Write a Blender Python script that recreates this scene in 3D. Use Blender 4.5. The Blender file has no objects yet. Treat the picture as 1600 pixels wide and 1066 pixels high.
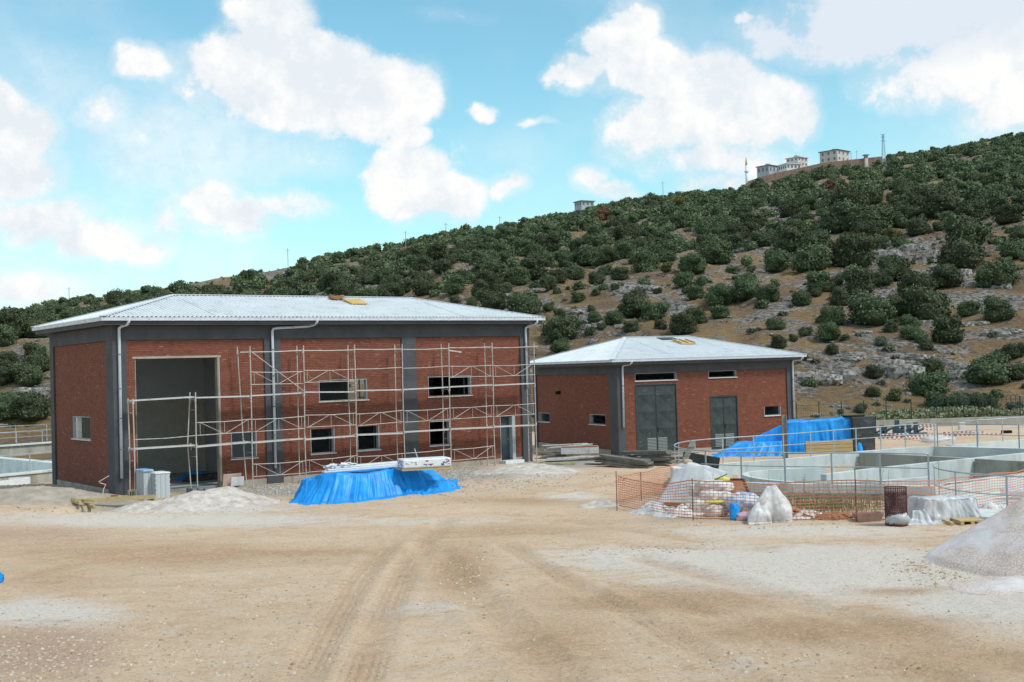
import bpy, math, random
import numpy as np
from mathutils import Vector, Matrix

# ------------------------------------------------------------------ camera, sky, sun, exposure
S = bpy.context.scene
COL = S.collection
FPX, PITCH, ROLL, HCAM = 1900.0, 0.02205, -0.02953, 4.944
cF = np.array([0, math.cos(PITCH), math.sin(PITCH)])
_U = np.array([0, -math.sin(PITCH), math.cos(PITCH)])
_R = np.array([1.0, 0, 0])
cR = _R * math.cos(ROLL) + _U * math.sin(ROLL)
cU = -_R * math.sin(ROLL) + _U * math.cos(ROLL)
cam = bpy.data.cameras.new('camera')
camo = bpy.data.objects.new('camera', cam)
COL.objects.link(camo)
camo.matrix_world = Matrix(((cR[0], cU[0], -cF[0], 0), (cR[1], cU[1], -cF[1], 0), (cR[2], cU[2], -cF[2], HCAM), (0, 0, 0, 1)))
cam.sensor_width = 36
cam.lens = FPX / 1600 * 36
cam.clip_start = 0.3
cam.clip_end = 6000
S.camera = camo

SUN_EL, SUN_AZ = math.radians(52), math.radians(118)      # azimuth measured from +Y towards +X
sun = bpy.data.lights.new('sun', 'SUN')
sun.energy = 2.2
sun.angle = math.radians(9)
sun.color = (1.0, 0.96, 0.9)
suno = bpy.data.objects.new('sun', sun)
COL.objects.link(suno)
sd = Vector((math.sin(SUN_AZ) * math.cos(SUN_EL), math.cos(SUN_AZ) * math.cos(SUN_EL), math.sin(SUN_EL)))
suno.rotation_euler = sd.to_track_quat('Z', 'Y').to_euler()
S.view_settings.view_transform = 'Standard'
S.view_settings.look = 'None'
S.view_settings.gamma = 1
S.view_settings.exposure = 0.28
S.view_settings.use_curve_mapping = False
S.render.engine = 'CYCLES'
S.cycles.max_bounces = 6
S.cycles.diffuse_bounces = 3
S.cycles.transparent_max_bounces = 8


def ray(px, py):
    return cF + cR * (px - 800) / FPX - cU * (py - 533) / FPX


def azel(px, py):
    d = ray(px, py)
    return math.atan2(d[0], d[1]), math.atan2(d[2], math.hypot(d[0], d[1]))


def G(px, py, z=0.0):
    d = ray(px, py)
    k = (z - HCAM) / d[2]
    return (d[0] * k, d[1] * k, z)


def topx(P):
    d = np.array(P, float) - np.array([0, 0, HCAM])
    z = d @ cF
    return 800 + FPX * (d @ cR) / z, 533 - FPX * (d @ cU) / z


W = bpy.data.worlds.new('World')
S.world = W
W.use_nodes = True
nt = W.node_tree
N, L = nt.nodes, nt.links
N.clear()


def wn(t, **k):
    n = N.new(t)
    for a, v in k.items():
        setattr(n, a, v)
    return n


out = wn('ShaderNodeOutputWorld')
bg = wn('ShaderNodeBackground')
bg.inputs[1].default_value = 0.1
L.new(bg.outputs[0], out.inputs[0])
sky = wn('ShaderNodeTexSky', sky_type='NISHITA', sun_disc=False)
sky.sun_elevation = SUN_EL
sky.sun_rotation = SUN_AZ
sky.air_density = 1.0
sky.dust_density = 0.6
sky.ozone_density = 1.2
tc = wn('ShaderNodeTexCoord')
sx = wn('ShaderNodeSeparateXYZ')
L.new(tc.outputs['Generated'], sx.inputs[0])


def wm(op, a, b=None, c=None, clamp=False):
    n = wn('ShaderNodeMath', operation=op, use_clamp=clamp)
    for i, v in enumerate((a, b, c)):
        if v is None:
            continue
        if isinstance(v, (int, float)):
            n.inputs[i].default_value = v
        else:
            L.new(v, n.inputs[i])
    return n.outputs[0]


W_AZ = wm('ARCTAN2', sx.outputs[0], sx.outputs[1])
W_EL = wm('ARCSINE', sx.outputs[2])
cv = wn('ShaderNodeCombineXYZ')
L.new(W_AZ, cv.inputs[0])
L.new(W_EL, cv.inputs[1])
# cumulus clouds of this sky: (x, y, half width, half height, weight) measured in the view, stored as azimuth and elevation
CLOUDS = [(420, 30, 75, 60, 1), (390, 110, 110, 70, 1), (480, 140, 130, 70, 1), (580, 150, 110, 65, 1), (635, 150, 58, 50, 1), (500, 100, 90, 50, 1),
          (440, 70, 60, 60, 1), (325, 100, 50, 40, .6), (350, 160, 60, 40, .5), (640, 215, 42, 24, .9), (650, 285, 70, 55, 1), (705, 312, 60, 34, .9),
          (620, 262, 58, 40, .8), (782, 300, 34, 22, .7), (15, 205, 62, 72, .95), (30, 275, 66, 48, .8), (-10, 165, 50, 45, 1), (60, 345, 80, 36, .75),
          (150, 372, 80, 36, .8), (210, 388, 55, 26, .7), (100, 330, 60, 30, .6), (215, 105, 55, 30, .75), (150, 180, 44, 34, .5), (365, 345, 80, 36, .8),
          (325, 310, 60, 34, .7), (250, 345, 26, 28, .5), (470, 335, 70, 28, .45), (20, 447, 120, 26, .55), (985, 48, 55, 30, .9), (960, 85, 70, 42, .9),
          (890, 115, 55, 28, .9), (1010, 110, 110, 50, 1), (1110, 130, 100, 58, 1), (1190, 172, 100, 52, 1), (1250, 190, 50, 30, .8), (1080, 185, 120, 50, .9),
          (1000, 200, 70, 46, .7), (980, 235, 60, 34, .45), (1100, 245, 140, 34, .5), (1195, 255, 90, 30, .5), (920, 287, 42, 24, .65), (955, 303, 70, 16, .5),
          (1140, 278, 90, 20, .5), (1450, 15, 250, 80, .85), (1300, 50, 75, 50, .7), (1500, 110, 140, 60, .8), (1590, 120, 100, 75, 1), (1430, 95, 80, 34, .6),
          (1570, 175, 70, 40, .55), (760, 178, 22, 17, .6), (832, 195, 34, 11, .4), (1185, 22, 16, 8, .5), (290, 150, 20, 14, .45), (330, 235, 190, 55, .34),
          (450, 240, 130, 45, .3), (60, 110, 90, 60, .22), (760, 250, 90, 50, .16), (1650, 60, 150, 120, .9), (-120, 260, 120, 140, .8), (-260, 80, 120, 60, .8),
          (1850, -60, 150, 80, .7), (600, -120, 160, 60, .6), (1100, -150, 200, 60, .6), (1230, 290, 60, 22, .3), (700, 30, 80, 16, .18)]
_wn1 = wn('ShaderNodeTexNoise')
_wn1.inputs['Scale'].default_value = 11
_wn1.inputs['Detail'].default_value = 6
_wn1.inputs['Roughness'].default_value = .6
L.new(tc.outputs['Generated'], _wn1.inputs['Vector'])
_wv = wn('ShaderNodeVectorMath', operation='MULTIPLY_ADD')
L.new(_wn1.outputs['Color'], _wv.inputs[0])
_wv.inputs[1].default_value = (.075, .055, 0)
L.new(cv.outputs[0], _wv.inputs[2])
_ws = wn('ShaderNodeVectorMath', operation='SUBTRACT')
L.new(_wv.outputs[0], _ws.inputs[0])
_ws.inputs[1].default_value = (.0375, .0275, 0)


class _O:
    outputs = [_ws.outputs[0]]


cv = _O
acc = None
for (px, py, rx, ry, w) in CLOUDS:
    a, e = azel(px, py)
    ia, ie = FPX / rx, FPX / ry
    ma = wn('ShaderNodeVectorMath', operation='MULTIPLY_ADD')
    L.new(cv.outputs[0], ma.inputs[0])
    ma.inputs[1].default_value = (ia, ie, 0)
    ma.inputs[2].default_value = (-a * ia, -e * ie, 0)
    dt = wn('ShaderNodeVectorMath', operation='DOT_PRODUCT')
    L.new(ma.outputs[0], dt.inputs[0])
    L.new(ma.outputs[0], dt.inputs[1])
    m = wm('SUBTRACT', 1.0, wm('MULTIPLY', dt.outputs['Value'], 0.72), clamp=True)
    acc = wm('MULTIPLY', m, w) if acc is None else wm('MAXIMUM', acc, wm('MULTIPLY', m, w))


def wnoise(vec, scale, detail, rough):
    n = wn('ShaderNodeTexNoise')
    n.inputs['Scale'].default_value = scale
    n.inputs['Detail'].default_value = detail
    n.inputs['Roughness'].default_value = rough
    L.new(vec, n.inputs['Vector'])
    return n.outputs[0]


nz1 = wnoise(tc.outputs['Generated'], 22, 10, 0.66)
nz2 = wnoise(tc.outputs['Generated'], 3.2, 5, 0.55)
# far outside the frame the same kind of scattered cumulus continues
absaz = wm('ABSOLUTE', W_AZ)
outf = wm('MAXIMUM', wm('MULTIPLY', wm('SUBTRACT', absaz, 0.5), 6, clamp=True), wm('MULTIPLY', wm('SUBTRACT', W_EL, 0.36), 6, clamp=True))
gen = wm('MULTIPLY', wm('MULTIPLY', wm('SUBTRACT', nz2, 0.47), 7), outf)
field = wm('MAXIMUM', wm('MINIMUM', acc, 1.0), wm('MINIMUM', gen, 1.0))
nz4 = wnoise(tc.outputs['Generated'], 60, 5, 0.65)
det = wm('ADD', wm('MULTIPLY', wm('SUBTRACT', nz1, 0.5), 1.15), wm('MULTIPLY', wm('SUBTRACT', nz4, 0.5), 0.35))
fn = wm('ADD', field, det)
mr = wn('ShaderNodeMapRange', interpolation_type='SMOOTHSTEP')
mr.inputs[1].default_value = 0.14
mr.inputs[2].default_value = 0.60
L.new(fn, mr.inputs[0])
wisp = wn('ShaderNodeMapRange', interpolation_type='SMOOTHSTEP')
wisp.inputs[1].default_value = -0.05
wisp.inputs[2].default_value = 0.75
L.new(wm('ADD', field, wm('MULTIPLY', wm('SUBTRACT', nz2, 0.42), 1.8)), wisp.inputs[0])
mask = wm('MAXIMUM', mr.outputs[0], wm('MULTIPLY', wisp.outputs[0], wm('ADD', wm('MULTIPLY', nz1, .8), .16)))
# cloud tone: bright crowns, soft blue grey shade in the bodies
nz3 = wnoise(tc.outputs['Generated'], 6.5, 6, 0.6)
shade = wn('ShaderNodeMapRange')
shade.inputs[1].default_value = 0.33
shade.inputs[2].default_value = 0.66
# billows: noise sampled a little towards the sun gives lit and shaded sides
_off = wn('ShaderNodeVectorMath', operation='ADD')
L.new(tc.outputs['Generated'], _off.inputs[0])
_off.inputs[1].default_value = (0.012, 0.0, 0.016)
nz1b = wnoise(_off.outputs[0], 22, 10, 0.66)
L.new(wm('ADD', nz3, wm('MULTIPLY', wm('SUBTRACT', nz1, nz1b), 1.3)), shade.inputs[0])
ccol = wn('ShaderNodeMix', data_type='RGBA')
ccol.inputs['A'].default_value = (6.7, 7.2, 7.6, 1)
ccol.inputs['B'].default_value = (8.25, 8.25, 8.2, 1)
L.new(shade.outputs[0], ccol.inputs['Factor'])
# one broad grey underside in the cloud bank at the upper right
ga, ge = azel(1430, 18)
gm = wn('ShaderNodeVectorMath', operation='MULTIPLY_ADD')
L.new(_ws.outputs[0], gm.inputs[0])
gm.inputs[1].default_value = (FPX / 270, FPX / 75, 0)
gm.inputs[2].default_value = (-ga * FPX / 270, -ge * FPX / 75, 0)
gd = wn('ShaderNodeVectorMath', operation='LENGTH')
L.new(gm.outputs[0], gd.inputs[0])
gmx = wn('ShaderNodeMix', data_type='RGBA')
L.new(wm('MULTIPLY', wm('SUBTRACT', 1.35, gd.outputs['Value'], clamp=True), 1.6, clamp=True), gmx.inputs['Factor'])
L.new(ccol.outputs['Result'], gmx.inputs['A'])
gmx.inputs['B'].default_value = (6.3, 6.9, 7.6, 1)
ccol = gmx
tint = wn('ShaderNodeMix', data_type='RGBA', blend_type='MULTIPLY')
tint.inputs['Factor'].default_value = 1
L.new(sky.outputs[0], tint.inputs['A'])
SKY_TINT = (1.08, 1.64, 1.46, 1)
tint.inputs['B'].default_value = SKY_TINT
# pale air towards the horizon
hz = wm('POWER', wm('SUBTRACT', 1.0, wm('ABSOLUTE', W_EL), clamp=True), 9)
hmix = wn('ShaderNodeMix', data_type='RGBA')
L.new(wm('MULTIPLY', hz, 0.55), hmix.inputs['Factor'])
L.new(tint.outputs['Result'], hmix.inputs['A'])
hmix.inputs['B'].default_value = (5.9, 7.4, 8.3, 1)
fin = wn('ShaderNodeMix', data_type='RGBA')
L.new(mask, fin.inputs['Factor'])
L.new(hmix.outputs['Result'], fin.inputs['A'])
L.new(ccol.outputs['Result'], fin.inputs['B'])
L.new(fin.outputs['Result'], bg.inputs[0])

# ------------------------------------------------------------------ numbers: noise, terrain
rng = np.random.default_rng(7)
random.seed(7)
_T = np.random.default_rng(3).random((256, 256))


def vnoise(x, y):
    x = np.asarray(x, float)
    y = np.asarray(y, float)
    xi = np.floor(x).astype(int)
    yi = np.floor(y).astype(int)
    fx = x - xi
    fy = y - yi
    fx = fx * fx * (3 - 2 * fx)
    fy = fy * fy * (3 - 2 * fy)
    a = _T[xi & 255, yi & 255]
    b = _T[(xi + 1) & 255, yi & 255]
    c = _T[xi & 255, (yi + 1) & 255]
    d = _T[(xi + 1) & 255, (yi + 1) & 255]
    return (a * (1 - fx) + b * fx) * (1 - fy) + (c * (1 - fx) + d * fx) * fy


def fbm(x, y, o=4, g=.5):
    s, a, t = 0, 1, 0
    for i in range(o):
        s = s + a * vnoise(x * 2 ** i + 17.3 * i, y * 2 ** i + 5.1 * i)
        t += a
        a *= g
    return s / t - .5


def sstep(a, b, x):
    t = np.clip((np.asarray(x, float) - a) / (b - a), 0, 1)
    return t * t * (3 - 2 * t)


def pxy(X, Y, Z=0.0):
    dx, dy, dz = X, Y, Z - HCAM
    z = dx * cF[0] + dy * cF[1] + dz * cF[2]
    z = np.where(z < .5, .5, z)
    return 800 + FPX * (dx * cR[0] + dy * cR[1] + dz * cR[2]) / z, 533 - FPX * (dx * cU[0] + dy * cU[1] + dz * cU[2]) / z


def seg_d(X, Y, pts):
    best = np.full(np.shape(X), 1e9)
    for (x0, y0), (x1, y1) in zip(pts[:-1], pts[1:]):
        dx, dy = x1 - x0, y1 - y0
        t = np.clip(((X - x0) * dx + (Y - y0) * dy) / (dx * dx + dy * dy), 0, 1)
        best = np.minimum(best, np.hypot(X - x0 - t * dx, Y - y0 - t * dy))
    return best


A1, X1, Y1 = 0.6386, -16.828, 51.177
A2, X2, Y2, Z2 = 0.4055, 6.314, 74.023, -0.55


def gbase(X, Y):
    left = sstep(-17, -25, X) * sstep(58, 70, Y)
    return -0.6 * sstep(63, 74, Y) * (1 - left) - 0.7 * sstep(78, 112, Y) - 1.2 * left * (1 - .5 * sstep(78, 112, Y))


RUTS = [  # (polyline in photo pixels on the ground, width m, depth)
    ([(560, 1066), (590, 980), (625, 900), (660, 850), (700, 810)], .34, .05), ([(470, 1066), (515, 980), (560, 900), (600, 850)], .34, .05),
    ([(880, 1066), (800, 990), (740, 930), (690, 880), (670, 850)], .45, .07), ([(1180, 1066), (1060, 1000), (930, 930), (840, 880), (790, 850)], .3, .05),
    ([(1600, 1045), (1450, 1000), (1300, 960), (1150, 915), (1000, 870)], .45, .06), ([(1500, 1066), (1360, 1030), (1200, 985), (1000, 930)], .35, .05),
    ([(0, 905), (120, 880), (260, 862), (420, 855), (600, 850)], .5, .04), ([(640, 792), (760, 782), (860, 772), (960, 755)], .35, .06), ([(600, 806), (760, 800), (900, 812), (1100, 845)], .4, .05),
    ([(700, 838), (840, 830), (1000, 850), (1200, 862)], .4, .04)]
RUTW = [([G(*q)[:2] for q in p], w, d) for p, w, d in RUTS]


def gdetail(X, Y):
    z = .16 * fbm(X * .13, Y * .13, 3) + .07 * fbm(X * .7 + 9, Y * .7, 3) + .05 * fbm(X * 3.1, Y * 3.1, 4, .6)
    for pts, w, d in RUTW:
        dd = seg_d(X, Y, pts)
        z = z - d * np.exp(-(dd / w) ** 2) * (.6 + .8 * vnoise(X * 1.3, Y * 1.3)) + d * .5 * np.exp(-((dd - 1.5 * w) / (.5 * w)) ** 2)
        if w < .36:  # lug prints of the tyres
            z = z + .022 * np.sin(dd * 48) * np.exp(-(dd / (w * 1.3)) ** 4) * (vnoise(X * .8, Y * .4) > .35)
    return z


def flat_mask(X, Y):
    # 0 where something is built on the ground
    c, s = math.cos(A1), math.sin(A1)
    u = (X - X1) * c + (Y - Y1) * s
    v = -(X - X1) * s + (Y - Y1) * c
    m = 1 - sstep(-.9, -.2, u) * (1 - sstep(22.2, 23, u)) * sstep(-1.4, -.6, v)
    return np.minimum(1, m)


TANKPOLY = [(13.9, 41.9), (12.4, 42.85), (10.4, 43.75), (8.5, 45.0), (7.3, 46.4), (6.75, 48.2), (6.85, 50.0), (7.6, 51.6), (8.9, 52.7), (13.1, 54.9), (16.1, 57.2), (18.9, 58.9), (20.4, 59.4), (28.6, 51.0)]
LEFTPOLY = [(-60, 88), (-35.2, 66.4), (-25.6, 79.6), (-34, 117), (-50, 118)]


def inpoly(X, Y, poly):
    r = np.zeros(np.shape(X), bool)
    n = len(poly)
    for i in range(n):
        (x0, y0), (x1, y1) = poly[i], poly[(i + 1) % n]
        if y0 == y1:
            continue
        c = ((y0 > Y) != (y1 > Y)) & (X < (x1 - x0) * (Y - y0) / (y1 - y0) + x0)
        r = r ^ c
    return r


def gz(X, Y):
    X = np.asarray(X, float)
    Y = np.asarray(Y, float)
    R = np.hypot(X, Y)
    # rubble bank at the left of the main building and a hollow before it
    bank = .35 * np.exp(-(((X + 21) / 3.5) ** 2 + ((Y - 51) / 4.5) ** 2))
    pit = -.55 * np.exp(-((((X + 16.1) * .8 + (Y - 47.4) * .6) / 1.6) ** 2 + (((X + 16.1) * -.6 + (Y - 47.4) * .8) / .7) ** 2) ** 2)
    rise = .15 * np.exp(-(seg_d(X, Y, [G(640, 770)[:2], G(820, 745)[:2], G(960, 752)[:2]]) / 2) ** 2)
    z = gbase(X, Y) + gdetail(X, Y) * (1 - sstep(90, 130, R)) * (.15 + .85 * flat_mask(X, Y)) + bank + pit + rise
    z = np.where(inpoly(X, Y, TANKPOLY), -4.2, z)
    return np.where(inpoly(X, Y, LEFTPOLY), -4.0, z)


def gzs(x, y):
    return float(gz(x, y))


# hillside: skyline of the photo as (x, y) and how far away the crest stands
SKY = [(-900, 600), (-400, 545), (-150, 500), (0, 492), (70, 481), (130, 468), (190, 460), (230, 452), (290, 440), (350, 430), (410, 420), (480, 407), (530, 397), (580, 391), (640, 378), (700, 364),
       (760, 356), (830, 344), (897, 332), (953, 318), (1006, 311), (1100, 298), (1147, 297), (1172, 281), (1216, 273), (1281, 258), (1331, 251), (1375, 247), (1397, 243), (1425, 240), (1459, 233),
       (1506, 226), (1553, 215), (1600, 207), (1700, 190), (1900, 150), (2400, 140)]
_az = np.array([azel(*q)[0] for q in SKY])
_te = np.array([math.tan(azel(*q)[1]) for q in SKY])


def hill(X, Y, rough=True):
    X = np.asarray(X, float)
    Y = np.asarray(Y, float)
    R = np.hypot(X, Y)
    az = np.arctan2(X, Y)
    te = np.interp(az, _az, _te) * (1 - sstep(.75, 1.3, np.abs(az)))
    Dr = 400 + 260 * sstep(-.35, .4, az)
    R0 = 117 / np.maximum(np.cos(az), .75) + 1.5 * np.sin(az * 23)
    zr = HCAM + te * Dr - 1.0
    t = (R - R0) / (Dr - R0)
    tt = np.clip(t, 0, 1)
    prof = .80 * tt + .20 * (1 - (1 - tt) ** 2) * (1 - .4 * (1 - tt)) - .05 * np.sin(tt * math.pi) * 0
    z = -1.35 + (zr + 1.35) * prof
    z = np.where(t > 1, zr - (R - Dr) * .12, z)
    z = np.where(t < 0, -1.35 + t * 3, z)
    fade = sstep(0, .06, t) * (1 - .6 * sstep(.8, 1, t))
    n = 5 * fbm(X * .02, Y * .02, 3)
    if rough:
        n = n + 2.2 * fbm(X * .07 + 3, Y * .07, 4)
        r = np.abs(fbm(X * .11 + 40, Y * .16, 4)) * 2
        n = n + 1.9 * np.clip(.35 - r, 0, 1) * sstep(.45, .62, vnoise(X * .035, Y * .035 + 7))
        # rock ledges run along the contour
        band = np.sin((z + 3 * fbm(X * .03, Y * .03, 3)) * 1.5)
        rk = np.abs(fbm(X * .45 + 11, Y * .45, 4)) * 2
        n = n + (1.0 - 1.6 * rk) * .9 * sstep(.45, .6, vnoise(X * .06 + 31, Y * .06))
        n = n + .55 * band * sstep(.4, .65, vnoise(X * .03 + 50, Y * .03))
    return z + n * fade


def hillhit(px, py):
    d = ray(px, py)
    d = d / math.hypot(d[0], d[1])
    ks = np.linspace(112, 640, 2400)
    zz = HCAM + d[2] * ks
    hh = hill(d[0] * ks, d[1] * ks)
    w = np.nonzero(zz < hh)[0]
    if len(w) == 0:
        return None
    k = ks[w[0]]
    return (d[0] * k, d[1] * k, float(hh[w[0]]), k)


# ------------------------------------------------------------------ object helpers
def tag(o, label=None, cat=None, group=None, kind=None):
    if label:
        o['label'] = label
    if cat:
        o['category'] = cat
    if group:
        o['group'] = group
    if kind:
        o['kind'] = kind
    return o


def empty(name, label, cat, loc=(0, 0, 0), rz=0.0, group=None):
    o = bpy.data.objects.new(name, None)
    COL.objects.link(o)
    o.location = loc
    o.rotation_euler = (0, 0, rz)
    o.empty_display_size = .2
    return tag(o, label, cat, group)


class MB:
    def __init__(s):
        s.v, s.f, s.t, s.m = [], [], [], []
        s.tone = 0.0
        s.mi = 0

    def add(s, vs, fs):
        b = len(s.v)
        s.v += [tuple(p) for p in vs]
        s.f += [tuple(b + i for i in f) for f in fs]
        s.t += [s.tone] * len(fs)
        s.m += [s.mi] * len(fs)
        return s

    def box(s, x0, x1, y0, y1, z0, z1, skip=''):
        vs = [(x0, y0, z0), (x1, y0, z0), (x1, y1, z0), (x0, y1, z0), (x0, y0, z1), (x1, y0, z1), (x1, y1, z1), (x0, y1, z1)]
        F = {'b': (3, 2, 1, 0), 't': (4, 5, 6, 7), 'f': (0, 1, 5, 4), 'r': (1, 2, 6, 5), 'k': (2, 3, 7, 6), 'l': (3, 0, 4, 7)}
        return s.add(vs, [F[k] for k in F if k not in skip])

    def obox(s, c, ax, ay, az_, hx, hy, hz):
        c, ax, ay, az_ = Vector(c), Vector(ax).normalized(), Vector(ay).normalized(), Vector(az_).normalized()
        vs = []
        for k in (-1, 1):
            for i, j in ((-1, -1), (1, -1), (1, 1), (-1, 1)):
                vs.append(c + ax * hx * i + ay * hy * j + az_ * hz * k)
        return s.add(vs, [(3, 2, 1, 0), (4, 5, 6, 7), (0, 1, 5, 4), (1, 2, 6, 5), (2, 3, 7, 6), (3, 0, 4, 7)])

    def bar(s, p, q, w, h, up=(0, 0, 1)):
        p, q = Vector(p), Vector(q)
        d = q - p
        u = Vector(up)
        sd_ = d.cross(u)
        if sd_.length < 1e-6:
            sd_ = d.cross(Vector((1, 0, 0)))
        sd_.normalize()
        u = sd_.cross(d).normalized()
        return s.obox((p + q) / 2, d, sd_, u, d.length / 2, w / 2, h / 2)

    def tube(s, pts, r, n=6, cap=True):
        pts = [Vector(p) for p in pts]
        b = len(s.v)
        vs, fs = [], []
        prev = None
        for i, p in enumerate(pts):
            d = (pts[min(i + 1, len(pts) - 1)] - pts[max(i - 1, 0)]).normalized()
            if prev is None:
                a = d.cross(Vector((0, 0, 1)))
                if a.length < .05:
                    a = d.cross(Vector((1, 0, 0)))
            else:
                a = prev - d * prev.dot(d)
            a.normalize()
            prev = a
            c = d.cross(a)
            rr = r[i] if isinstance(r, (list, tuple)) else r
            for k in range(n):
                t = 2 * math.pi * k / n
                vs.append(p + (a * math.cos(t) + c * math.sin(t)) * rr)
        for i in range(len(pts) - 1):
            for k in range(n):
                fs.append((i * n + k, i * n + (k + 1) % n, (i + 1) * n + (k + 1) % n, (i + 1) * n + k))
        if cap:
            fs.append(tuple(range(n))[::-1])
            fs.append(tuple((len(pts) - 1) * n + k for k in range(n)))
        return s.add(vs, fs)

    def prism(s, poly, z0, z1):
        n = len(poly)
        vs = [(x, y, z0) for x, y in poly] + [(x, y, z1) for x, y in poly]
        fs = [tuple(range(n))[::-1], tuple(range(n, 2 * n))] + [(i, (i + 1) % n, n + (i + 1) % n, n + i) for i in range(n)]
        return s.add(vs, fs)

    def mesh(s, name, mat, smooth=False):
        me = bpy.data.meshes.new(name)
        me.from_pydata(s.v, [], s.f)
        for m in (mat if isinstance(mat, (list, tuple)) else [mat]):
            me.materials.append(m)
        if any(s.t):
            a = me.attributes.new('tone', 'FLOAT', 'FACE')
            a.data.foreach_set('value', s.t)
        if any(s.m):
            me.polygons.foreach_set('material_index', s.m)
        if smooth:
            me.polygons.foreach_set('use_smooth', [True] * len(me.polygons))
        me.update()
        return me

    def build(s, name, mat, parent=None, smooth=False, bevel=0):
        o = bpy.data.objects.new(name, s.mesh(name, mat, smooth))
        COL.objects.link(o)
        if parent:
            o.parent = parent
        if bevel:
            m = o.modifiers.new('bevel', 'BEVEL')
            m.width = bevel
            m.segments = 2
            m.limit_method = 'ANGLE'
        return o


def numesh(name, V, Fq, mat, parent=None, smooth=True, attrs=None, tri=False):
    me = bpy.data.meshes.new(name)
    V = np.asarray(V, np.float32)
    Fq = np.asarray(Fq, np.int32)
    k = 3 if tri else 4
    me.vertices.add(len(V))
    me.vertices.foreach_set('co', V.ravel())
    me.loops.add(len(Fq) * k)
    me.loops.foreach_set('vertex_index', Fq.ravel())
    me.polygons.add(len(Fq))
    me.polygons.foreach_set('loop_start', np.arange(0, len(Fq) * k, k, dtype=np.int32))
    me.polygons.foreach_set('loop_total', np.full(len(Fq), k, np.int32))
    me.polygons.foreach_set('use_smooth', np.full(len(Fq), smooth))
    if attrs:
        for n_, (dom, a) in attrs.items():
            at = me.attributes.new(n_, 'FLOAT', dom)
            at.data.foreach_set('value', np.asarray(a, np.float32))
    me.materials.append(mat)
    me.update(calc_edges=True)
    if name is None:
        return me
    o = bpy.data.objects.new(name, me)
    COL.objects.link(o)
    if parent:
        o.parent = parent
    return o


def inst(me, name, loc, rz=0, sc=1, parent=None, rot=None):
    o = bpy.data.objects.new(name, me)
    COL.objects.link(o)
    o.location = loc
    o.rotation_euler = rot or (0, 0, rz)
    o.scale = sc if isinstance(sc, (tuple, list)) else (sc, sc, sc)
    if parent:
        o.parent = parent
    return o


# ------------------------------------------------------------------ materials
def mat(name, c1, c2=None, scale=3.0, rough=.8, bump=0.0, bscale=None, metal=0.0, detail=5, spec=.3, lo=.35, hi=.65, tone=None, stretch=None, alpha=1.0, trans=0.0, dirt=None, dscale=1.2, dlo=.52, dhi=.7):
    m = bpy.data.materials.new(name)
    m.use_nodes = True
    n, l = m.node_tree.nodes, m.node_tree.links
    b = n['Principled BSDF']
    b.inputs['Roughness'].default_value = rough
    b.inputs['Metallic'].default_value = metal
    b.inputs['Specular IOR Level'].default_value = spec
    t = n.new('ShaderNodeTexCoord').outputs['Object']
    if stretch:
        mp = n.new('ShaderNodeMapping')
        mp.inputs['Scale'].default_value = stretch
        l.new(t, mp.inputs[0])
        t = mp.outputs[0]

    def noise(sc, de=detail, ro=.6):
        q = n.new('ShaderNodeTexNoise')
        q.inputs['Scale'].default_value = sc
        q.inputs['Detail'].default_value = de
        q.inputs['Roughness'].default_value = ro
        l.new(t, q.inputs['Vector'])
        return q.outputs[0]

    def mix(f, a, bb, typ='MIX'):
        q = n.new('ShaderNodeMix')
        q.data_type = 'RGBA'
        q.blend_type = typ
        for s_, v in (('Factor', f), ('A', a), ('B', bb)):
            if isinstance(v, (tuple, list)):
                q.inputs[s_].default_value = tuple(v) + (1,) if len(v) == 3 else v
            elif isinstance(v, (int, float)):
                q.inputs[s_].default_value = v
            else:
                l.new(v, q.inputs[s_])
        return q.outputs['Result']

    def rampf(v, a, bb):
        q = n.new('ShaderNodeMapRange')
        q.inputs[1].default_value = a
        q.inputs[2].default_value = bb
        l.new(v, q.inputs[0])
        return q.outputs[0]
    col = c1
    if c2:
        col = mix(rampf(noise(scale), lo, hi), c1, c2)
    if tone:
        a = n.new('ShaderNodeAttribute')
        a.attribute_name = 'tone'
        cr = n.new('ShaderNodeValToRGB')
        cr.color_ramp.interpolation = 'LINEAR'
        els = cr.color_ramp.elements
        for i, (p, c) in enumerate(tone):
            e = els[i] if i < 2 else els.new(p)
            e.position = p
            e.color = tuple(c) + (1,)
        l.new(a.outputs['Fac'], cr.inputs[0])
        col = mix(.28, cr.outputs[0], col) if c2 else cr.outputs[0]
    if dirt:
        col = mix(rampf(noise(dscale, 6, .65), dlo, dhi), col, dirt)
    if isinstance(col, (tuple, list)):
        b.inputs['Base Color'].default_value = tuple(col) + (1,)
    else:
        l.new(col, b.inputs['Base Color'])
    if bump:
        bp = n.new('ShaderNodeBump')
        bp.inputs['Strength'].default_value = 1
        bp.inputs['Distance'].default_value = bump
        l.new(noise(bscale or scale * 4, 6), bp.inputs['Height'])
        l.new(bp.outputs[0], b.inputs['Normal'])
    if alpha < 1:
        b.inputs['Alpha'].default_value = alpha
    if trans:
        b.inputs['Transmission Weight'].default_value = trans
    return m


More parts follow.
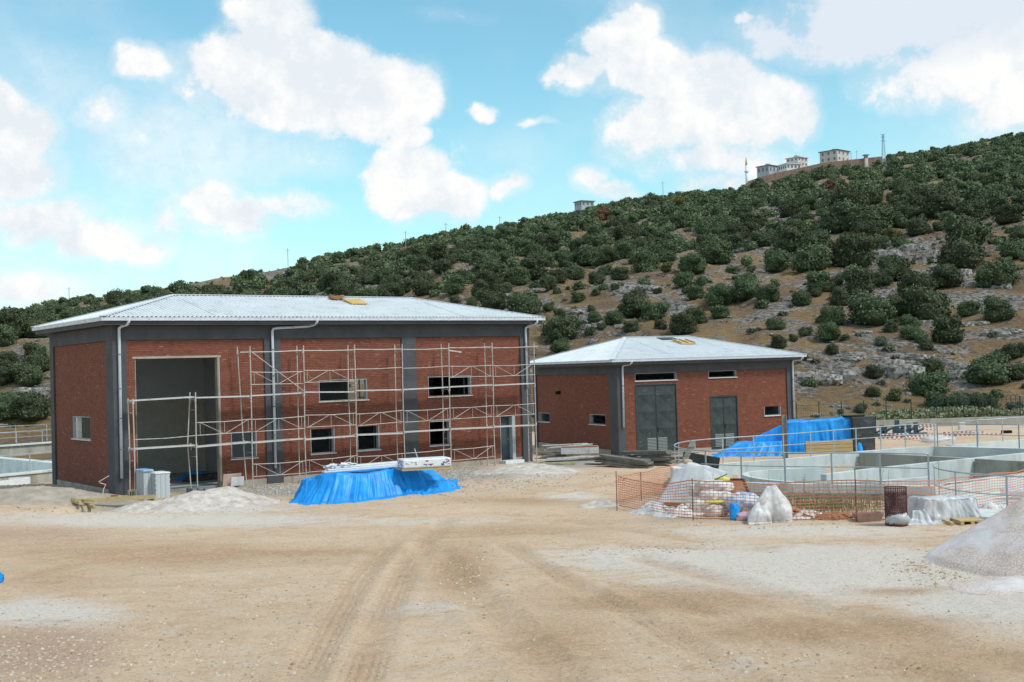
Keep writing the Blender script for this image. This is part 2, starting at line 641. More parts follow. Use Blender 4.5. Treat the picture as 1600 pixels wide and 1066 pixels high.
M = {}
M['brick'] = mat('red_brick', (.155, .05, .032), (.205, .072, .044), 6, .9, .004, 60,
                 tone=[(0, (.14, .052, .038)), (.25, (.20, .068, .044)), (.6, (.255, .09, .056)), (.9, (.29, .11, .07)), (1, (.34, .18, .13))], dirt=(.34, .22, .17), dscale=.9, dlo=.66, dhi=.9)
M['mortar'] = mat('mortar', (.085, .055, .045), (.13, .09, .075), 4, .95, .003, 50)
M['render'] = mat('dark_grey_render', (.066, .069, .076), (.09, .094, .104), .9, .85, .002, 30, dirt=(.13, .125, .12), dscale=.7, dlo=.62, dhi=.9)
M['fascia'] = mat('fascia_grey', (.06, .06, .066), (.08, .08, .086), 1, .7)
M['concrete'] = mat('bare_concrete', (.30, .27, .22), (.40, .37, .31), 1.5, .9, .006, 20, dirt=(.2, .17, .13), dscale=.8)
M['tank'] = mat('pale_tank_concrete', (.48, .53, .52), (.62, .66, .64), 1.1, .85, .004, 14, dirt=(.28, .28, .25), dscale=.9, dlo=.55, dhi=.8, stretch=(1, 1, .35))
M['tankdark'] = mat('stained_shaded_concrete', (.31, .30, .26), (.42, .405, .35), 1.2, .9, .005, 14, dirt=(.17, .15, .11), dscale=.8, stretch=(1, 1, .3))  # stained concrete, also the painted shade tone of the cross walls
M['inner'] = mat('interior_render', (.50, .55, .58), (.56, .61, .64), .8, .9)
M['block'] = mat('concrete_block', (.55, .52, .45), (.64, .61, .54), 3, .95, .003, 40)
M['floor'] = mat('screed_floor', (.33, .34, .34), (.42, .42, .41), 1, .9)
M['roof'] = mat('roof_sheet', (.63, .67, .68), (.71, .74, .745), .5, .42, .0, spec=.5, dirt=(.50, .54, .56), dscale=1.6, stretch=(1, 1, 1))
M['gutter'] = mat('gutter_white', (.54, .57, .64), (.64, .67, .71), 3, .5, dirt=(.45, .47, .5), dscale=5, dlo=.6)
M['pipe'] = mat('downpipe', (.50, .55, .62), (.6, .64, .7), 2, .45)
M['sill'] = mat('marble_sill', (.55, .54, .51), (.68, .67, .64), 6, .6)
M['jamb'] = mat('window_lining', (.34, .37, .40), (.45, .48, .5), 3, .8)
M['frame'] = mat('window_frame_metal', (.03, .035, .04), None, 3, .5)
M['glass'] = mat('dark_glass', (.02, .025, .03), None, 3, .06, spec=.6)
M['door'] = mat('green_steel_door', (.034, .046, .048), (.05, .064, .066), 2.5, .5, .002, 20, dirt=(.10, .13, .12), dscale=3, dlo=.6)
M['greydoor'] = mat('slate_steel_door', (.05, .075, .09), (.06, .09, .105), 1, .5)
M['louvre'] = mat('louvre_grey', (.15, .175, .175), None, 3, .5)
M['scaf'] = mat('galvanised_tube', (.42, .38, .34), (.56, .53, .49), 5, .55, metal=.15, dirt=(.30, .2, .14), dscale=2.5, dlo=.55)
M['plank'] = mat('scaffold_deck', (.45, .44, .42), (.60, .60, .58), 3, .7, .002, 30, dirt=(.25, .2, .16), dscale=3)
M['rail'] = mat('galvanised_rail', (.33, .38, .42), (.45, .50, .54), 3, .45, metal=.3)
M['tarp'] = mat('blue_tarpaulin', (.003, .22, .66), (.01, .33, .82), 2.2, .45, .012, 7, spec=.4, dirt=(.05, .32, .66), dscale=1.7, dlo=.6, dhi=.9)
M['plastic'] = mat('milky_plastic_sheet', (.62, .67, .72), (.8, .82, .85), 3, .3, .012, 9, spec=.6, alpha=.6)
M['sack'] = mat('woven_white_sack', (.50, .46, .44), (.74, .73, .73), 4, .8, .02, 10, dirt=(.50, .34, .30), dscale=3, dlo=.56, dhi=.75)
M['sackblue'] = mat('blue_printed_sack', (.12, .34, .62), (.60, .62, .68), 5, .7, .008, 18, lo=.4, hi=.5)
M['yellowsheet'] = mat('yellow_plastic', (.55, .50, .04), (.68, .62, .12), 5, .5)
M['card'] = mat('brown_cardboard', (.26, .12, .06), (.34, .18, .1), 3, .9)
M['wood'] = mat('raw_timber', (.42, .30, .15), (.55, .42, .22), 3, .8, .002, 20, stretch=(1, 8, 8))
M['yellowwood'] = mat('yellow_formwork_beam', (.40, .31, .15), (.50, .41, .22), 4, .75)
M['oldwood'] = mat('weathered_timber', (.10, .095, .08), (.27, .25, .22), 2.5, .95, .004, 25, stretch=(1.0, 6, 6))
M['dark'] = mat('dark_panel', (.035, .04, .042), (.06, .065, .065), 3, .7, dirt=(.12, .13, .13), dscale=2)
M['black'] = mat('black_void', (.008, .008, .008), None, 3, .9)
M['white'] = mat('white_panel', (.62, .66, .68), (.74, .77, .78), 4, .5)
M['net'] = mat('red_barrier_net', (.58, .22, .12), None, 3, .7)
M['steelblue'] = mat('blue_black_steel', (.03, .06, .09), (.05, .09, .12), 4, .6)
M['redwhite'] = mat('red_barrier_plastic', (.40, .12, .08), None, 3, .6)
M['rust'] = mat('rusty_wire', (.09, .03, .03), (.16, .06, .055), 5, .9, dirt=(.3, .22, .2), dscale=4)
M['fence'] = mat('green_fence_wire', (.015, .04, .035), None, 3, .6)
M['ylboard'] = mat('yellow_board', (.56, .37, .13), (.66, .46, .19), 4, .8)
M['plaster'] = mat('village_plaster', (.52, .47, .44), (.62, .57, .53), .3, .9)  # paled so that distance haze sits in the plaster colour
M['plaster2'] = mat('village_blue_plaster', (.38, .42, .48), (.46, .5, .55), .3, .9)
M['stonewall'] = mat('terrace_stone', (.20, .13, .10), (.30, .21, .17), .8, .95, .1, 2)
M['gold'] = mat('brass_cone', (.5, .3, .08), None, 3, .4)
M['bluesteel'] = mat('blue_grey_lattice', (.25, .42, .52), None, 3, .5)
M['pole'] = mat('grey_pole', (.38, .38, .38), None, 3, .8)
M['bark'] = mat('bark', (.09, .065, .045), (.13, .1, .07), 8, .95)
M['limestone'] = mat('limestone', (.15, .135, .125), (.44, .42, .39), 3.0, .95, .15, 7, dirt=(.09, .075, .065), dscale=4, dlo=.52, dhi=.62)  # the dirt tone here paints dark crevices into the stone in place of shade
M['rubble'] = mat('grey_rubble', (.20, .19, .18), (.40, .39, .37), 3, .95, tone=[(0, (.19, .165, .14)), (.5, (.37, .335, .29)), (1, (.58, .54, .48))])
M['pebble'] = mat('loose_stones', (.3, .24, .17), (.5, .43, .34), 3, .95, tone=[(0, (.24, .17, .11)), (.5, (.46, .36, .26)), (1, (.62, .54, .45))])
M['sand'] = mat('white_plaster_sand', (.46, .40, .35), (.64, .59, .54), 2.5, .95, .03, 22, dirt=(.40, .33, .26), dscale=3, dlo=.5, dhi=.66)
M['gravel'] = mat('pink_white_gravel', (.44, .34, .29), (.70, .61, .56), 22, .95, .025, 34, detail=7, lo=.38, hi=.62, dirt=(.66, .63, .64), dscale=.5, dlo=.5, dhi=.66)
M['water'] = mat('puddle', (.16, .18, .17), None, 3, .1, spec=.5)
M['weed'] = mat('dry_green_weed', (.10, .13, .05), (.22, .22, .12), 6, .9)
M['scrub'] = mat('pale_green_scrub', (.20, .23, .13), (.30, .31, .19), 3, .95)
M['straw'] = mat('dry_grass', (.38, .27, .12), (.48, .36, .18), 2, .95)
M['blueprint'] = mat('blue_pipe', (.04, .05, .16), None, 3, .6)


def leafmat(name, c1, c2, c3):
    m = bpy.data.materials.new(name)
    m.use_nodes = True
    n, l = m.node_tree.nodes, m.node_tree.links
    b = n['Principled BSDF']
    b.inputs['Roughness'].default_value = .75
    b.inputs['Specular IOR Level'].default_value = .25
    a = n.new('ShaderNodeAttribute')
    a.attribute_name = 'tone'
    oi = n.new('ShaderNodeObjectInfo')
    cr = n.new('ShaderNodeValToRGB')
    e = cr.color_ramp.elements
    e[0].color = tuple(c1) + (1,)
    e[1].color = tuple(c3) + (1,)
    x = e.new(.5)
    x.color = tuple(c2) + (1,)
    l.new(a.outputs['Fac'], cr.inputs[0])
    hs = n.new('ShaderNodeHueSaturation')
    ma = n.new('ShaderNodeMapRange')
    ma.inputs[3].default_value = .7
    ma.inputs[4].default_value = 1.35
    l.new(oi.outputs['Random'], ma.inputs[0])
    l.new(ma.outputs[0], hs.inputs['Value'])
    mb_ = n.new('ShaderNodeMapRange')
    mb_.inputs[3].default_value = .475
    mb_.inputs[4].default_value = .515
    l.new(oi.outputs['Random'], mb_.inputs[0])
    l.new(mb_.outputs[0], hs.inputs['Hue'])
    l.new(cr.outputs[0], hs.inputs['Color'])
    l.new(hs.outputs[0], b.inputs['Base Color'])
    return m


M['leaf'] = leafmat('oak_leaf', (.032, .048, .022), (.070, .094, .043), (.130, .155, .078))
M['leafrust'] = leafmat('rusty_leaf', (.09, .05, .03), (.14, .08, .045), (.19, .12, .07))
M['leafyellow'] = leafmat('yellowing_leaf', (.06, .065, .02), (.11, .115, .035), (.17, .16, .06))
M['leafgrey'] = leafmat('grey_green_leaf', (.045, .06, .04), (.08, .10, .065), (.13, .14, .095))


def groundmat():
    m = bpy.data.materials.new('site_dirt')
    m.use_nodes = True
    n, l = m.node_tree.nodes, m.node_tree.links
    b = n['Principled BSDF']
    b.inputs['Roughness'].default_value = .97
    b.inputs['Specular IOR Level'].default_value = .15
    t = n.new('ShaderNodeNewGeometry').outputs['Position']

    def noise(sc, de=6, ro=.62, st=None):
        q = n.new('ShaderNodeTexNoise')
        q.inputs['Scale'].default_value = sc
        q.inputs['Detail'].default_value = de
        q.inputs['Roughness'].default_value = ro
        if st:
            mp = n.new('ShaderNodeMapping')
            mp.inputs['Scale'].default_value = st
            mp.inputs['Rotation'].default_value = (0, 0, -.25)
            l.new(t, mp.inputs[0])
            l.new(mp.outputs[0], q.inputs['Vector'])
        else:
            l.new(t, q.inputs['Vector'])
        return q.outputs[0]

    def mr_(v, a, bb, c=0, d=1):
        q = n.new('ShaderNodeMapRange')
        q.inputs[1].default_value, q.inputs[2].default_value, q.inputs[3].default_value, q.inputs[4].default_value = a, bb, c, d
        l.new(v, q.inputs[0])
        return q.outputs[0]

    def math_(op, a, bb):
        q = n.new('ShaderNodeMath')
        q.operation = op
        for i, v in enumerate((a, bb)):
            if isinstance(v, (int, float)):
                q.inputs[i].default_value = v
            else:
                l.new(v, q.inputs[i])
        return q.outputs[0]

    def mix(f, a, bb):
        q = n.new('ShaderNodeMix')
        q.data_type = 'RGBA'
        for s_, v in (('Factor', f), ('A', a), ('B', bb)):
            if isinstance(v, (tuple, list)):
                q.inputs[s_].default_value = tuple(v) + (1,)
            elif isinstance(v, (int, float)):
                q.inputs[s_].default_value = v
            else:
                l.new(v, q.inputs[s_])
        return q.outputs['Result']

    def attr(k):
        a = n.new('ShaderNodeAttribute')
        a.attribute_name = k
        return a.outputs['Fac']
    big = noise(.16, 7, .66, (1, 2.2, 1))
    mid = noise(1.1, 8, .7, (1, 2.0, 1))
    fine = noise(9, 7, .72)
    vfine = noise(38, 5, .7)
    col = mix(mr_(big, .35, .65), (.68, .50, .345), (.54, .375, .24))
    col = mix(mr_(mid, .48, .68, 0, .7), col, (.62, .53, .43))
    col = mix(mr_(mid, .46, .30, 0, .55), col, (.38, .25, .145))
    # chalk dust, churned brown soil, grey rubble: broken up by the same noise
    wf = math_('ADD', attr('chalk'), mr_(mid, .3, .7, -.35, .35))
    col = mix(mr_(wf, .12, .72, 0, .85), col, (.68, .635, .58))
    bf = math_('ADD', attr('soil'), mr_(mid, .3, .7, -.4, .4))
    col = mix(mr_(bf, .15, .8, 0, .8), col, (.43, .265, .15))
    gf = math_('ADD', attr('grey'), mr_(fine, .3, .7, -.4, .4))
    col = mix(mr_(gf, .3, .8, 0, .9), col, (.30, .285, .26))
    rf = math_('ADD', attr('red'), mr_(mid, .3, .7, -.4, .4))
    col = mix(mr_(rf, .3, .8, 0, .7), col, (.42, .27, .20))
    grit = noise(24, 6, .75)
    col = mix(mr_(fine, .52, .64, 0, .4), col, (.70, .57, .44))
    col = mix(mr_(fine, .47, .36, 0, .45), col, (.33, .22, .135))
    col = mix(mr_(grit, .55, .66, 0, .45), col, (.72, .61, .49))
    col = mix(mr_(grit, .45, .34, 0, .45), col, (.27, .18, .11))
    col = mix(mr_(vfine, .58, .68, 0, .4), col, (.72, .66, .58))
    l.new(col, b.inputs['Base Color'])
    h = math_('ADD', math_('MULTIPLY', fine, .09), math_('MULTIPLY', grit, .045))
    bp = n.new('ShaderNodeBump')
    bp.inputs['Distance'].default_value = .9
    bp.inputs['Strength'].default_value = .8
    l.new(h, bp.inputs['Height'])
    l.new(bp.outputs[0], b.inputs['Normal'])
    return m


def hillmat():
    m = bpy.data.materials.new('rocky_hillside')
    m.use_nodes = True
    n, l = m.node_tree.nodes, m.node_tree.links
    b = n['Principled BSDF']
    b.inputs['Roughness'].default_value = .97
    b.inputs['Specular IOR Level'].default_value = .1
    t = n.new('ShaderNodeNewGeometry').outputs['Position']

    def noise(sc, de=7, ro=.65, st=(1, 1, 1)):
        mp = n.new('ShaderNodeMapping')
        mp.inputs['Scale'].default_value = st
        l.new(t, mp.inputs[0])
        q = n.new('ShaderNodeTexNoise')
        q.inputs['Scale'].default_value = sc
        q.inputs['Detail'].default_value = de
        q.inputs['Roughness'].default_value = ro
        l.new(mp.outputs[0], q.inputs['Vector'])
        return q.outputs[0]

    def mr_(v, a, bb, c=0, d=1):
        q = n.new('ShaderNodeMapRange')
        q.inputs[1].default_value, q.inputs[2].default_value, q.inputs[3].default_value, q.inputs[4].default_value = a, bb, c, d
        l.new(v, q.inputs[0])
        return q.outputs[0]

    def mix(f, a, bb):
        q = n.new('ShaderNodeMix')
        q.data_type = 'RGBA'
        for s_, v in (('Factor', f), ('A', a), ('B', bb)):
            if isinstance(v, (tuple, list)):
                q.inputs[s_].default_value = tuple(v) + (1,)
            elif isinstance(v, (int, float)):
                q.inputs[s_].default_value = v
            else:
                l.new(v, q.inputs[s_])
        return q.outputs['Result']
    st = (1, .6, 3.2)
    a1 = noise(.055, 7, .68, st)
    a2 = noise(.28, 8, .75, (1, .6, 2.4))
    a3 = noise(1.6, 6, .7)
    a4 = noise(.09, 6, .7, (1, .8, 1))
    col = mix(mr_(a4, .42, .6), (.33, .225, .11), (.20, .14, .095))
    col = mix(mr_(a3, .5, .7, 0, .5), col, (.42, .31, .17))
    col = mix(mr_(a3, .46, .3, 0, .6), col, (.13, .09, .06))
    at = n.new('ShaderNodeAttribute')
    at.attribute_name = 'rocky'
    ad = n.new('ShaderNodeMath')
    ad.operation = 'ADD'
    l.new(at.outputs['Fac'], ad.inputs[0])
    l.new(mr_(a1, .3, .7, -.5, .5), ad.inputs[1])
    ad2 = n.new('ShaderNodeMath')
    ad2.operation = 'ADD'
    l.new(ad.outputs[0], ad2.inputs[0])
    l.new(mr_(a2, .3, .7, -1.0, 1.0), ad2.inputs[1])
    rockc = mix(mr_(a3, .42, .58), (.085, .072, .064), (.44, .415, .39))  # dark tone paints crevice shade and lichen into the rock colour
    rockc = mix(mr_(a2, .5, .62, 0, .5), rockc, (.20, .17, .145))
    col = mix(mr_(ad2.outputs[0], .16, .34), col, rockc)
    l.new(col, b.inputs['Base Color'])
    bp = n.new('ShaderNodeBump')
    bp.inputs['Distance'].default_value = 1.4
    l.new(a2, bp.inputs['Height'])
    bp2 = n.new('ShaderNodeBump')
    bp2.inputs['Distance'].default_value = .5
    l.new(a3, bp2.inputs['Height'])
    l.new(bp.outputs[0], bp2.inputs['Normal'])
    l.new(bp2.outputs[0], b.inputs['Normal'])
    return m


M['ground'] = groundmat()
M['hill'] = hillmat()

# ------------------------------------------------------------------ ground sheet and hillside
azs = np.concatenate([np.linspace(-math.pi, -.62, 30, endpoint=False), np.linspace(-.62, .62, 640, endpoint=False), np.linspace(.62, math.pi, 30, endpoint=False)])
rads = np.concatenate([np.geomspace(1.5, 13, 22, endpoint=False), np.geomspace(13, 130, 430, endpoint=False), np.geomspace(130, 4000, 20)])
AZ, RR = np.meshgrid(azs, rads)
GX, GY = RR * np.sin(AZ), RR * np.cos(AZ)
GZ = gz(GX, GY)
GZ = np.where(RR > 125, np.minimum(GZ, -1.6), GZ)
nr, na = AZ.shape
V = np.stack([GX.ravel(), GY.ravel(), GZ.ravel()], 1)
V = np.vstack([V, [[0, 0, gzs(0, 0)]]])
I = np.arange(nr * na).reshape(nr, na)
J = np.roll(I, -1, axis=1)
Fq = np.stack([I[:-1], J[:-1], J[1:], I[1:]], -1).reshape(-1, 4)[:, ::-1]
cen = np.full(na, nr * na)
Fq = np.vstack([Fq, np.stack([cen, cen, J[0], I[0]], -1)[:0]])
PX, PY = pxy(GX, GY, 0.0)


def blob(cx, cy, rx, ry):
    return np.clip(1.25 - np.hypot((PX - cx) / rx, (PY - cy) / ry), 0, 1)


rutm = np.zeros_like(GX)
near_ = RR < 60
for pts_, w_, d_ in RUTW:
    dd_ = np.full(GX.shape, 99.0)
    dd_[near_] = seg_d(GX[near_], GY[near_], pts_)
    rutm = np.maximum(rutm, np.exp(-(dd_ / (w_ * 1.15)) ** 2) * (.18 + .40 * vnoise(GX * 1.1, GY * .5)))
chalk = np.maximum.reduce([blob(1330, 900, 380, 48), blob(1560, 940, 200, 60), blob(1080, 872, 260, 26), blob(1280, 870, 260, 22), blob(260, 812, 330, 14), blob(60, 960, 150, 28), blob(330, 790, 140, 18),
                           blob(840, 738, 70, 16), blob(890, 776, 60, 8), blob(650, 950, 130, 16) * .5, blob(1250, 830, 300, 14) * .7, blob(620, 815, 200, 8) * .5, blob(1150, 1040, 60, 14) * .5])
soil = np.maximum.reduce([blob(240, 865, 330, 22) * .8, blob(1050, 940, 240, 26), blob(1300, 985, 280, 28), blob(720, 890, 60, 50), blob(860, 1010, 120, 50) * .8, blob(1400, 925, 120, 9) * .7,
                          blob(780, 830, 220, 12) * .6, blob(820, 782, 160, 8) * .8, blob(1500, 1030, 200, 40) * .7, blob(80, 905, 130, 22) * .6, blob(430, 860, 260, 10) * .8, blob(1050, 810, 60, 10) * .3])
soil = np.maximum(soil, rutm)
chalk = chalk * (1 - .5 * rutm)
grey = np.maximum.reduce([blob(90, 770, 170, 14), blob(560, 745, 190, 18), blob(740, 742, 110, 14), blob(160, 785, 140, 12) * .8, blob(430, 765, 90, 12), blob(880, 722, 90, 14), blob(1060, 812, 160, 10) * .5, blob(300, 765, 120, 12) * .8])
red = np.maximum.reduce([blob(60, 1020, 160, 60), blob(1200, 790, 260, 20), blob(1060, 770, 90, 24), blob(60, 835, 200, 22) * .7, blob(1400, 700, 250, 20) * .8])
ground = numesh('ground', V, Fq, M['ground'], attrs={'chalk': ('POINT', np.append(chalk.ravel(), 0)), 'soil': ('POINT', np.append(soil.ravel(), 0)),
                                                    'grey': ('POINT', np.append(grey.ravel(), 0)), 'red': ('POINT', np.append(red.ravel(), 0))})
tag(ground, 'beige rutted dirt yard of the building site', kind='structure')

azs = np.linspace(-1.5, 1.5, 1100)
azs = np.sign(azs) * (np.abs(azs) / 1.5) ** 1.35 * 1.5
rads = np.concatenate([np.geomspace(106, 700, 470, endpoint=False), np.geomspace(700, 1500, 12)])
AZ, RR = np.meshgrid(azs, rads)
HX, HY = RR * np.sin(AZ), RR * np.cos(AZ)
HZ = hill(HX, HY)
nr, na = AZ.shape
I = np.arange(nr * na).reshape(nr, na)
Fq = np.stack([I[:-1, :-1], I[:-1, 1:], I[1:, 1:], I[1:, :-1]], -1).reshape(-1, 4)[:, ::-1]
HPX, HPY = pxy(HX, HY, HZ)


def hblob(cx, cy, rx, ry):
    return np.clip(1.3 - np.hypot((HPX - cx) / rx, (HPY - cy) / ry), 0, 1)


ROCKP = [(1276, 587, 60, 20), (1410, 572, 50, 22), (1491, 579, 30, 18), (1327, 562, 30, 9), (1375, 463, 20, 16), (1567, 519, 40, 12), (1428, 380, 26, 14), (1387, 395, 30, 18), (1453, 395, 26, 18), (1331, 427, 26, 10),
         (994, 452, 40, 12), (1060, 480, 40, 12), (912, 508, 16, 12), (897, 486, 26, 9), (794, 461, 20, 10), (1200, 330, 60, 12), (1560, 470, 50, 18), (1150, 420, 40, 10), (830, 430, 50, 10), (30, 570, 60, 18), (60, 620, 40, 14),
         (700, 420, 50, 9), (1280, 440, 50, 10), (1080, 350, 40, 8), (1520, 590, 50, 20), (430, 425, 90, 7), (300, 436, 40, 7), (1240, 480, 40, 9), (1480, 440, 40, 12), (980, 490, 50, 10), (1330, 505, 60, 8)]
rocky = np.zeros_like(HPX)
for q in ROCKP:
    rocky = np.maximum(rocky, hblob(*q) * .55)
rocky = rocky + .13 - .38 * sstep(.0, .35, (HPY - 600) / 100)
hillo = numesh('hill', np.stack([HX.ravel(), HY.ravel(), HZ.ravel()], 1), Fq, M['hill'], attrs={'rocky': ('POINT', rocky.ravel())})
tag(hillo, 'rocky limestone hillside with dry straw coloured grass', kind='structure')

# ------------------------------------------------------------------ bushes on the hillside
def crown_arrays(seed, nleaf, leaf, lobes=6, squash=.78):
    r = np.random.default_rng(seed)
    C = [(0, 0, .30, .44), (.16, .05, .16, .33), (-.15, .1, .16, .33), (.0, -.17, .15, .32)]
    for i in range(lobes):
        a = r.random() * 6.28
        d = r.uniform(.18, .36)
        C.append((d * math.cos(a), d * math.sin(a), r.uniform(.12, .58), r.uniform(.17, .30)))
    C = np.array(C)
    w = C[:, 3] ** 2
    idx = r.choice(len(C), nleaf, p=w / w.sum())
    d = r.normal(size=(nleaf, 3))
    d /= np.linalg.norm(d, axis=1)[:, None]
    d[:, 2] = np.where(d[:, 2] < -.5, -d[:, 2], d[:, 2])
    rad = C[idx, 3] * (1 - .35 * r.random(nleaf) ** 2) * (1 + .25 * (r.random(nleaf) - .35))
    P = C[idx, :3] + d * rad[:, None] * np.array([1, 1, squash])
    P[:, 2] = np.where(P[:, 2] < -.05, -.05 + .1 * r.random(nleaf), P[:, 2])
    nrm = d + .7 * r.normal(size=(nleaf, 3))
    nrm /= np.linalg.norm(nrm, axis=1)[:, None]
    t1 = np.cross(nrm, r.normal(size=(nleaf, 3)))
    t1 /= np.linalg.norm(t1, axis=1)[:, None]
    t2 = np.cross(nrm, t1)
    s1 = leaf * r.uniform(.5, 1.3, nleaf)[:, None]
    s2 = leaf * r.uniform(.5, 1.1, nleaf)[:, None]
    Vv = np.stack([P - t1 * s1, P - t2 * s2, P + t1 * s1, P + t2 * s2], 1).reshape(-1, 3)
    F = np.arange(nleaf * 4).reshape(-1, 4)
    tone = np.clip(r.random(nleaf) * .7 + .3 * r.random(len(C))[idx], 0, 1)
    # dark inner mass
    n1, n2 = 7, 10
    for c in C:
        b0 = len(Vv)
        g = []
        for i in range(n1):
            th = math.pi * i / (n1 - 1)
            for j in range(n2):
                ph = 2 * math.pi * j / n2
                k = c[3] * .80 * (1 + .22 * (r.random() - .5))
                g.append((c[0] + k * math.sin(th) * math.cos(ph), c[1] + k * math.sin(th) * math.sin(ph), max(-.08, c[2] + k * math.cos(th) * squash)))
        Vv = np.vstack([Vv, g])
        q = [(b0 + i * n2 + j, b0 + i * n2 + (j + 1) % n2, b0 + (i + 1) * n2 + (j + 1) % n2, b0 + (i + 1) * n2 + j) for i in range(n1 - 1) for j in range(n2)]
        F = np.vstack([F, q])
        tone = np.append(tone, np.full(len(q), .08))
    return Vv, F, tone


def crown_mesh(name, seed, nleaf, leaf, m, lobes=6, squash=.78):
    Vv, F, tone = crown_arrays(seed, nleaf, leaf, lobes, squash)
    o = numesh(name, Vv, F, m, smooth=False, attrs={'tone': ('FACE', tone)})
    me = o.data
    bpy.data.objects.remove(o)
    return me


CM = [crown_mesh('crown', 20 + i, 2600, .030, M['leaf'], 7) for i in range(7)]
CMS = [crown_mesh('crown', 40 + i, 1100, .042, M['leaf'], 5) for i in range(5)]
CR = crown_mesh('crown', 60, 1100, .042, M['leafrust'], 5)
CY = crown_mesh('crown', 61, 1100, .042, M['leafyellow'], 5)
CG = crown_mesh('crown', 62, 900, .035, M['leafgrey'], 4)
tb = MB()
for a, dx, dy in ((.05, .05, .02), (.035, -.16, .1), (.03, .1, -.16)):
    tb.tube([(0, 0, -.12), (dx * .5, dy * .5, .14), (dx, dy, .4)], [a, a * .7, a * .4], 6)
TRUNK = tb.mesh('trunk', M['bark'])

B4 = lambda L_: [(x / 3.95 + 1200, y / 3.95 + 430, w / 3.95) for x, y, w in L_]
B2_ = lambda L_: [(x / 3.2 + 600, y / 3.2 + 280, w / 3.2) for x, y, w in L_]
B3_ = lambda L_: [(x / 3.2 + 1100, y / 3.2 + 180, w / 3.2) for x, y, w in L_]
# (centre x, foot y, width) of bushes that can be told apart in the photo
BUSH = B4([(660, 636, 110), (650, 748, 92), (778, 775, 86), (1000, 735, 215), (1040, 812, 135), (1200, 850, 170), (1330, 850, 170), (1370, 670, 240), (1545, 640, 130), (1520, 508, 130), (1110, 412, 185), (880, 392, 130),
           (950, 415, 90), (975, 457, 80), (395, 487, 80), (480, 402, 60), (370, 402, 140), (230, 372, 78), (160, 402, 52), (70, 447, 92), (50, 335, 115), (760, 350, 90), (640, 305, 250), (400, 305, 150),
           (440, 180, 115), (210, 182, 112), (325, 105, 150), (560, 165, 112), (810, 250, 150), (1000, 275, 235), (1235, 250, 130), (1415, 277, 165), (232, 525, 42), (850, 305, 80), (1430, 60, 100), (930, 130, 190), (700, 60, 120)])
BUSH += B2_([(355, 572, 102), (230, 582, 82), (100, 565, 74), (295, 465, 104), (190, 468, 90), (340, 422, 60), (510, 495, 145), (600, 572, 82), (480, 588, 92), (680, 530, 112), (745, 503, 155), (440, 642, 60), (550, 655, 135),
             (700, 682, 165), (765, 637, 52), (825, 657, 52), (880, 700, 62), (890, 800, 175), (885, 862, 95), (1050, 715, 72), (1030, 782, 52), (970, 610, 72), (1060, 580, 46), (1155, 557, 42), (1060, 524, 76), (1180, 505, 92),
             (1105, 482, 74), (950, 503, 112), (1030, 432, 135), (1120, 415, 105), (970, 362, 92), (1260, 685, 155), (1150, 728, 95), (1235, 760, 82), (1385, 752, 70), (1350, 700, 120), (1500, 772, 130), (1570, 725, 100), (1500, 535, 92),
             (1310, 463, 135), (1540, 465, 135), (1090, 752, 42), (925, 453, 52), (920, 552, 26), (865, 572, 42), (755, 560, 62), (810, 562, 42), (645, 600, 22), (355, 622, 60), (1510, 568, 50), (1560, 600, 90), (1370, 570, 40),
             (40, 520, 90), (830, 370, 110), (700, 380, 110), (600, 400, 110), (500, 405, 110), (260, 400, 110), (120, 440, 120)])
BUSH += B3_([(750, 762, 205), (960, 825, 145), (1310, 665, 190), (1290, 765, 200), (1450, 492, 130), (1470, 855, 180), (1560, 715, 140), (80, 580, 100), (200, 610, 90), (295, 655, 120), (290, 555, 60), (225, 545, 80), (60, 740, 170),
             (160, 690, 130), (430, 690, 160), (455, 600, 110), (440, 510, 130), (560, 680, 150), (670, 590, 170), (540, 780, 190), (370, 780, 130), (165, 785, 42), (235, 785, 42), (215, 920, 140), (320, 930, 110), (490, 950, 90),
             (630, 880, 110), (780, 890, 150), (560, 905, 60), (850, 590, 190), (1075, 600, 110), (880, 680, 90), (1180, 580, 60), (1190, 510, 170), (1340, 540, 150), (930, 540, 120), (730, 500, 190), (690, 950, 90), (1050, 900, 150),
             (1200, 860, 170), (80, 950, 150), (10, 660, 90), (1590, 640, 110), (970, 470, 100), (840, 440, 100), (1520, 540, 130)])
left = [(18, 640, 40), (50, 655, 52), (8, 600, 30), (45, 600, 40), (57, 560, 30), (60, 580, 40), (10, 575, 34), (10, 655, 36), (25, 530, 60), (60, 528, 40), (5, 540, 40), (230, 442, 28), (186, 452, 22), (160, 455, 20),
        (130, 462, 22), (70, 470, 20), (90, 468, 14), (252, 446, 14), (215, 455, 20), (300, 438, 10), (312, 437, 8), (325, 436, 10), (380, 424, 14), (417, 414, 14), (100, 496, 26), (150, 498, 28), (60, 505, 30), (20, 512, 30), (110, 512, 30)]
BUSH += left
ZN = [(100, 'left of the main building'), (200, "over the main roof's left end"), (290, 'above the doorway bay roof'), (400, "over the roof's left hip"), (500, 'above the bent downpipe'), (580, "above the roof's yellow board"),
      (660, "over the ridge's right end"), (740, 'above the falling right hip'), (830, "over the main roof's right tip"), (900, 'above the gap between roofs'), (980, "over the small roof's left hip"), (1080, 'above the small roof ridge'),
      (1180, "over the small roof's right hip"), (1260, "above the small roof's right tip"), (1340, 'above the blue tarp'), (1400, 'above the dark crate'), (1470, 'above the steel parts'), (1540, 'above the razor wire'), (9999, 'near the right edge')]
placed = []      # (x, y, z, width, px, py, kind)
for (px, py, w) in BUSH:
    h = hillhit(px, py)
    if h is None:
        continue
    wd = w / FPX * h[3] * 1.12
    placed.append([h[0], h[1], h[2], wd, px, py, 'leaf'])
nman = len(placed)


